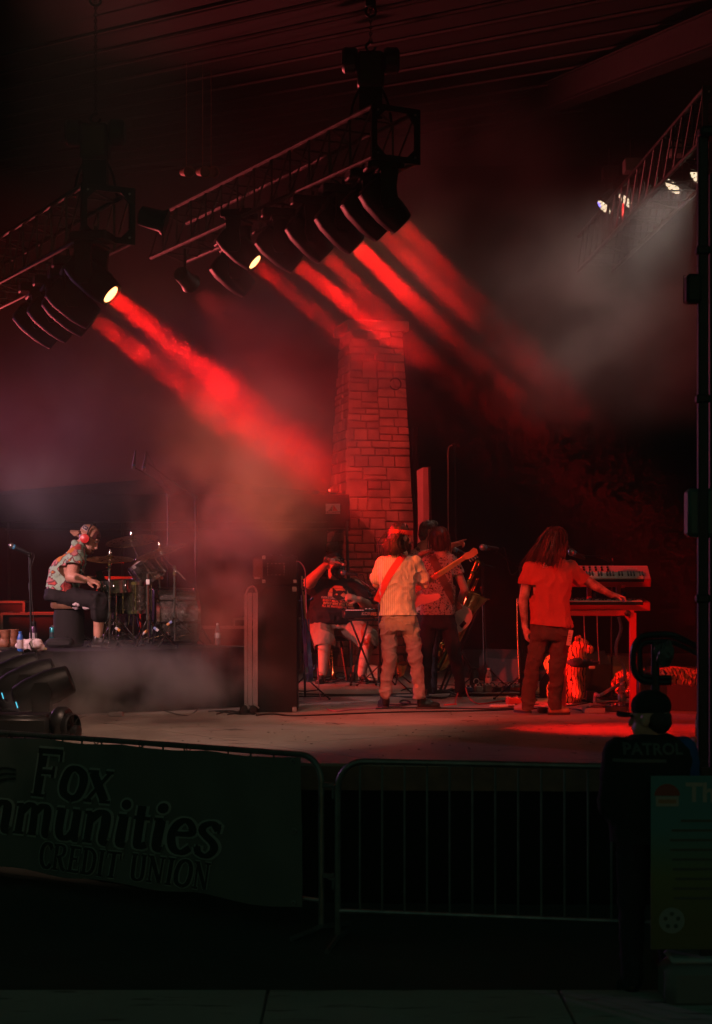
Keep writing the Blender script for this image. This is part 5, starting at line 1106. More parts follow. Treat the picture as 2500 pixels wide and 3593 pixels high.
# ---- canopy tent behind the drums
cn = thing('canopy_tent', 'black pop-up canopy with a sailboat badge on its valance', 'canopy', V(-2.2, 24.0, STAGE)); d1, d2 = 22.6, 25.4
x0, x1 = -5.2, (1226-1250)/FPX*d1; zt = px(0, 1735, d1).z; zb = px(0, 1828, d1).z; CAN = mat('black_canopy_fabric', (0.012, 0.011, 0.011), .8, var=.2)
for a, b in ((V(x0, d1, 0), V(x1, d1, 0)), (V(x1, d1, 0), V(x1, d2, 0)), (V(x1, d2, 0), V(x0, d2, 0)), (V(x0, d2, 0), V(x0, d1, 0))):
    n = 24; vs = []; fs = []; nn = (b-a).cross(V(0, 0, 1)).normalized()
    for k in range(n+1): q = a.lerp(b, k/n); vs += [V(q.x, q.y, zb+.006*math.sin(k*2.2))+nn*.012*math.sin(k*1.6), V(q.x, q.y, zt)]
    for k in range(n): fs.append((2*k, 2*k+2, 2*k+3, 2*k+1))
    g = G(); g.add(vs, fs); g.build('valance', CAN, cn)
cx, cy_ = (x0+x1)/2, (d1+d2)/2; g = G(); g.add([V(x0, d1, zt), V(x1, d1, zt), V(x1, d2, zt), V(x0, d2, zt), V(cx-.4, cy_, zt+.28), V(cx+.4, cy_, zt+.28)], [(0, 1, 5, 4), (1, 2, 5), (2, 3, 4, 5), (3, 0, 4)]); g.build('roof_fabric', CAN, cn)
FRM = mat('canopy_frame', (0.09, 0.085, 0.08), .5, .3)
for (xx, yy, lean) in ((x1-.05, d1+.03, .09), (x1-.05, d2-.03, .05), (x0+.05, d1+.03, 0), (x0+.05, d2-.03, 0), (px(432, 2000, d2).x, d2-.03, 0), (px(537, 2000, d2).x, d2-.03, 0)):
    g = G(); g.cyl(V(xx+lean, yy, STAGE), V(xx, yy, zt), .022, n=6); p_ = g.build('post', FRM, cn)
    g = G(); g.rbox(V(xx+lean, yy, STAGE+.008), (.12, .12, .016), .004); g.build('foot_plate', FRM, p_)
g = G(); g.cyl(V(x0, d2-.05, zb-.02), V(x1, d2-.05, zb-.02), .018, n=6); g.build('cross_bar', FRM, cn)
g = G(); g.cyl(V(x0, d1+.05, zb-.01), V(x1-.3, d1+.05, zb-.01), .014, n=6); g.build('cross_bar', FRM, cn)
ys = d1-.03; cq = px(1169, 1785, ys); sw, sh = 51/FPX*ys, 35/FPX*ys
g = G(); g.box(cq, (sw, .006, sh)); bdg = g.build('badge', mat('badge_white', (0.62, 0.55, 0.54), .6), cn)
g = G(); g.add([cq+V(.005, -.006, sh*.40), cq+V(.065, -.006, -sh*.22), cq+V(.0, -.006, -sh*.22)], [(0, 1, 2)]); g.build('sail', mat('sail_red', (0.55, 0.03, 0.03), .6), bdg)
for k in range(4): g = G(); x_ = -.012-.014*k; g.add([cq+V(x_, -.006, sh*(.30-.14*k)), cq+V(x_+.006, -.006, sh*(.36-.14*k)), cq+V(x_+.004, -.006, -sh*.22), cq+V(x_-.008, -.006, -sh*.22)], [(0, 1, 2, 3)]); g.build('sail_stripe', mat('sail_black', (0.02, 0.015, 0.015), .6), bdg)
g = place(text_g('ABCCANOPY', .034, .0008), cq+V(0, -.006, -sh*.44), (1, 0, 0), (0, 0, 1)); g.build('lettering', MATS['sail_black'], bdg)
g = G(); g.ell(px(1157, 1720, 22.3), (.012, .012, .012), None, 8, 6); tag(g.build('indicator_lamp', mat('red_led', (.5, .02, .02), .3, emit=(1, .05, .03), estr=6)), 'tiny glowing red indicator above the canopy badge', 'indicator')
# ---- road cases and dark boxes behind the riser
def road_case(label, c, dims, rz=0.0):
    t = thing('road_case', label, 'flight case', V(c[0], c[1], STAGE), rz, 'flight cases behind the riser'); L_, D_, H_ = dims
    g = G(); g.rbox((0, 0, H_/2+.06), (L_-.01, D_-.01, H_-.01), .006); g.build('panels', mat('black_laminate', (0.018, 0.017, 0.018), .5), t, world=False)
    EA = mat('case_edge', (0.30, 0.28, 0.27), .4, .8)
    for x in (-1, 1):
        for y in (-1, 1):
            g = G(); g.box((x*L_/2, y*D_/2, H_/2+.06), (.028, .028, H_)); g.build('edge', EA, t, world=False); g = G(); g.cyl((x*(L_/2-.08), y*(D_/2-.08)-.02, .03), (x*(L_/2-.08), y*(D_/2-.08)+.02, .03), .03, n=12); g.build('caster', RUBBER, t, world=False)
        for z in (0, 1): g = G(); g.box((0, x*D_/2, .06+H_*z), (L_, .026, .026)); g.build('edge', EA, t, world=False); g = G(); g.box((x*L_/2, 0, .06+H_*z), (.026, D_, .026)); g.build('edge', EA, t, world=False)
    for x in (-.2, .2): g = G(); g.rbox((x*L_, -D_/2-.008, H_*.62), (.09, .014, .10), .008); g.build('latch', EA, t, world=False)
    return t
q = px(120, 2300, 19.8); road_case('flight case with pale edges behind the boots', (q.x, q.y), (.62, .6, .82)); q = px(-10, 2300, 20.4); road_case('taller flight case half hidden behind the microphone stand', (q.x, q.y), (.7, .7, .95), .1)
q = px(770, 2300, 21.5); road_case('long low flight case behind the bass drum', (q.x, q.y), (1.3, .6, .62), .05); q = px(940, 2300, 23); road_case('square flight case under the canopy behind the amplifier', (q.x, q.y), (.8, .7, .7), -.1)
g = G(); g.rbox(px(420, 2028, 19.6), (1.0, .06, .035), .006); sf = thing('keyboard_shelf', 'thin wooden shelf on legs behind the snare drum', 'shelf', px(420, 2300, 19.6)); g.build('board', WOOD, sf)
for x in (345, 495): g = G(); a_ = px(x, 2032, 19.6); g.cyl(V(a_.x, a_.y, STAGE), a_, .018, n=6); g.build('leg', DARKM, sf)
# ------------------------------------------------------------------ floor lights and fog machine
FD = V(0.93, 0.10, 0.36).normalized()
HEADW = mat('floor_head_shell', (0.035, 0.030, 0.038), .42, var=.2, vscale=6)
for k, (x, y, d) in enumerate(((150, 2420, 14.3), (98, 2390, 14.75), (48, 2366, 15.15), (2, 2346, 15.5))):
    c = px(x, y, d)
    t = moving_head(('standing moving head deepest in the smoke on the floor', 'standing moving head second from the fog machine', 'standing moving head between its neighbours below the boots', 'standing moving head tucked under the riser corner')[k], c, FD, 0, False, 'moving heads standing on the stage floor', True)
    g = G(); q = c-FD*.20-V(0, .13, .045); g.rbox(q, (.008, .012, .055), .003, rot=Matrix.Rotation(-.3, 3, 'Y')); g.build('status_display', mat('cyan_display', (.05, .3, .4), .3, emit=(.1, .75, 1.0), estr=0.9), t)
    bz = c.z-.33-.09
    if bz > STAGE+.02: g = G(); g.rbox(V(c.x, c.y, (bz+STAGE)/2), (.42, .34, bz-STAGE), .01); g.build('stand_box', BLACK, t)
fm = thing('fog_machine', 'black fog machine with a ducted round fan lying at the stage edge', 'fog machine', V(px(120, 2585, 13.3).x, 13.3, STAGE)); z = lambda y: px(0, y, 13.3).z
g = G(); g.rbox(px(60, 2545, 13.3)+V(0, 0, 0), (.55, .34, .16), .03); g.build('body', BLACK, fm)
g = G(); g.rbox(px(60, 2510, 13.3), (.5, .28, .03), .01); g.build('lid', DARKM, fm)
g = G(); c = px(170, 2540, 13.3); g.cyl(c-V(.12, 0, 0), c+V(.06, 0, 0), .075, n=16); g.build('duct', BLACK, fm)
g = G(); c = px(218, 2532, 13.3); g.lathe([(.03, -.06), (.10, -.055), (.118, -.03), (.118, .03), (.10, .055), (.03, .06)], c, (1, -.3, 0), 22); fan = g.build('fan_drum', BLACK, fm)
g = G(); c = px(250, 2548, 13.25); g.lathe([(.02, -.05), (.085, -.045), (.10, -.02), (.10, .02), (.088, .03), (.085, .0), (.02, -.01)], c, (.9, -.5, .05), 20); g.build('nozzle_ring', BLACK, fm)
for k in range(4):
    g = G(); a_ = k*math.pi/4; o = V(.9, -.5, .05).normalized(); s1 = o.orthogonal().normalized(); d_ = Matrix.Rotation(a_, 3, o) @ s1; g.cyl(c-d_*.09+o*.02, c+d_*.09+o*.02, .006, n=5); g.build('grille_bar', DARKM, fm)
g = G(); c = px(268, 2566, 13.2); g.lathe([(.01, -.03), (.045, -.025), (.05, 0), (.045, .025), (.01, .03)], c, (1, -.4, 0), 16); g.build('side_knob', BLACK, fm)
def cable(label, pts, r=.007, mt=RUBBER, name='cable', group=None, cat='cable'):
    g = G(); g.tube([Vector(p) for p in pts], r, 6, 6); return tag(g.build(name, mt), label, cat, group)
fz = lambda x, y, z=.008: V(fl(x, y).x, fl(x, y).y, STAGE+z)
cable('thick grey power cable running from the fog machine to an inline box', [fz(275, 2520), fz(310, 2512), fz(350, 2509), fz(388, 2508)], .012, mat('grey_cable', (.16, .15, .15), .6))
ib = thing('inline_power_box', 'grey inline power box on the floor before the riser', 'power box', fz(408, 2512, 0)); g = G(); g.rbox(fz(408, 2514, .022), (.13, .08, .044), .01); g.build('housing', mat('grey_box', (.26, .25, .25), .5), ib); g = G(); g.rbox(fz(413, 2514, .050), (.04, .04, .018), .006); g.build('plug', BLACK, ib)
cable('thin black cable hanging from the riser end to the floor', [rpt(800, 2268), V(rpt(800, 2268).x, rpt(800, 2268).y-.05, RZ-.05), fz(770, 2440, .2), fz(690, 2495), fz(640, 2512), fz(560, 2490)], .006)
# ------------------------------------------------------------------ amplifier stack
AM = mat('amp_tolex', (0.014, 0.014, 0.0145), .6, var=.25, vscale=40, bump=.3, bscale=200, spec=.15); AG = mat('amp_grille', (0.10, 0.075, 0.06), .9, var=.4, vscale=120)
d0 = 16.15; AP = lambda x, y, dd=0.0: px(x, y, d0+dd)
def wbox(g, x0_, y0_, x1_, y1_, dd0, dd1, b=.012): a = AP(x0_, y0_, 0); c = AP(x1_, y1_, 0); m_ = (a+c)/2; return g.rbox(V(m_.x, d0+(dd0+dd1)/2, m_.z), (abs(c.x-a.x), dd1-dd0, abs(a.z-c.z)), b)
cab = thing('speaker_cabinet', 'tall black speaker cabinet standing on end by the riser', 'cabinet', V(AP(970, 2500).x, d0+.3, STAGE)); ztop = AP(0, 2056).z
xa, xb = AP(898, 0).x, AP(1041, 0).x; xf = AP(880, 0).x
g = G(); pr = [V(xa, 0, STAGE+.005), V(xb, 0, STAGE+.005), V(xb, 0, ztop), V(xa+.10, 0, ztop), V(xa, 0, ztop-.10)]; g.ngon([V(p.x, d0+.31, p.z) for p in pr], .62, (0, 1, 0)); g.build('cabinet_body', AM, cab, smooth=False)
g = G(); g.box(V(xa-.006, d0+.31, (STAGE+ztop-.1)/2), (.014, .56, ztop-STAGE-.16)); g.build('grille', AG, cab)
for p in ((xb, STAGE+.03), (xb, ztop-.03)):
    g = G(); g.rbox(V(p[0]-.018, d0-.002, p[1]), (.045, .012, .05), .005); g.build('corner_guard', STEEL, cab)
hd = thing('amplifier_head', 'small black amplifier head with studded side on top of the tall cabinet', 'amplifier', V(AP(960, 0).x, d0+.3, ztop))
ht = AP(0, 1950).z; g = G(); x_0, x_1 = AP(886, 0).x, AP(1036, 0).x; pr = [V(x_0, 0, ztop+.012), V(x_1+.012, 0, ztop+.012), V(x_1+.012, 0, ht-.12), V(x_1, 0, ht), V(x_0, 0, ht)]
g.ngon([V(p.x, d0+.30, p.z) for p in pr], .5, (0, 1, 0)); hb = g.build('shell', AM, hd, smooth=False)
g = G(); g.box(V(AP(905, 0).x, d0+.047, (ht+ztop)/2+.02), (.088, .01, ht-ztop-.10)); g.build('grille_cloth', AG, hd)
g = G(); g.box(V(AP(903, 0).x, d0+.040, ztop+.075), (.055, .006, .018)); g.build('name_plate', STEEL, hd)
for k in range(16):
    if k < 5: x_, y_ = 941+k*14, 1977
    elif k < 10: x_, y_ = 941+(k-5)*14, 2017
    elif k < 13: x_, y_ = 940, 1987+(k-10)*10
    else: x_, y_ = 998, 1987+(k-13)*10
    g = G(); g.ell(AP(x_, y_, .048), (.006, .005, .006), None, 8, 6); g.build('stud', CHROME, hd)
for x_, y_ in ((926, 1956), (926, 2040), (1036, 2040)): g = G(); g.rbox(AP(x_, y_, .046), (.035, .012, .035), .004); g.build('corner_guard', STEEL, hd)
for x_ in (952, 985, 1022): g = G(); g.ell(AP(x_, 1949, .2), (.014, .014, .008), None, 8, 6); g.build('foot', RUBBER, hd)
cable('magenta cable arching from the amplifier head down to the bass', [AP(1034, 1972, .1), AP(1052, 1972, .1), AP(1070, 2000, .15), AP(1073, 2060, .2), AP(1082, 2200, .25), fz(1110, 2380, .3), fz(1125, 2450), fz(1160, 2495), fz(1240, 2492), fz(1340, 2486)], .006, mat('magenta_cable', (.35, .12, .2), .5))
ht_ = thing('hand_truck', 'folded grey hand truck on casters leaning by the cabinet', 'hand truck', fz(888, 2500, 0)); HM = mat('truck_grey', (.30, .26, .28), .45, .5, var=.2)
for x_, y0_, w_ in ((863, 2085, .03), (877, 2080, .04), (896, 2080, .045)): g = G(); a = AP(x_, 2475, -.10); b = AP(x_+2, y0_, -.08); g.box((a+b)/2, (w_, .03, (b-a).length)); g.build('rail', HM, ht_)
g = G(); g.tube([AP(863, 2085, -.08), AP(872, 2065, -.07), AP(888, 2058, -.07), AP(899, 2068, -.07), AP(902, 2082, -.08)], .011, 6, 3); g.build('handle', HM, ht_)
for x_, y_ in ((862, 2485), (893, 2490)):
    g = G(); c = AP(x_-6, y_, -.16); c.z = STAGE+.04; g.lathe([(.012, -.018), (.036, -.016), (.04, 0), (.036, .016), (.012, .018)], c, (.5, -1, 0), 18); w_ = g.build('caster', RUBBER, ht_)
    g = G(); g.rbox(c+V(.035, 0, .035), (.07, .05, .012), .004, rot=Matrix.Rotation(.7, 3, 'Y')); g.build('fork', STEEL, w_)
rr = random.Random(4)
for k in range(4):
    cable('loose black cable coiled at the foot of the hand truck', [fz(740+rr.uniform(-20, 30), 2505+rr.uniform(-8, 6)), fz(800+rr.uniform(-15, 15), 2500+rr.uniform(-6, 8)), fz(850, 2508+rr.uniform(-6, 8)), fz(895+rr.uniform(-10, 10), 2502+rr.uniform(-4, 8)), fz(860, 2498+rr.uniform(-4, 4)), fz(800, 2510)], .006, group='cables coiled by the hand truck')
# ------------------------------------------------------------------ guitars
def neck_pts(a, b, g, w0, w1, th, nrm):
    a, b = Vector(a), Vector(b); d_ = (b-a).normalized(); s = d_.cross(Vector(nrm)).normalized(); n_ = Vector(nrm).normalized()
    return g.loft([[p+s*w*i+n_*th*j for i, j in ((-1, 0), (-.6, 1), (.6, 1), (1, 0), (.9, -.35), (-.9, -.35))] for p, w in ((a, w0), (b, w1))])
def guitar(label, a, b, nrm, body, outline, up, col, fret, hs=.17, name='bass_guitar', pegs=4, thick=.042, pick=None):
    """a: heel on the body, b: nut; outline: body polygon (along, across) from the heel, across up"""
    a, b, n_ = Vector(a), Vector(b), Vector(nrm).normalized(); d_ = (a-b).normalized(); s = d_.cross(n_).normalized(); t = thing(name, label, 'guitar', a)
    pts = [Vector((x, y)) for x, y in outline]; P = smooth_path([V(p.x, p.y, 0) for p in pts]+[V(pts[0].x, pts[0].y, 0)], 5)[:-1]
    g = G(); g.ngon([a+d_*p.x+s*p.y for p in P], thick, n_); bd = g.build('body', body, t)
    g = neck_pts(a+d_*.10, b, G(), .031, .021, .018, n_); nk = g.build('neck', col, t)
    g = G(); q = a+d_*.02; g.loft([[p+s*w*i-n_*(.014+.006*j) for i, j in ((-1, 0), (1, 0), (1, 1), (-1, 1))] for p, w in ((a+d_*.12, .030), (b, .020))]); fb = g.build('fingerboard', fret, t)
    for k in range(14): L_ = (a-b).length; x_ = L_*(1-2**(-(k+1)/12))*1.35; g = G(); p = b+d_*min(x_, L_+.08)-n_*.021; g.cyl(p-s*.022, p+s*.022, .0018, n=4); g.build('fret', STEEL, fb)
    g = G(); h = b-d_*hs; g.ngon([b+s*.021, b-d_*.03+s*.035, b-d_*hs*.55+s*.045, h+s*.040, h-d_*.02, h-s*.03, b-d_*hs*.6-s*.020, b-d_*.05-s*.030, b-s*.021], .015, n_); hd_ = g.build('headstock', col, t)
    for k in range(pegs): g = G(); p = b-d_*(.035+.033*k*hs/.17)+s*.052; g.cyl(p-s*.02, p+s*.012, .004, n=6); g.ell(p+s*.016, (.012, .012, .008), None, 8, 6); g.build('tuning_peg', CHROME, hd_)
    for k in range(pegs): o = (k-(pegs-1)/2)*.0095; g = G(); g.cyl(b+s*o*.8-n_*.024, a+d_*.33+s*o-n_*.03, .0011, n=4); g.build('string', STEEL, t)
    g = G(); g.rbox(a+d_*.33-n_*(thick/2+.006), (.05, .075, .012), .003, rot=Matrix((d_, s, n_)).transposed()); g.build('bridge', CHROME, bd)
    if pick: g = G(); g.ngon([a+d_*x+s*y-n_*(thick/2+.002) for x, y in pick], .003, n_); g.build('pickguard', mat('pickguard', (.5, .45, .4), .4), bd)
    return t
OUT = [(-.10, .13), (-.16, .165), (-.13, .205), (-.02, .19), (.08, .155), (.2, .165), (.32, .195), (.42, .14), (.45, .02), (.42, -.11), (.33, -.185), (.2, -.16), (.08, -.135), (.0, -.165), (-.07, -.18), (-.10, -.15), (-.03, -.09), (.0, -.05), (.0, .05), (-.03, .09)]
d0 = 16.53
guitar('pale bass guitar with a maple neck slung across the headband man', A_(1462, 2070, .30) if False else px(1462, 2066, 16.86), px(1628, 1957, 16.55), (-.15, 1, .1), mat('cream_lacquer', (.55, .47, .38), .25, coat=.8), OUT, 1, mat('maple', (.50, .27, .11), .35, coat=.5, var=.2, vscale=5), mat('maple_board', (.40, .20, .08), .4), hs=.15)
guitar('light guitar hanging in front of the man with the brown strap', px(1560, 2122, 18.50), px(1432, 1990, 18.85), (.12, 1, .1), MATS['cream_lacquer'], [(x*.86, y*.86) for x, y in OUT], 1, MATS['maple'], mat('rosewood', (.05, .025, .018), .5), hs=.15, name='electric_guitar', pegs=6)
guitar('blue bass guitar turned edge on in its floor stand beside the amplifier', px(1076, 2235, 16.95), px(1065, 2088, 17.0), (1, .12, .0), mat('blue_lacquer', (.035, .04, .18), .3, coat=.8), OUT, 1, MATS['maple'], MATS['rosewood'], hs=.17)
gs = thing('guitar_stand', 'black tripod guitar stand holding the blue bass', 'stand', fz(1082, 2455, 0)); p = fz(1070, 2455, 0)+V(0, .10, 0)
tripod(gs, p, px(1068, 2140, 17.12), .30, .010, BLACK, .24, -.5)
g = G(); q = px(1068, 2106, 17.1); g.tube([q+V(-.07, .02, -.02), q+V(-.02, -.02, 0), q+V(.06, -.06, .0), q+V(.09, -.10, .02)], .012, 6, 3); g.build('neck_yoke', BLACK, gs)
g = G(); q = p+V(0, -.05, .30); g.tube([q+V(0, .05, 0), q+V(.04, -.05, 0), q+V(.10, -.08, .02), q+V(.11, -.08, .07)], .012, 6, 3); g.build('cradle', BLACK, gs)
# ------------------------------------------------------------------ seated man's keyboard, trumpet, microphone
d0 = 20.7; KB = lambda x, y, dd=0.0: px(x, y, d0+dd)
kb = thing('synthesizer', 'small black synthesizer on a crossed stand before the seated man', 'synthesizer', V(KB(1262, 0).x, d0, STAGE))
g = G(); a, b = KB(1205, 2166, .1), KB(1318, 2148, -.12); m_ = KB(1262, 2152); g.rbox(m_, (.40, .30, .10), .012, rot=Matrix.Rotation(.10, 3, 'Z') @ Matrix.Rotation(-.05, 3, 'Y')); bd = g.build('case', BLACK, kb)
g = place(text_g('KORG', .052, .001), KB(1291, 2158, -.175), (1, .1, 0), (0, 0, 1)); g.build('maker_lettering', mat('synth_print', (.55, .38, .3), .5), bd)
g = place(text_g('MS', .058, .002), KB(1312, 2160, -.175), (1, .1, 0), (0, 0, 1)); g.build('model_lettering', mat('orange_print', (.55, .16, .06), .5), bd)
for k in range(5): g = G(); p = KB(1285+k*7, 2137, -.05); g.rbox(p, (.022, .04, .022), .004); g.build('knob', BLACK if k % 2 else WHITEP, bd)
for k in range(8): g = G(); p = KB(1218+k*8, 2141, -.13); g.rbox(p, (.024, .10, .012), .002); g.build('key', WHITEP, bd)
g = G(); g.rbox(KB(1275, 2175), (.36, .26, .02), .005); g.build('tray', BLACK, kb)
for s in (-1, 1):
    for dd in (-.10, .12): g = G(); p0 = KB(1262+s*30, 2180, dd); p1 = V(KB(1276-s*44, 0).x, d0+dd, STAGE+.015); q = (p1-p0); g.box((p0+p1)/2, (.045, .022, q.length), rot=q.to_track_quat('Z', 'Y').to_matrix()); g.build('stand_leg', BLACK, kb)
for s in (-1, 1): g = G(); p = V(KB(1276+s*44, 0).x, d0, STAGE+.018); g.cyl(p-V(0, .22, 0), p+V(0, .22, 0), .016, n=8); g.build('foot_bar', BLACK, kb)
tp = thing('trumpet', 'brass trumpet standing bell down on a low peg', 'trumpet', fz(1172, 2392, 0)); p = fz(1172, 2392, 0); T = lambda x, y: px(x, y, p.y)
g = G(); g.lathe([(.062, 0), (.058, .004), (.034, .03), (.018, .08), (.010, .16), (.0075, .24), (.006, .40)], V(p.x, p.y, STAGE+.03), (-.07, 0, 1), 20); g.build('bell', BRASS, tp)
g = G(); g.tube([T(1162, 2268), T(1163, 2260), T(1158, 2258), T(1156, 2268), T(1158, 2330), T(1161, 2345), T(1166, 2345)], .0065, 6, 4); g.build('tuning_slide', BRASS, tp)
for k in range(3): g = G(); q = T(1160+k*1.0, 2280+k*14); g.cyl(q-V(.045, .02, 0), q+V(.03, -.02, 0), .010, n=10); v_ = g.build('valve', BRASS, tp); g = G(); g.cyl(q-V(.075, .02, 0), q-V(.045, .02, 0), .004, n=6); g.build('valve_stem', CHROME, v_)
g = G(); g.cyl(T(1151, 2216), T(1157, 2290), .005, n=8); g.lathe([(.009, 0), (.013, .006), (.006, .03)], T(1150, 2211), (.08, 0, -1), 10); g.build('mouthpiece_pipe', BRASS, tp)
for k in range(3): g = G(); a_ = k*2.1; g.cyl(V(p.x, p.y, STAGE+.06), V(p.x+.14*math.cos(a_), p.y+.14*math.sin(a_), STAGE+.01), .008, n=6); g.build('peg_leg', BLACK, tp)
q = px(1335, 2400, 20.4); mic_stand('low boom stand bringing a microphone to the seated man', V(q.x, q.y, STAGE), px(1330, 2082, 20.4), [px(1350, 2094, 20.4), px(1320, 2075, 20.4), px(1246, 2016, 20.9)], (px(1197, 2008, 20.95), px(1246, 2016, 20.9)), k=1.2)
st_ = thing('seat_stool', 'black stool hidden under the seated man', 'stool', V(px(1172, 0, 21.5).x, 21.55, STAGE)); q = V(px(1172, 0, 21.5).x, 21.55, STAGE)
zs = px(0, 2215, 21.5).z-.06; g = G(); g.lathe([(.02, -.07), (.2, -.06), (.21, -.02), (.19, 0), (.02, .005)], V(q.x, q.y, zs), (0, 0, 1), 20); g.build('seat', BLACK, st_)
for k in range(4): g = G(); a_ = .78+k*math.pi/2; g.cyl(V(q.x, q.y, zs-.05)+V(.12*math.cos(a_), .12*math.sin(a_), 0), q+V(.24*math.cos(a_), .24*math.sin(a_), 0), .015, n=6); g.build('leg', DARKM, st_)
cj = thing('wooden_crate', 'square wooden box with a round hole by the synthesizer stand', 'box', fz(1283, 2388, 0)); q = fz(1283, 2390, 0)+V(0, .12, 0)
g = G(); g.rbox(q+V(0, 0, .10), (.32, .24, .19), .01); cb_ = g.build('box_body', mat('raw_plywood', (.45, .28, .18), .6, var=.2, vscale=4), cj)
g = G(); g.torus(q+V(-.03, -.123, .10), (0, 1, 0), .045, .006, 20, 6); g.build('port_rim', BLACK, cj)
g = G(); g.rbox(q+V(-.16, -.10, .06), (.07, .07, .11), .012); tag(g.build('adapter_box', BLACK), 'small black adapter resting against the wooden box', 'adapter')
for k in range(7):
    rr = random.Random(30+k); y_ = 2388+rr.uniform(-14, 12); pts = [fz(1095+rr.uniform(-20, 30), y_), fz(1150+rr.uniform(-20, 20), y_+rr.uniform(-8, 12)), fz(1210+rr.uniform(-20, 20), y_+rr.uniform(-10, 10), .03), fz(1260+rr.uniform(-20, 20), y_+rr.uniform(0, 12)), fz(1330+rr.uniform(-20, 40), y_+rr.uniform(-6, 10))]
    cable('thin black cable tangled on the floor around the seated man', pts, .006, group='cables around the seated man')
# small sax on a stand between the bass player's legs
sx = thing('alto_saxophone', 'small brass saxophone upright on a stand beside the stone pillar', 'saxophone', fz(1398, 2400, 0)); q = fz(1398, 2400, 0)
g = G(); g.tube([px(1388, 2280, q.y), px(1392, 2300, q.y), px(1398, 2340, q.y), px(1402, 2362, q.y), px(1408, 2366, q.y-.02), px(1413, 2350, q.y-.05), px(1414, 2328, q.y-.08)], [.010, .013, .02, .03, .034, .04, .065], 12, 5); g.build('body_tube', BRASS, sx)
for k in range(6): g = G(); g.lathe([(.014, 0), (.014, .006), (.004, .008)], px(1391+k*1.6, 2300+k*9, q.y-.03), (.2, -1, 0), 10); g.build('key_cup', BRASS, sx)
for k in range(3): g = G(); a_ = k*2.1+.3; g.cyl(q+V(0, 0, .14), q+V(.16*math.cos(a_), .16*math.sin(a_), .01), .009, n=6); g.build('stand_leg', BLACK, sx)
# baritone saxophone
bs = thing('baritone_saxophone', 'large brass baritone saxophone slanting on a stand behind the guitarist', 'saxophone', fz(1545, 2412, 0)); d0 = 19.3; X = lambda x, y, dd=0.0: px(x, y, d0+dd)
g = G(); g.tube([X(1678, 1986), X(1684, 1974), X(1676, 1968), X(1666, 1985), X(1640, 2060), X(1600, 2165), X(1560, 2262), X(1535, 2305)], [.013, .014, .016, .018, .028, .034, .042, .05], 12, 6); b1 = g.build('body_tube', BRASS, bs)
g = G(); g.tube([X(1535, 2305), X(1522, 2326, -.02), X(1538, 2340, -.06), X(1562, 2318, -.10), X(1600, 2236, -.12), X(1645, 2140, -.14), X(1662, 2108, -.16), X(1674, 2084, -.17)], [.05, .055, .06, .063, .07, .085, .105, .15], 16, 6); g.build('bell', BRASS, bs)
g = G(); g.torus(X(1674, 2084, -.17), (.45, -.05, 1), .15, .008, 24, 6); g.build('bell_rim', BRASS, bs)
for k in range(11):
    f = k/10; p = X(1658-f*118, 2010+f*282, -.045-.03*f); g = G(); g.lathe([(.020+.012*f, 0), (.020+.012*f, .010), (.008, .014)], p, (.2, -1, .1), 12); c_ = g.build('key_cup', BRASS, bs)
    g = G(); g.cyl(p+V(.03, -.01, .02), p+V(.06, -.005, .07), .005, n=5); g.build('key_arm', BRASS, c_)
for o in (.035, .055): g = G(); g.cyl(X(1662, 2030, -.02)+V(o, -.03, 0), X(1552, 2282, -.05)+V(o, -.03, 0), .005, n=6); g.build('key_rod', BRASS, bs)
g = G(); g.torus(X(1530, 2315, -.10), (.1, -1, 0), .05, .006, 18, 5); g.build('key_guard', BRASS, bs)
sst = thing('saxophone_stand', 'black folding stand under the baritone saxophone', 'stand', fz(1570, 2420, 0)); q = fz(1590, 2416, 0)
for a_, b_ in ((X(1690, 2120, -.1), fz(1560, 2425, .02)), (X(1580, 2330, .05), fz(1545, 2432, .02)), (X(1620, 2290, .1), fz(1690, 2412, .02))): g = G(); g.cyl(a_, b_, .013, n=8); g.build('leg', DARKM, sst)
g = G(); g.cyl(fz(1528, 2433, .022), fz(1580, 2433, .022), .022, n=10); g.build('foot_bar', BLACK, sst)
g = G(); g.tube([X(1688, 2060, -.2), X(1694, 2095, -.1), X(1700, 2115, -.05), X(1690, 2122, -.1)], .010, 6, 4); g.build('cradle', mat('red_pad', (.4, .04, .03), .5), sst)
q = px(1700, 2378, 20.6); mic_stand('boom stand with a thin rod reaching behind the pointing man', V(q.x, q.y, STAGE), px(1693, 1978, 20.6), [px(1738, 1990, 20.6), px(1693, 1978, 20.6), px(1640, 1942, 20.4), px(1600, 1922, 20.2)], (px(1590, 1926, 20.2), px(1612, 1935, 20.2)), k=1.1)
q = px(1829, 2398, 18.0); mic_stand('boom stand with a blue ringed microphone beside the long haired man', V(q.x, q.y, STAGE), px(1826, 1996, 18.0), [px(1850, 2012, 18.0), px(1826, 1996, 18.0), px(1792, 1972, 17.9), px(1742, 1932, 17.7)], (px(1687, 1920, 17.6), px(1745, 1925, 17.7)), k=1.25)
q = px(1606, 2345, 24.2); mic_stand('very tall straight pole beside the stone pillar with a hanging wire', V(q.x, q.y, STAGE), px(1597, 1572, 24.2), [px(1597, 1572, 24.2), px(1597, 1555, 24.1), px(1580, 1562, 24.1)], None, 'round')
cable('thin wire hanging beside the tall pole', [px(1588, 1562, 24.1), px(1574, 1575, 24.1), px(1573, 1650, 24.1), px(1574, 1900, 24.1), px(1578, 2200, 24.1), V(px(1580, 0, 24.1).x, 24.1, STAGE+.01)], .007, mat('pale_wire', (.3, .26, .24), .5))
bn = thing('rolled_banner', 'tall pale fabric panel leaning beside the stone pillar', 'banner', V(px(1490, 0, 25.3).x, 25.3, STAGE)); c = lambda x, y, dd=0: px(x, y, 25.3+dd)
g = G(); nn = 14; vs = []
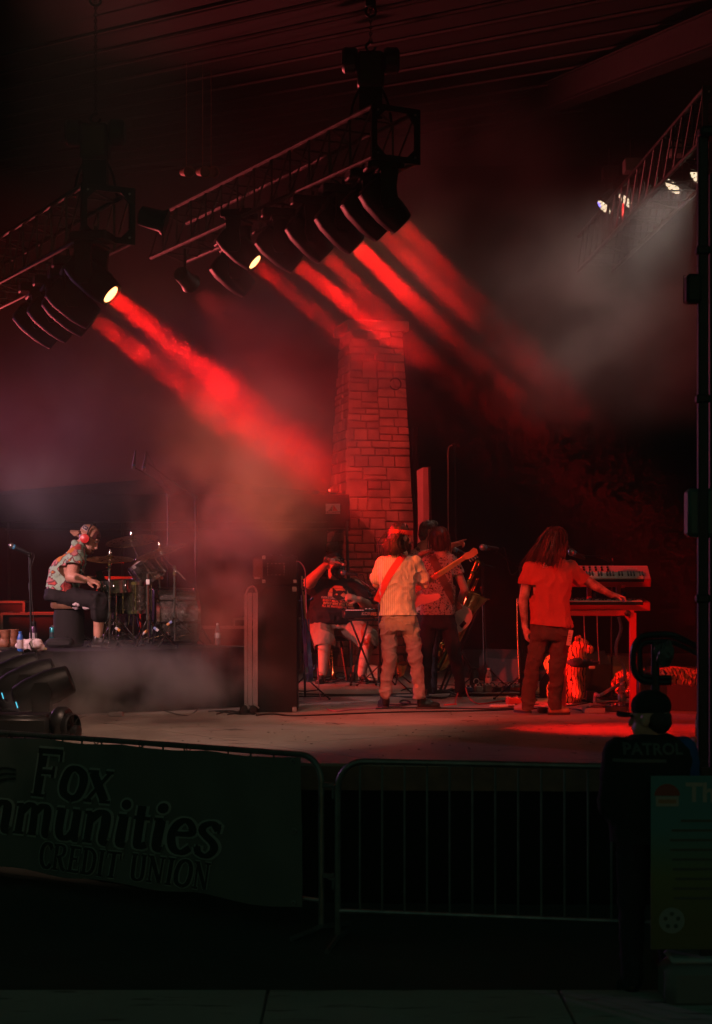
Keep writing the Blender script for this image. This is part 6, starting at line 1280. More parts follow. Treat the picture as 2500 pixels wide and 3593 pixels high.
for k in range(nn+1): f = k/nn; vs += [c(1463+5*f+3*math.sin(f*7), 1652+f*680, .02*math.sin(f*9)), c(1485+5*f, 1640+f*690, -.05+.02*math.sin(f*6)), c(1503+12*f, 1640+f*690, .03)]
g.add(vs, [(3*k+j, 3*k+j+1, 3*k+j+4, 3*k+j+3) for k in range(nn) for j in range(2)]); g.v += [v+V(0, .02, 0) for v in g.v]; n_ = 3*(nn+1); g.f += [tuple(i+n_ for i in reversed(f)) for f in g.f]; g.build('panel', mat('pale_pink_fabric', (.52, .40, .42), .8, var=.15, vscale=3), bn)
g = G(); g.cyl(c(1505, 1638, .06), c(1522, 2330, .06), .03, n=8); g.build('edge_tube', BLACK, bn)
g = G(); g.cyl(c(1456, 1500, .3), c(1470, 2330, .3), .045, .05, n=8); tag(g.build('rolled_drape', CURTAIN_M), 'narrow black drape bundle hanging along the pillar', 'drape')
# ------------------------------------------------------------------ wedges, pedals, keyboards
def wedge(label, c, w, h, dep, rz, group='floor monitors'):
    t = thing('floor_monitor', label, 'monitor', (c[0], c[1], STAGE), rz, group)
    pr = [(-dep/2, 0), (dep/2, 0), (dep/2, h*.72), (dep*.28, h), (-dep/2, h*.30)]
    g = G(); g.ngon([V(0, y, z) for y, z in pr], w, (1, 0, 0)); g.build('cabinet', mat('wedge_paint', (.022, .02, .02), .6, var=.3, vscale=18, bump=.25, bscale=90), t, world=False, smooth=False)
    a, b = V(0, -dep/2, h*.30), V(0, dep*.28, h); d_ = (b-a); n_ = d_.cross(V(1, 0, 0)).normalized(); n_ = n_ if n_.y < 0 else -n_
    g = G(); m_ = (a+b)/2+n_*.006; g.box(m_, (w*.94, d_.length*.94, .012), rot=Matrix((V(1, 0, 0), d_.normalized(), V(1, 0, 0).cross(d_.normalized()))).transposed()); g.build('grille', mat('wedge_grille', (.03, .03, .03), .5, .5, bump=.5, bscale=150), t, world=False)
    for s in (-1, 1): g = G(); g.rbox((s*(w/2+.004), dep*.1, h*.5), (.012, .14, .05), .005); g.build('handle', DARKM, t, world=False)
    return t
q = fl(1795, 2392); wedge('floor monitor lying on its side by the far water bottle', (q.x, q.y+.25), .62, .40, .46, 2.4)
q = fl(2030, 2452); wedge('large floor monitor with things on top under the red keyboards', (q.x, q.y+.3), .58, .50, .50, 3.6)
q = fl(2130, 2440); wedge('floor monitor turned away behind the keyboard stand leg', (q.x+.1, q.y+.55), .55, .42, .46, 2.9)
q = fl(2400, 2496); wedge('floor monitor at the stage corner under the striped rug', (q.x, q.y+.28), .58, .42, .46, 2.7)
q = fl(1700, 2400); wedge('low monitor facing away by the saxophone stand', (q.x+.15, q.y+1.6), .6, .36, .42, .2)
c = px(2042, 2322, 17.0); tag(crumple('cloth', 'dark cloth with ragged edge thrown over the large monitor', V(q.x, q.y, 0)+(c-V(q.x, q.y, 0))+V(.02, .1, -.02), (.16, .18, .06), mat('teal_cloth', (.03, .045, .05), .9), 14, 'cloth', amp=.012), 'dark cloth with ragged edge thrown over the large monitor', 'cloth')
g = G(); g.rbox(px(2078, 2342, 16.8), (.06, .05, .03), .008); tag(g.build('small_box', mat('tan_box', (.5, .38, .2), .6)), 'tan little box on the cloth covered monitor', 'box')
# tiger
TIG = cloth('tiger_plush', 'tiger', (.62, .30, .14), (.02, .012, .01), scale=9); d0 = 17.6; T_ = lambda x, y, dd=0.0: px(x, y, d0+dd)
tg = thing('plush_tiger', 'plush tiger sitting up behind the large monitor', 'plush toy', V(T_(2020, 0).x, d0, STAGE))
g = G(); hc = T_(2040, 2268); g.ell(hc, (.095, .09, .085)); g.ell(hc+V(.075, -.045, -.025), (.055, .05, .045)); g.ell(hc+V(.085, -.06, -.06), (.03, .03, .02))
for s in (-1, 1): g.ell(hc+V(-.03+.02*s, .065*s, .085), (.03, .018, .032))
g.cap(hc+V(-.03, .02, -.05), T_(2000, 2360), .10, .17); g.cap(T_(2000, 2360), T_(1985, 2425), .17, .20); g.cap(T_(2010, 2380, -.12), T_(2030, 2440, -.25), .07, .05); g.cap(T_(1960, 2350, -.05), T_(1945, 2330, -.02), .12, .11)
b_, bt = blob(g, 'body', TIG, tg, .012, 3, folds=(.006, 12, 12, 3), cuts=[((0, 0, STAGE+.005), (0, 0, -1))])
for s in (-1, 1): g = G(); g.ell(hc+V(.065, -.05+.055*s, .025), (.012, .012, .012), None, 8, 6); g.build('eye', BLACK, tg)
g = G(); g.ell(hc+V(.128, -.052, -.015), (.016, .018, .012), None, 8, 6); g.build('nose', BLACK, tg)
crumple('tiger_rug', 'tiger striped rug bunched on the floor beside the red stand leg', fz(2245, 2470, .16)+V(0, .3, 0), (.26, .2, .20), TIG, 23, 'rug', flat=STAGE-.002, amp=.03)
crumple('tiger_rug', 'tiger striped rug draped over the corner monitor', px(2405, 2378, 15.6), (.30, .2, .10), TIG, 25, 'rug', amp=.03)
# pedalboards
def pedal(t, c, dims, mt, rz=0, knobs=3, led=None):
    R_ = Matrix.Rotation(rz, 3, 'Z'); g = G(); g.rbox(c+V(0, 0, dims[2]/2), dims, .006, rot=R_); p = g.build('pedal', mt, t)
    for k in range(knobs): g = G(); q = c+R_ @ V((k-(knobs-1)/2)*dims[0]*.28, dims[1]*.25, dims[2]); g.cyl(q, q+V(0, 0, .016), .009, n=8); g.build('knob', BLACK if k % 2 else WHITEP, p)
    g = G(); q = c+R_ @ V(0, -dims[1]*.25, dims[2]); g.cyl(q, q+V(0, 0, .014), .008, n=8); g.build('footswitch', CHROME, p)
    if led: g = G(); g.ell(c+R_ @ V(.0, dims[1]*.02, dims[2]+.003), (.006, .006, .005), None, 8, 5); g.build('indicator', led, p)
    return p
REDLED = mat('pedal_red_led', (.5, .02, .02), .3, emit=(1, .1, .04), estr=10)
PC = [mat('pedal_blue', (.04, .07, .16), .4), mat('pedal_grey', (.30, .28, .26), .4, .3), mat('pedal_black', (.03, .03, .03), .4), mat('pedal_red', (.5, .10, .06), .4)]
pb = thing('pedalboard', 'long black pedalboard crowded with effects by the water bottle', 'pedalboard', fz(1745, 2440, 0)); R_ = Matrix.Rotation(.12, 3, 'Z'); b0 = fz(1745, 2442, 0)+V(0, .05, 0)
g = G(); g.rbox(b0+V(0, 0, .03), (.78, .26, .03), .005, rot=R_); g.build('board', BLACK, pb); g = G(); g.cyl(b0+R_ @ V(-.38, -.135, .04), b0+R_ @ V(.38, -.135, .04), .009, n=6); g.build('front_rail', STEEL, pb)
for k in range(7): pedal(pb, b0+R_ @ V(-.31+.105*k, .0, .045), (.075, .13, .05+.012*(k % 3)), PC[(0, 1, 1, 2, 0, 1, 2)[k]], .12+.05*math.sin(k*3))
for k in range(6): g = G(); q = b0+R_ @ V(-.26+.105*k, .06, .09); g.tube([q+V(-.03, 0, 0), q+V(-.01, .03, .04), q+V(.03, .03, .04), q+V(.05, 0, 0)], .006, 5, 4); g.build('patch_cable', RUBBER, pb)
pr_ = thing('effects_pedal', 'red multi knob effects pedal beside the white key pad', 'pedal', fz(1812, 2472, 0)); pedal(pr_, fz(1812, 2474, 0)+V(0, .1, 0), (.17, .16, .07), PC[3], .1, 4)
for k in range(4): g = G(); q = fz(1795+k*9, 2452, .09); g.cyl(q, q+V(0, 0, .03), .012, n=8); g.build('dial', PC[3], pr_)
pd = thing('key_pad', 'flat white key pad lying before the red pedals', 'key pad', fz(1766, 2482, 0)); g = G(); g.rbox(fz(1766, 2482, .012), (.27, .11, .018), .007); g.build('case', mat('ivory_plastic', (.55, .45, .38), .5), pd)
for i in range(8):
    for j in range(3): g = G(); g.rbox(fz(1766, 2482, .023)+V(-.11+.031*i, -.03+.03*j, 0), (.026, .024, .006), .002); g.build('key', WHITEP, pd)
p3 = thing('expression_pedal', 'grey expression pedal with a glowing red light by the stand foot', 'pedal', fz(2088, 2502, 0)); q = fz(2088, 2504, 0)+V(0, .1, 0)
pedal(p3, q, (.20, .14, .05), PC[1], .05, 2, REDLED); g = G(); g.rbox(q+V(.02, 0, .06), (.18, .10, .016), .005, rot=Matrix.Rotation(-.18, 3, 'Y')); g.build('treadle', mat('tread', (.06, .05, .05), .7), p3)
p4 = thing('sustain_pedal', 'small black sustain pedal between the tan shoes', 'pedal', fz(1904, 2500, 0)); g = G(); g.rbox(fz(1904, 2500, .025), (.09, .12, .05), .01); g.build('housing', BLACK, p4)
p5 = thing('power_strip', 'grey power strip behind the man in the red tee', 'power strip', fz(1900, 2430, 0)); g = G(); g.rbox(fz(1905, 2428, .03), (.14, .1, .06), .01); g.build('housing', PC[1], p5)
p6 = thing('effects_pedal', 'low black pedal row behind the expression pedal', 'pedal', fz(2150, 2500, 0)); pedal(p6, fz(2150, 2498, 0)+V(0, .1, 0), (.3, .14, .05), PC[2], 0, 3)
g = G(); g.rbox(fz(2075, 2458, .05), (.10, .1, .1), .01); tag(g.build('adapter_box', mat('adapter', (.12, .07, .06), .6)), 'square adapter box with cables under the red keyboards', 'adapter')
bottle('water_bottle', 'clear water bottle on the floor behind the pedalboard', fz(1715, 2422, 0), k=1.15)
bottle('water_bottle', 'clear water bottle by the foot of the red keyboard stand', fz(2183, 2488, 0), k=1.15)
bg = thing('leg_bag', 'dark drinks flask with a white skull emblem beside the saxophone stand', 'flask', fz(1665, 2420, 0)); q = fz(1665, 2420, 0); g = G(); g.lathe([(.001, 0), (.05, .0), (.055, .02), (.055, .17), (.04, .21), (.03, .22), (.03, .25), (.001, .26)], q, (0, 0, 1), 16); g.build('body', BLACK, bg); g = G(); g.torus(q+V(.02, -.055, .10), (.2, -1, 0), .032, .005, 18, 5); g.build('emblem', WHITEP, bg)
# cables on the floor
spec = [('red cable looping up beside the pedalboard', [(1560, 2476), (1600, 2473), (1598, 2470), (1615, 2440, .10), (1628, 2440, .15), (1645, 2465, .06), (1680, 2472), (1740, 2465), (1790, 2458)], mat('red_cable', (.6, .05, .05), .5)),
        ('long black cable stretched across the floor behind the boots', [(1050, 2437), (1250, 2440), (1450, 2436), (1600, 2433), (1700, 2440)], RUBBER),
        ('second long black cable parallel to the floor joints', [(1050, 2446), (1300, 2443), (1480, 2449), (1560, 2452), (1590, 2430)], RUBBER),
        ('black cable crossing in front of the headband man', [(900, 2512), (960, 2508), (1040, 2514), (1250, 2506), (1450, 2500), (1700, 2496), (1830, 2490)], RUBBER),
        ('thin black cable passing the toe of the boot', [(1320, 2489), (1450, 2486), (1600, 2488), (1750, 2490), (1840, 2487)], RUBBER),
        ('black cable from the trousers of the headband man to the floor', [(1332, 2380, .30), (1336, 2440, .05), (1350, 2470), (1420, 2475), (1440, 2466), (1415, 2459), (1410, 2470), (1500, 2476)], RUBBER),
        ('cable running from the pillar to the boots', [(1382, 2372), (1420, 2410), (1455, 2440), (1500, 2446)], RUBBER),
        ('black cable curling under the red keyboards', [(1960, 2470), (2010, 2455), (2050, 2462), (2110, 2470), (2160, 2468), (2230, 2480)], RUBBER),
        ('black cable between the monitors', [(1850, 2440), (1900, 2450), (1960, 2445), (2020, 2462), (2060, 2455)], RUBBER),
        ('black cable by the saxophone stand', [(1480, 2428), (1540, 2430), (1600, 2422), (1640, 2428), (1700, 2424), (1780, 2432)], RUBBER),
        ('black cable trailing behind the tan shoes', [(1830, 2492), (1900, 2488), (2010, 2490), (2060, 2500)], RUBBER)]
for lb, pts, mt in spec: cable(lb, [fz(*p) for p in pts], .008, mt)
rr = random.Random(77)
for k in range(10): x_ = 1850+rr.uniform(-160, 320); y_ = 2440+rr.uniform(-12, 40); cable('loose black cable tangled on the floor among the pedals', [fz(x_, y_), fz(x_+rr.uniform(20, 60), y_+rr.uniform(-14, 14), .02), fz(x_+rr.uniform(50, 110), y_+rr.uniform(-14, 14)), fz(x_+rr.uniform(90, 170), y_+rr.uniform(-8, 14))], .006, group='cables among the pedals')
for k in range(8): x_ = 1400+rr.uniform(-60, 300); y_ = 2420+rr.uniform(-20, 24); cable('loose black cable on the floor behind the boots', [fz(x_, y_), fz(x_+rr.uniform(20, 60), y_+rr.uniform(-8, 8)), fz(x_+rr.uniform(60, 120), y_+rr.uniform(-8, 8)), fz(x_+rr.uniform(100, 190), y_+rr.uniform(-6, 8))], .006, group='cables behind the boots')
# ------------------------------------------------------------------ two-tier red keyboard stand
RP = mat('red_lacquer', (.50, .02, .02), .45, coat=.12); d0 = 16.4; Y = lambda x, y, dd=0.0: px(x, y, d0+dd)
ks = thing('keyboard_stand', 'red two tier table style keyboard stand', 'keyboard stand', fz(2110, 2490, 0))
for x_, dd, top in ((2221, -.15, 2150), (2221, .28, 2150), (1974, -.15, 2150), (1974, .28, 2150)):
    a = Y(x_, top, dd); g = G(); g.rbox(V(a.x, a.y, (a.z+STAGE)/2), (.062, .062, a.z-STAGE), .006); l_ = g.build('leg', RP, ks); g = G(); g.cyl(V(a.x, a.y, STAGE), V(a.x, a.y, STAGE+.02), .03, n=10); g.build('foot', RUBBER, l_)
for dd in (-.15, .28): a, b = Y(1974, 2151, dd), Y(2225, 2151, dd); g = G(); g.rbox((a+b)/2, ((b-a).length, .05, .055), .006); g.build('rail', RP, ks)
g = G(); c = Y(2203, 2152, -.185); g.lathe([(.03, 0), (.03, .02), (.018, .03), (.001, .032)], c, (0, -1, 0), 14); g.build('locking_knob', BLACK, ks)
g = G(); c = Y(2190, 2168, -.15); g.add([c+V(-.02, -.02, .05), c+V(.06, -.02, .05), c+V(.06, -.02, -.05), c+V(-.02, .02, .05), c+V(.06, .02, .05), c+V(.06, .02, -.05)], [(0, 1, 2), (5, 4, 3), (0, 3, 4, 1), (1, 4, 5, 2), (2, 5, 3, 0)]); g.build('gusset', RP, ks)
for x_ in (2068, 2170):
    a, b = Y(x_, 2120, .3), Y(x_, 2050, .3); g = G(); g.rbox((a+b)/2, (.045, .045, (b-a).length), .006); g.build('upper_post', RP, ks); g = G(); g.rbox(b+V(0, -.12, .02), (.045, .36, .03), .006, rot=Matrix.Rotation(.25, 3, 'X')); g.build('upper_arm', RP, ks)
    g = G(); g.lathe([(.022, 0), (.024, .02), (.02, .03), (.001, .032)], Y(x_+18, 2085, .27), (.6, -.8, 0), 12); g.build('clamp_knob', BLACK, ks)
IVORY = mat('ivory_key', (.5, .45, .38), .5)
def keyboard(label, c, L_, tilt, rz, keys=36, D_=.32, H_=.085, knobs=10):
    R_ = Matrix.Rotation(rz, 3, 'Z') @ Matrix.Rotation(tilt, 3, 'X'); c = Vector(c); t = thing('stage_keyboard', label, 'keyboard', c); W = lambda x, y, z: c+R_ @ V(x, y, z)
    g = G(); g.rbox(W(0, 0, 0), (L_, D_, H_), .008, rot=R_); b = g.build('case', RP, t)
    g = G(); g.rbox(W(0, -D_*.28, H_/2-.012), (L_-.14, D_*.46, .03), .003, rot=R_); g.build('key_bed', BLACK, t)
    w = (L_-.15)/keys
    for k in range(keys):
        x_ = -(L_-.15)/2+w*(k+.5); g = G(); g.box(W(x_, -D_*.285, H_/2+.006), (w*.92, D_*.43, .016), rot=R_); kk = g.build('white_key', IVORY, t)
        if k % 7 in (0, 1, 3, 4, 5): g = G(); g.box(W(x_+w/2, -D_*.21, H_/2+.020), (w*.5, D_*.26, .014), rot=R_); g.build('black_key', BLACK, kk)
    for r_ in range(2):
        for k in range(knobs): g = G(); q = W(-L_*.42+k*L_*.058, D_*(.14+.17*r_), H_/2); g.cyl(q, q+R_ @ V(0, 0, .018), .011, n=8); g.build('knob', BLACK, t)
    g = place(text_g('nord', .05, .001), W(L_*.34, D_*.22, H_/2+.002), R_ @ V(1, 0, 0), R_ @ V(0, 1, 0)); g.build('maker_lettering', mat('pale_print', (.5, .35, .3), .5), t)
    return t
keyboard('upper red keyboard tilted forward on the stand', Y(2098, 2022, .22), 1.0, .45, -.05, 30)
keyboard('lower red keyboard lying flat under the reaching hand', Y(2080, 2122, .06), 1.06, .10, 0, 32)
gm = thing('gooseneck_microphone', 'microphone on a curved boom rising behind the red keyboards', 'microphone stand', fz(2165, 2470, 0)); q = fz(2165, 2462, 0)+V(0, .35, 0)
g = G(); g.tube([q, V(q.x, q.y, px(0, 2000, q.y).z), px(2150, 1978, q.y-.1), px(2110, 1955, q.y-.3), px(2060, 1952, q.y-.5), px(2030, 1945, q.y-.55)], .012, 8, 6); g.build('arm', DARKM, gm); mic(gm, px(1999, 1934, 16.0), px(2035, 1952, 16.1), 1.3)
g = G(); g.lathe([(.001, 0), (.13, 0), (.135, .01), (.03, .03)], q, (0, 0, 1), 20); g.build('base', DARKM, gm)
g = G(); g.cyl(px(1992, 1912, 16.2), px(2004, 1926, 16.2), .011, n=8); g.build('clip', MICB, gm)
g = G(); g.cyl(px(2232, 2008, 16.7), px(2260, 2014, 16.7), .010, n=8); g.build('counterweight', STEEL, gm)
CONDUIT = mat('ribbed_conduit', (.38, .26, .24), .45, var=.3, vscale=60, bump=.6, bscale=200)
cable('ribbed cable loom snaking down the keyboard stand to the floor', [Y(2172, 2165, .3), Y(2180, 2200, .32), Y(2176, 2225, .33), Y(2164, 2260, .34), Y(2166, 2300, .36), Y(2190, 2340, .38), Y(2192, 2370, .38), Y(2175, 2400, .36), Y(2140, 2420, .2), Y(2105, 2440, .05), fz(2090, 2470, .10), fz(2088, 2490, .06)], .017, CONDUIT)
for k, (x_, y0_, y1_) in enumerate(((2096, 2150, 2330), (2050, 2160, 2290), (1815, 2100, 2380))): cable('thin wire hanging behind the keyboard stand', [Y(x_, y0_, .8), Y(x_+2, (y0_+y1_)/2, .85), Y(x_+8, y1_, .9)], .006, mat('pale_wire', (.3, .26, .24), .5), group='wires behind the keyboard stand')
lm = thing('cable_loom', 'heap of cables and conduit coloured as lit red behind the corner monitor', 'cables', fz(2400, 2440, 0)); 
for k in range(8): g = G(); rr = random.Random(k); g.tube([px(2310+rr.uniform(-10, 10), 2352+rr.uniform(-6, 10), 16.4), px(2350, 2346+rr.uniform(-4, 8), 16.3), px(2400, 2350+rr.uniform(-4, 10), 16.3), px(2450, 2362+rr.uniform(-6, 8), 16.2), px(2476, 2380+rr.uniform(-10, 30), 16.0)], .012, 6, 4); g.build('strand', MATS['red_cable'], lm)  # strand colour stands in for red light on the heap
g = G(); g.rbox(px(2390, 2420, 16.6), (.9, .4, .35), .02); g.build('case', BLACK, lm)
g = G(); rr = random.Random(91)                      # scraps and gum spots trodden on the stage floor
for k in range(170):
    c = fl(rr.uniform(260, 2450), rr.uniform(2450, 2665)); r_ = rr.uniform(.004, .012); n = 6
    g.ngon([V(c.x+r_*math.cos(2*math.pi*i/n)*rr.uniform(.6, 1.3), c.y+r_*1.6*math.sin(2*math.pi*i/n)*rr.uniform(.6, 1.3), STAGE+.002) for i in range(n)], .002, (0, 0, 1))
o = g.build('debris', mat('trodden_scraps', (.05, .04, .035), .9)); o['kind'] = 'stuff'; o['label'] = 'small dark scraps and gum spots on the stage floor'; o['category'] = 'debris'
for k, (x_, y_, a_) in enumerate(((1180, 2540, .3), (1650, 2530, 1.2), (820, 2560, -.2), (2010, 2540, .1))):
    c = fl(x_, y_); R_ = Matrix.Rotation(a_, 3, 'Z'); t = thing('tape_cross', ('small cross of tape on the floor before the headband man', 'small cross of tape on the floor before the pedalboard', 'small cross of tape on the floor before the hand truck', 'small cross of tape on the floor before the keyboard stand')[k], 'tape mark', V(c.x, c.y, STAGE))
    for j in (0, 1): g = G(); g.box(V(c.x, c.y, STAGE+.002+.001*j), (.16, .022, .0012), rot=R_ @ Matrix.Rotation(j*math.pi/2, 3, 'Z')); g.build('tape_strip', mat('grey_tape', (.16, .14, .13), .6), t)
# ------------------------------------------------------------------ crowd barriers
BAR = mat('barrier_steel', (0.20, 0.23, 0.23), .45, .7, var=.3, vscale=10)
def barrier(label, a, b, nb, x_from=0.0):
    """a, b: ground points of the two end legs"""
    a, b = Vector(a), Vector(b); t = thing('crowd_barrier', label, 'barrier', a, 0, 'steel crowd barriers before the stage'); u = (b-a).normalized(); L_ = (b-a).length; n_ = V(-u.y, u.x, 0)
    P = lambda s, z: a+u*s+V(0, 0, z); R_ = .16; top, low = 1.10, .20
    arc = lambda s0, sg: [P(s0+sg*(R_-R_*math.cos(t_)), top-R_+R_*math.sin(t_)) for t_ in [math.pi/2*i/6 for i in range(7)]]
    left = arc(0, 1); right = arc(L_, -1)
    g = G(); g.tube([P(0, .06)]+left+right[::-1]+[P(L_, .06)], .019, 8, 1); g.build('frame', BAR, t)
    g = G(); g.cyl(P(.0, low), P(L_, low), .015, n=8); g.build('bottom_rail', STEEL, t)
    for k in range(nb):
        s_ = L_*(k+1)/(nb+1)
        g = G(); g.cyl(P(s_, low), P(s_, top), .0075, n=6); g.build('bar', BAR, t)
    for s_ in (.0, L_):
        g = G(); g.tube([P(s_, .06)+n_*.0, P(s_, .04)+n_*.03, P(s_, .015)+n_*.3], .016, 6, 3); g.tube([P(s_, .06), P(s_, .04)-n_*.03, P(s_, .015)-n_*.3], .016, 6, 3); g.build('foot', BAR, t)
    for z_ in (.36, .92): g = G(); g.rbox(P(L_+.05, z_), (.09, .02, .03), .004, rot=Matrix.Rotation(math.atan2(u.y, u.x), 3, 'Z')); g.cyl(P(L_+.09, z_-.08), P(L_+.09, z_+.02), .009, n=6); g.build('hook', BAR, t)
    for z_ in (.39, .95): g = G(); g.torus(P(-.035, z_), (0, 0, 1), .022, .006, 12, 5); g.build('hook_eye', BAR, t)
    return t, P, L_, u, n_
gp = lambda x, d: V((x-1250)/FPX*d, d, 0.0)
pa, pb_ = gp(-560, 13.35), gp(1128, 10.60)
b1, P1, L1, u1, n1 = barrier('steel crowd barrier with a credit union banner tied over it', pa, pb_, 24)
b2, P2, L2, u2, n2 = barrier('bare steel crowd barrier beside the thank-you sign', gp(1186, 10.28), gp(2480, 9.85), 15)
# banner tied to the first barrier
BANNER = mat('banner_vinyl', (0.115, 0.14, 0.128), .55, var=.12, vscale=2.0, bump=.12, bscale=5)
bn2 = thing('banner', 'vinyl banner with bold credit union lettering hung on the barrier', 'banner', pa)
Wb = L1-.15; nx, nz = 90, 16; vs = []; fs = []; N1 = -n1 if n1.y > 0 else n1
def BP(s_, z_, off=0.0): return P1(s_, z_)+N1*(.034+off+.014*math.sin(s_*5)*(1.1-z_)+.006*math.sin(s_*13+z_*5)+.007*mnoise.noise(V(s_*3+z_*2, z_*5-s_, 1.0)))
for i in range(nx+1):
    for j in range(nz+1): vs.append(BP(.02+Wb*i/nx, 1.085-.945*j/nz+(.012*math.sin(i*.36) if j == nz else 0)-(.016*abs(math.sin(i*.21)) if j == 0 else 0)))
for i in range(nx):
    for j in range(nz): fs.append((i*(nz+1)+j, i*(nz+1)+j+1, (i+1)*(nz+1)+j+1, (i+1)*(nz+1)+j))
g = G(); g.add(vs, fs); g.build('vinyl_sheet', BANNER, bn2)
for z_ in (1.06, .62, .17): g = G(); c = BP(Wb-.04, z_, .004); g.torus(c, N1, .014, .005, 12, 5); g.build('eyelet', STEEL, bn2)
for k in range(9): g = G(); c = P1(.25+k*.42, 1.092); g.torus(c, u1, .024, .004, 10, 4); g.build('cable_tie', BLACK, bn2)
# lettering: bold italic serif strokes (polyline, width), one mesh per glyph, with a paler outline behind
T = 'T'
GL = {   # x, y in units of cap height; strokes: (points, width)
 'F': (.62, [([(.17, .04), (.17, .96)], .19), ([(.05, .94), (.60, .94)], .11), ([(.58, .96), (.58, .74)], .06), ([(.20, .52), (.46, .52)], .10), ([(.45, .64), (.45, .40)], .06), ([(.02, .03), (.34, .03)], .06)]),
 'o': (.56, [([(.28, .02), (.10, .12), (.06, .32), (.14, .56), (.30, .64), (.48, .54), (.52, .33), (.44, .10), (.28, .02)], .15)]),
 'x': (.56, [([(.10, .60), (.44, .04)], .17), ([(.46, .60), (.08, .05)], .08), ([(.0, .61), (.22, .61)], .06), ([(.36, .61), (.54, .61)], .06), ([(.34, .03), (.56, .03)], .06), ([(.0, .03), (.18, .03)], .06)]),
 'C': (.62, [([(.56, .76), (.46, .93), (.28, .94), (.12, .78), (.07, .5), (.12, .22), (.28, .04), (.46, .06), (.57, .22)], .15), ([(.56, .96), (.56, .72)], .05)]),
 'm': (.84, [([(.12, .02), (.12, .62)], .15), ([(.14, .48), (.28, .62), (.40, .58), (.42, .4), (.42, .02)], .14), ([(.44, .48), (.58, .62), (.70, .58), (.72, .4), (.72, .08), (.80, .03)], .14), ([(.0, .60), (.14, .62)], .06), ([(.02, .03), (.24, .03)], .05), ([(.32, .03), (.52, .03)], .05)]),
 'u': (.60, [([(.12, .62), (.12, .2), (.20, .04), (.34, .06), (.44, .2)], .14), ([(.46, .62), (.46, .10), (.56, .03)], .15), ([(.0, .61), (.16, .61)], .06), ([(.34, .61), (.50, .61)], .06)]),
 'n': (.60, [([(.12, .02), (.12, .62)], .15), ([(.14, .46), (.30, .62), (.42, .58), (.45, .4), (.45, .09), (.55, .03)], .15), ([(.0, .60), (.14, .62)], .06), ([(.02, .03), (.24, .03)], .05)]),
 'i': (.30, [([(.14, .60), (.14, .10), (.25, .03)], .15), ([(.02, .61), (.18, .61)], .06), ([(.15, .83), (.16, .84)], .20)]),
 't': (.38, [([(.16, .84), (.15, .14), (.22, .04), (.34, .10)], .14), ([(.02, .60), (.34, .60)], .07)]),
 'e': (.52, [([(.10, .36), (.44, .40), (.44, .54), (.30, .64), (.13, .54), (.06, .32), (.14, .08), (.30, .02), (.46, .13)], .13)]),
 's': (.46, [([(.40, .52), (.28, .64), (.13, .58), (.12, .46), (.34, .28), (.38, .14), (.26, .02), (.10, .06), (.05, .18)], .12), ([(.41, .64), (.41, .46)], .05), ([(.05, .02), (.05, .22)], .05)]),
 'R': (.68, [([(.16, .04), (.16, .96)], .15), ([(.04, .94), (.36, .95), (.50, .84), (.48, .62), (.32, .52), (.18, .52)], .11), ([(.32, .52), (.52, .10), (.66, .04)], .14), ([(.02, .04), (.30, .04)], .07)]),
 'E': (.60, [([(.16, .04), (.16, .96)], .15), ([(.04, .94), (.54, .94)], .09), ([(.04, .05), (.54, .05)], .09), ([(.18, .51), (.42, .51)], .08), ([(.54, .96), (.54, .74)], .05), ([(.55, .04), (.55, .26)], .05), ([(.42, .62), (.42, .40)], .05)]),
 'D': (.70, [([(.16, .04), (.16, .96)], .15), ([(.04, .94), (.36, .94), (.56, .78), (.60, .5), (.54, .2), (.36, .05), (.04, .05)], .13)]),
 'I': (.34, [([(.17, .04), (.17, .96)], .15), ([(.04, .95), (.30, .95)], .07), ([(.04, .05), (.30, .05)], .07)]),
 'T': (.62, [([(.31, .04), (.31, .96)], .15), ([(.04, .93), (.58, .93)], .09), ([(.04, .96), (.04, .72)], .05), ([(.58, .96), (.58, .72)], .05), ([(.18, .05), (.44, .05)], .07)]),
 'U': (.70, [([(.15, .96), (.15, .25), (.24, .06), (.42, .05), (.54, .22), (.54, .96)], .12), ([(.15, .96), (.15, .3)], .15), ([(.03, .95), (.28, .95)], .07), ([(.44, .95), (.64, .95)], .07)]),
 'N': (.74, [([(.14, .04), (.14, .96)], .08), ([(.14, .94), (.56, .06)], .16), ([(.58, .04), (.58, .96)], .08), ([(.02, .95), (.24, .95)], .07), ([(.02, .05), (.26, .05)], .07), ([(.46, .95), (.70, .95)], .07)]),
 'O': (.72, [([(.35, .03), (.13, .15), (.07, .48), (.16, .82), (.37, .95), (.58, .82), (.63, .5), (.55, .16), (.35, .03)], .14)]),
 ' ': (.32, []), 'q': (.5, [])}
INK = mat('banner_ink', (0.012, 0.016, 0.014), .6); HALO = mat('banner_outline', (0.30, 0.37, 0.345), .6)
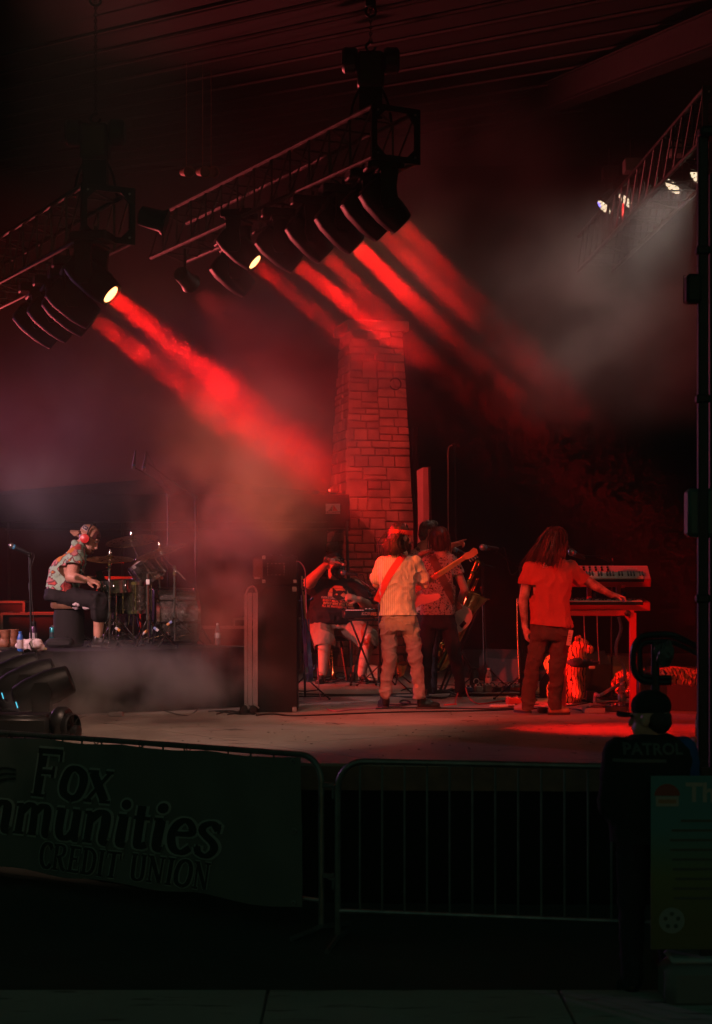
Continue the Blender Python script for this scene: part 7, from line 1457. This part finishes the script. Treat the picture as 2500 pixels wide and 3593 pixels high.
def stroke(g, pts, w, fn):
    P_ = smooth_path([V(x, y, 0) for x, y in pts], 5 if len(pts) > 2 else 1); n = len(P_); vs = []
    for i, p in enumerate(P_):
        t_ = (P_[min(i+1, n-1)]-P_[max(i-1, 0)]); t_ = t_.normalized() if t_.length > 1e-6 else V(1, 0, 0); s_ = V(-t_.y, t_.x, 0)
        if n > 2: wk = w*(.72+.5*abs(t_.y))                    # thick stems, thin curves
        else: wk = w
        q = p-t_*w*.0 if 0 < i < n-1 else p; vs += [q+s_*wk/2, q-s_*wk/2]
    if len(pts) == 2 and abs(pts[0][0]-pts[1][0])+abs(pts[0][1]-pts[1][1]) < .05:   # a dot
        c = V(pts[0][0], pts[0][1], 0); ring = [c+V(math.cos(2*math.pi*k/16), math.sin(2*math.pi*k/16), 0)*w/2 for k in range(16)]
        g.add([fn(c.x, c.y)]+[fn(p.x, p.y) for p in ring], [(0, 1+k, 1+(k+1) % 16) for k in range(16)]); return
    g.add([fn(v.x, v.y) for v in vs], [(2*i, 2*i+2, 2*i+3, 2*i+1) for i in range(n-1)])
def write(txt, s_end, z0, H, shear=.22, track=1.06, slope=0.0, xs=1.25):
    """text that ENDS at s_end along the barrier; baseline z0, cap height H"""
    tot = sum(GL[c][0] for c in txt)*H*track*xs; s0 = s_end-tot
    for c in txt:
        adv, st = GL[c]
        if st:
            for layer, (ex, mt, off) in enumerate(((.085, HALO, .006), (.0, INK, .010))):
                g = G()
                for k, (pts, w) in enumerate(st):
                    stroke(g, pts, w+ex, lambda x, y, k=k, s0=s0: BP(s0+(x*xs+shear*y)*H, z0+y*H+slope*(s0-s_end), off+k*.0006))
                g.build('letter' if layer else 'letter_outline', mt, bn2)
        s0 += adv*H*track*xs
# banner runs from the far end (s=0) toward the bare barrier (s=L1)
sx_ = lambda x, d: (gp(x, d)-pa).dot(u1)
write('Fox', sx_(398, 11.6), .675, .345); write('Communities', sx_(800, 11.1), .395, .345, xs=1.32); write('CREDIT UNION', sx_(768, 11.15), .175, .188, .2, 1.02, xs=1.17)
for k in range(3):                                           # swoosh emblem before the name
    g = G(); s0 = sx_(35, 12.1); stroke(g, [(-.9, .0+.16*k), (-.45, .22+.14*k), (0, .28+.1*k)], .07, lambda x, y: BP(s0+x*.3, .70+y*.3, .006)); g.build('emblem_swoosh', INK, bn2)
# ------------------------------------------------------------------ sign by the barrier
sg = thing('notice_board', 'printed thank-you notice board on a weighted base', 'sign', gp(2420, 8.75)); d0 = 8.7; Z = lambda x, y, dd=0.0: px(x, y, d0+dd)
a, b = Z(2284, 2722), Z(2680, 3330); m_ = (a+b)/2
SGM = bpy.data.materials.new('notice_print'); SGM.use_nodes = True; nt = SGM.node_tree; bs_ = nt.nodes['Principled BSDF']; tc = nt.nodes.new('ShaderNodeTexCoord'); sp = nt.nodes.new('ShaderNodeSeparateXYZ'); cr = nt.nodes.new('ShaderNodeValToRGB')
nt.links.new(tc.outputs['Generated'], sp.inputs[0]); nt.links.new(sp.outputs[2], cr.inputs[0]); nt.links.new(cr.outputs[0], bs_.inputs['Base Color']); bs_.inputs['Roughness'].default_value = .5
e = cr.color_ramp.elements; e[0].color = (.10, .10, .03, 1); e[1].color = (.04, .20, .22, 1); e[0].position = .15; e[1].position = .7; k_ = e.new(.42); k_.color = (.11, .15, .05, 1)
g = G(); g.box(m_, (abs(b.x-a.x), .012, abs(a.z-b.z))); g.build('printed_panel', SGM, sg)
PW = mat('notice_white', (.32, .31, .27), .6); PD = mat('notice_dark', (.06, .08, .06), .6)
g = place(text_g('Thank', .135, .004, align='LEFT'), Z(2408, 2812, -.009), (1, 0, 0), (0, 0, 1)); g.build('headline', PW, sg)
g = G(); c = Z(2342, 2792, -.008); g.add([c+V(.065*math.cos(t_), 0, .06*math.sin(t_)) for t_ in [math.pi*k/12 for k in range(13)]], [tuple(range(13))]); g.build('emblem_dome', mat('emblem_red', (.25, .05, .03), .6), sg)
g = G(); g.box(Z(2342, 2812, -.008), (.115, .004, .05)); g.build('emblem_plate', PW, sg)
g = G(); g.box(Z(2342, 2812, -.011), (.09, .003, .02)); g.build('emblem_bar', mat('emblem_brown', (.3, .16, .09), .6), sg)
for k in range(9): g = G(); x_ = 2340+rr.uniform(0, 40) if k else 2390; c0, c1 = Z(x_, 2880+k*34, -.008), Z(2660, 2880+k*34, -.008); g.box((c0+c1)/2, ((c1-c0).length, .003, .012)); g.build('text_line', PD, sg)
g = G(); c = Z(2358, 3230, -.008); n = 24; g.add([c]+[c+V(.066*math.cos(2*math.pi*k/n), 0, .066*math.sin(2*math.pi*k/n)) for k in range(n)], [(0, 1+k, 1+(k+1) % n) for k in range(n)]); g.build('seal', mat('seal_pale', (.2, .25, .23), .6), sg)
for k in range(5): g = G(); t_ = 1.57+2*math.pi*k/5; g.ell(c+V(.034*math.cos(t_), -.003, .034*math.sin(t_)), (.011, .002, .011), None, 8, 6); g.build('seal_mark', PD, sg)
g = G(); g.box(Z(2480, 3030, .03), (.06, .03, .98)); g.build('post', DARKM, sg)
g = G(); q = gp(2445, 8.76); g.rbox(q+V(0, 0, .12), (.36, .3, .24), .05); g.build('weight_base', mat('grey_base', (.14, .15, .15), .6), sg)
g = G(); g.rbox(q+V(0, 0, .25), (.30, .24, .03), .012); g.build('base_lid', mat('pale_base', (.3, .32, .32), .5), sg)
# ------------------------------------------------------------------ black mast with boxes
ms = thing('lighting_mast', 'black steel mast with boxes clamped along it at the stage corner', 'mast', gp(2478, 9.5)); d0 = 9.5; M = lambda x, y, dd=0.0: px(x, y, d0+dd); MB_ = mat('mast_black', (.008, .010, .009), .55)
a = M(2466, 480); g = G(); g.rbox(V(a.x, d0, a.z/2), (.055, .055, a.z), .008); g.build('pole', MB_, ms)
g = G(); c = M(2500, 480); g.rbox(V(c.x, d0, c.z+.02), (.16, .14, .06), .02); g.build('head_plate', MB_, ms)
a = M(2512, 600); g = G(); g.rbox(V(a.x, d0+.05, a.z/2), (.05, .05, a.z), .008); g.build('pole', mat('mast_grey', (.05, .06, .055), .5), ms)
g = G(); g.rbox(M(2432, 1015), (.085, .10, .16), .015); bx_ = g.build('junction_box', MB_, ms); g = G(); g.tube([M(2406, 965), M(2400, 968), M(2400, 1062), M(2406, 1066)], .003, 4, 1); g.build('wire_guard', MB_, bx_)
g = G(); g.rbox(M(2470, 1800, .06), (.20, .14, .27), .02); g.build('control_box', mat('teal_grey_box', (.06, .10, .09), .5), ms)
for y_ in (880, 1400, 2100): g = G(); g.rbox(M(2466, y_), (.075, .075, .05), .01); g.build('coupler', MB_, ms)
q = gp(2478, 9.5); g = G(); g.rbox(q+V(0.02, .02, .02), (.55, .55, .04), .01); g.build('base_plate', MB_, ms)
# ------------------------------------------------------------------ stair handrail at the stage corner
hr = thing('stair_handrail', 'black tubular handrail with rounded corners at the stage steps', 'handrail', gp(2290, 11.0)); d0 = 11.0; H_ = lambda x, y, dd=0.0: px(x, y, d0+dd); HB = mat('handrail_black', (.012, .016, .015), .35)
for o in (0, 24):
    g = G(); k = 1 if o else 0; P_ = [H_(2310, 2392-o*.7), H_(2262, 2390-o*.7), H_(2236+o*.6, 2372-o*.4), H_(2224+o, 2345-o*.2), H_(2222+o, 2300), H_(2228+o*.8, 2265+o*.3), H_(2252+o*.5, 2236+o*.8), H_(2290, 2228+o), H_(2350, 2228+o, .1), H_(2400, 2246+o, .3), H_(2500, 2300+o, .9)]
    g.tube(P_, .021 if not o else .016, 8, 5); g.build('rail' if not o else 'inner_rail', HB, hr)
g = G(); a = H_(2300, 2250); g.cyl(V(a.x, d0, 0), a, .028, n=10); g.build('post', HB, hr)
g = G(); a = H_(2480, 2290, .9); g.cyl(V(a.x, a.y, 0), a, .025, n=10); g.build('post', HB, hr)
for z_ in (2378, 2395): g = G(); g.cyl(H_(2300, z_), H_(2356, z_), .017, n=8); g.build('cross_bar', HB, hr)
crumple('plastic_bag', 'limp dark plastic bag tied to the handrail', H_(2332, 2300, -.06), (.07, .04, .12), mat('grey_bag', (.07, .09, .09), .4), 41, 'bag', amp=.02)
# side box with bottle at the stage corner
sb = thing('stage_corner_box', 'wooden box on legs holding a bottle at the stage corner', 'box', V(px(2455, 0, 11.9).x, 11.9, STAGE)); c = V(px(2462, 0, 11.9).x, 11.95, STAGE)
q = px(2462, 2590, 11.9); g = G(); g.rbox(V(q.x, q.y, q.z-.01), (.12, .14, .03), .006); g.build('shelf', mat('red_wood', (.35, .16, .1), .5), sb); g = G(); g.box(V(q.x+.055, q.y, (q.z+STAGE)/2), (.02, .12, abs(q.z-STAGE)+.02)); g.build('side', MATS['red_wood'], sb)
bottle('water_bottle', 'clear water bottle on the corner box beside the mast', V(q.x-.01, q.y, q.z+.008), k=.95)
# ------------------------------------------------------------------ patrol volunteer with his back to the fence
d0 = 8.95; N = lambda x, y, dd=0.0: px(x, y, d0+dd)
man = thing('person', 'person in a peaked cap and dark patrol jacket standing by the barrier', 'person', gp(2285, d0))
g = G(); hc = N(2282, 2520); P, R = head_shapes(g, hc, (-.80, .55, -.05), (0, 0, 1), 1.05, neck=N(2290, 2600)); zg = lambda z: V(N(2285, 0).x, d0, z)
sections(g, [(N(2288, 2600), V(.1, 0, 0), V(0, .08, 0)), (N(2280, 2660), V(.19, 0, 0), V(0, .11, 0)), (N(2280, 2900), V(.17, 0, 0), V(0, .11, 0))])
for s in (-1, 1):
    sh, el, wr = N(2282+s*128, 2655), N(2282+s*140, 2830), N(2282+s*60, 2870, .22); g.cap(sh, el, .05, .042); g.cap(el, wr, .04, .03); hand(g, wr, (-s*.9, .3, 0), (0, -.5, -.5), 1, .6, s)
    g.cap(zg(.88)+V(s*.09, 0, 0), zg(.48)+V(s*.10, 0, 0), .085, .06); g.cap(zg(.48)+V(s*.10, 0, 0), zg(.10)+V(s*.10, 0, 0), .052, .04)
blob(g, 'body', SKIN, man, .009, 2); face_bits(man, P, R)
JK = cloth('patrol_jacket', 'plain', (.016, .020, .018), (.011, .014, .013), scale=6); 
g = G(); sections(g, [(N(2290, 2572), V(.075, 0, 0), V(0, .075, 0)), (N(2288, 2588), V(.13, 0, 0), V(0, .10, 0)), (N(2282, 2620), V(.215, 0, 0), V(0, .13, 0)), (N(2281, 2650), V(.232, 0, 0), V(0, .14, 0)), (N(2280, 2720), V(.225, 0, 0), V(0, .15, 0)), (N(2280, 2960), V(.21, 0, 0), V(0, .15, 0))])
sh, el, wr = N(2170, 2640), N(2142, 2830), N(2215, 2870, .2); g.cap(sh, el, .085, .07); g.cap(el, wr, .07, .055)
jk, bj = blob(g, 'jacket', JK, man, .012, 4, folds=(.010, 5, 6, 2.0), cuts=[(N(2280, 2950), (0, 0, -1))])
g = G(); sh, el, wr = N(2394, 2640), N(2422, 2830), N(2350, 2870, .2); g.cap(sh, el, .085, .07); g.cap(el, wr, .07, .055); blob(g, 'blue_sleeve', cloth('blue_sleeve', 'plain', (.02, .09, .30), (.015, .07, .24), scale=6), man, .012, 4, folds=(.008, 6, 7, 5.0))
g = place(text_g('PATROL', .080, .0025, spacing=1.05), N(2338, 2672, -.5), (1, 0, 0), (0, 0, 1)); lay(g, bj, off=.016); g.build('patrol_lettering', mat('patrol_print', (.07, .09, .08), .5), jk)
g = G(); nn = 24; vs = [N(2195+k*190/nn, y_, -.5) for y_ in (2690, 2702) for k in range(nn+1)]; g.add(vs, [(k, k+1, nn+2+k, nn+1+k) for k in range(nn)]); lay(g, bj, off=.005); g.build('reflective_band', MATS['patrol_print'], jk)
g = G(); sections(g, [(zg(1.0), V(.18, 0, 0), V(0, .13, 0)), (zg(.86), V(.18, 0, 0), V(0, .13, 0))])
for s in (-1, 1): g.cap(zg(.86)+V(s*.09, 0, 0), zg(.48)+V(s*.10, 0, 0), .095, .075); g.cap(zg(.48)+V(s*.10, 0, 0), zg(.08)+V(s*.10, 0, 0), .07, .06)
blob(g, 'trousers', JEANS, man, .014, 3, folds=(.01, 5, 8, 3))
for s in (-1, 1): shoe(man, zg(0)+V(s*.10, -.06, 0), zg(0)+V(s*.12, .2, 0), LEATHER, SOLE)
r_, f_, u_ = frame((-.80, .55, -.05)); HP = lambda x, y, z: hc+(r_*x+f_*y+u_*z)*1.05
g = G(); g.ell(HP(0, -.008, .062), (.094, .112, .085), R); blob(g, 'cap', JK, man, .009, 3, cuts=[(HP(0, 0, .030), tuple(-u_))])
g = G(); g.ngon([HP(.078*math.cos(t_), .07+.105*max(0, math.sin(t_))**.7, .035-.02*abs(math.cos(t_))) for t_ in [math.pi*i/12 for i in range(13)]], .012, u_); g.build('cap_peak', JK, man)
g = G(); g.ell(HP(0, -.05, -.01), (.084, .062, .075), R); blob(g, 'hair', HAIR, man, .009, 2, folds=(.006, 30, 20, 2))
# ------------------------------------------------------------------ haze and smoke
def volume_box(name, lo, hi, kind='stuff'):
    g = G(); c = [(a+b)/2 for a, b in zip(lo, hi)]; g.box(c, [b-a for a, b in zip(lo, hi)])
    o = g.build(name, None); o['kind'] = kind; return o
hz = volume_box('haze', (-26, -4, -1.0), (26, 34, 13.0))
m = bpy.data.materials.new('haze'); m.use_nodes = True; nt = m.node_tree; nt.nodes.clear()
pv = nt.nodes.new('ShaderNodeVolumePrincipled'); pv.inputs['Density'].default_value = 0.0035
pv.inputs['Color'].default_value = (0.85, 0.85, 0.85, 1); pv.inputs['Anisotropy'].default_value = 0.1
om = nt.nodes.new('ShaderNodeOutputMaterial'); nt.links.new(pv.outputs[0], om.inputs['Volume'])
hz.data.materials.append(m)

def smoke(name, label, lo, hi, blobs, dens, nscale, thresh, seed, res, ramp=0.25, floor=0.0, col=(0.85, 0.85, 0.85), step=1.0):
    """a bank of smoke: blobs (centre, radii, weight) times noise, sampled into a volume grid by geometry nodes"""
    vm = bpy.data.materials.new(name); vm.use_nodes = True; nt = vm.node_tree; nt.nodes.clear()
    pv = nt.nodes.new('ShaderNodeVolumePrincipled'); pv.inputs['Color'].default_value = (*col, 1); pv.inputs['Density'].default_value = dens
    om = nt.nodes.new('ShaderNodeOutputMaterial'); nt.links.new(pv.outputs[0], om.inputs['Volume'])
    me = bpy.data.meshes.new(name); me.materials.append(vm); o = bpy.data.objects.new(name, me); COL.objects.link(o)
    o['kind'] = 'stuff'; o['label'] = label; o['category'] = 'smoke'
    t = bpy.data.node_groups.new(name, 'GeometryNodeTree'); t.interface.new_socket('Geometry', in_out='OUTPUT', socket_type='NodeSocketGeometry')
    N = t.nodes.new; L = t.links.new
    pos = N('GeometryNodeInputPosition')
    def math_(op, a, b):
        n = N('ShaderNodeMath'); n.operation = op
        for i, v in enumerate((a, b)):
            if isinstance(v, (int, float)): n.inputs[i].default_value = v
            else: L(v, n.inputs[i])
        return n.outputs[0]
    nz = N('ShaderNodeTexNoise'); nz.noise_dimensions = '4D'; nz.inputs['W'].default_value = seed
    nz.inputs['Scale'].default_value = nscale; nz.inputs['Detail'].default_value = 5; nz.inputs['Roughness'].default_value = 0.58
    nz.inputs['Distortion'].default_value = 0.5; L(pos.outputs[0], nz.inputs['Vector'])
    total = None
    for c, r, w in blobs:
        s = N('ShaderNodeVectorMath'); s.operation = 'SUBTRACT'; s.inputs[1].default_value = c; L(pos.outputs[0], s.inputs[0])
        dv = N('ShaderNodeVectorMath'); dv.operation = 'DIVIDE'; dv.inputs[1].default_value = r; L(s.outputs[0], dv.inputs[0])
        ln = N('ShaderNodeVectorMath'); ln.operation = 'LENGTH'; L(dv.outputs[0], ln.inputs[0])
        mr = N('ShaderNodeMapRange'); mr.interpolation_type = 'SMOOTHSTEP'
        for k, v in ((1, 1.0), (2, 0.0), (3, 0.0), (4, w)): mr.inputs[k].default_value = v
        L(ln.outputs['Value'], mr.inputs[0])
        total = mr.outputs[0] if total is None else math_('MAXIMUM', total, mr.outputs[0])
    mr = N('ShaderNodeMapRange'); mr.interpolation_type = 'SMOOTHSTEP'; mr.inputs[1].default_value = thresh; mr.inputs[2].default_value = thresh+ramp; mr.inputs[3].default_value = floor
    L(nz.outputs[0], mr.inputs[0])
    vc = N('GeometryNodeVolumeCube'); L(math_('MULTIPLY', total, mr.outputs[0]), vc.inputs['Density'])
    vc.inputs['Min'].default_value = lo; vc.inputs['Max'].default_value = hi
    for k, a, b in zip('XYZ', lo, hi): vc.inputs['Resolution '+k].default_value = max(8, int((b-a)/res))
    sm = N('GeometryNodeSetMaterial'); sm.inputs['Material'].default_value = vm; L(vc.outputs[0], sm.inputs[0])
    go = N('NodeGroupOutput'); L(sm.outputs[0], go.inputs[0])
    md = o.modifiers.new('smoke', 'NODES'); md.node_group = t
    try: vm.cycles.volume_step_rate = step
    except Exception: pass
    return o
smoke('smoke', 'broad cloud of stage smoke hanging under the truss lights', (-5.0, 12.6, 2.0), (5.0, 20.0, 7.4),
      [(tuple(px(720, 1320, 15.4)), (2.5, 1.7, 1.4), 0.9), (tuple(px(960, 1560, 14.8)), (1.25, 1.5, 1.05), 1.7),
       (tuple(px(1300, 960, 17.6)), (2.0, 2.2, 1.15), 0.9),
       (tuple(px(1480, 620, 18.0)), (2.6, 2.0, 1.4), 0.4), (tuple(px(2230, 1060, 18.0)), (2.3, 2.6, 1.7), 1.5), (tuple(px(100, 1550, 17.0)), (2.0, 2.5, 1.3), 0.5)],
      0.50, 1.25, 0.42, 3.1, 0.055, ramp=0.22, floor=0.18, step=3.0)
smoke('rear_smoke', 'thin smoke glowing red behind the trusses', (-9.0, 20.0, 2.6), (7.0, 29.0, 9.0),
      [(tuple(px(900, 850, 24.0)), (6.5, 4.5, 3.2), 1.0), (tuple(px(600, 1500, 24.0)), (4.5, 3.5, 2.4), 0.8)],
      0.085, 0.4, 0.25, 5.5, 0.3, ramp=0.5, step=4.0)
smoke('ground_smoke', 'low bank of smoke rolling along the drum riser', (-4.0, 13.2, 0.97), (0.2, 16.6, 3.4),
      [(tuple(px(500, 2400, 14.9)), (1.45, 0.8, 0.46), 1.0), (tuple(px(220, 2475, 14.4)), (0.7, 0.5, 0.2), 1.3),
       (tuple(px(800, 2120, 15.5)), (0.62, 0.6, 0.95), 0.5), (tuple(px(780, 1830, 15.3)), (1.2, 0.9, 0.8), 0.4)],
      4.2, 2.1, 0.40, 7.7, 0.05, ramp=0.24, step=3.0)
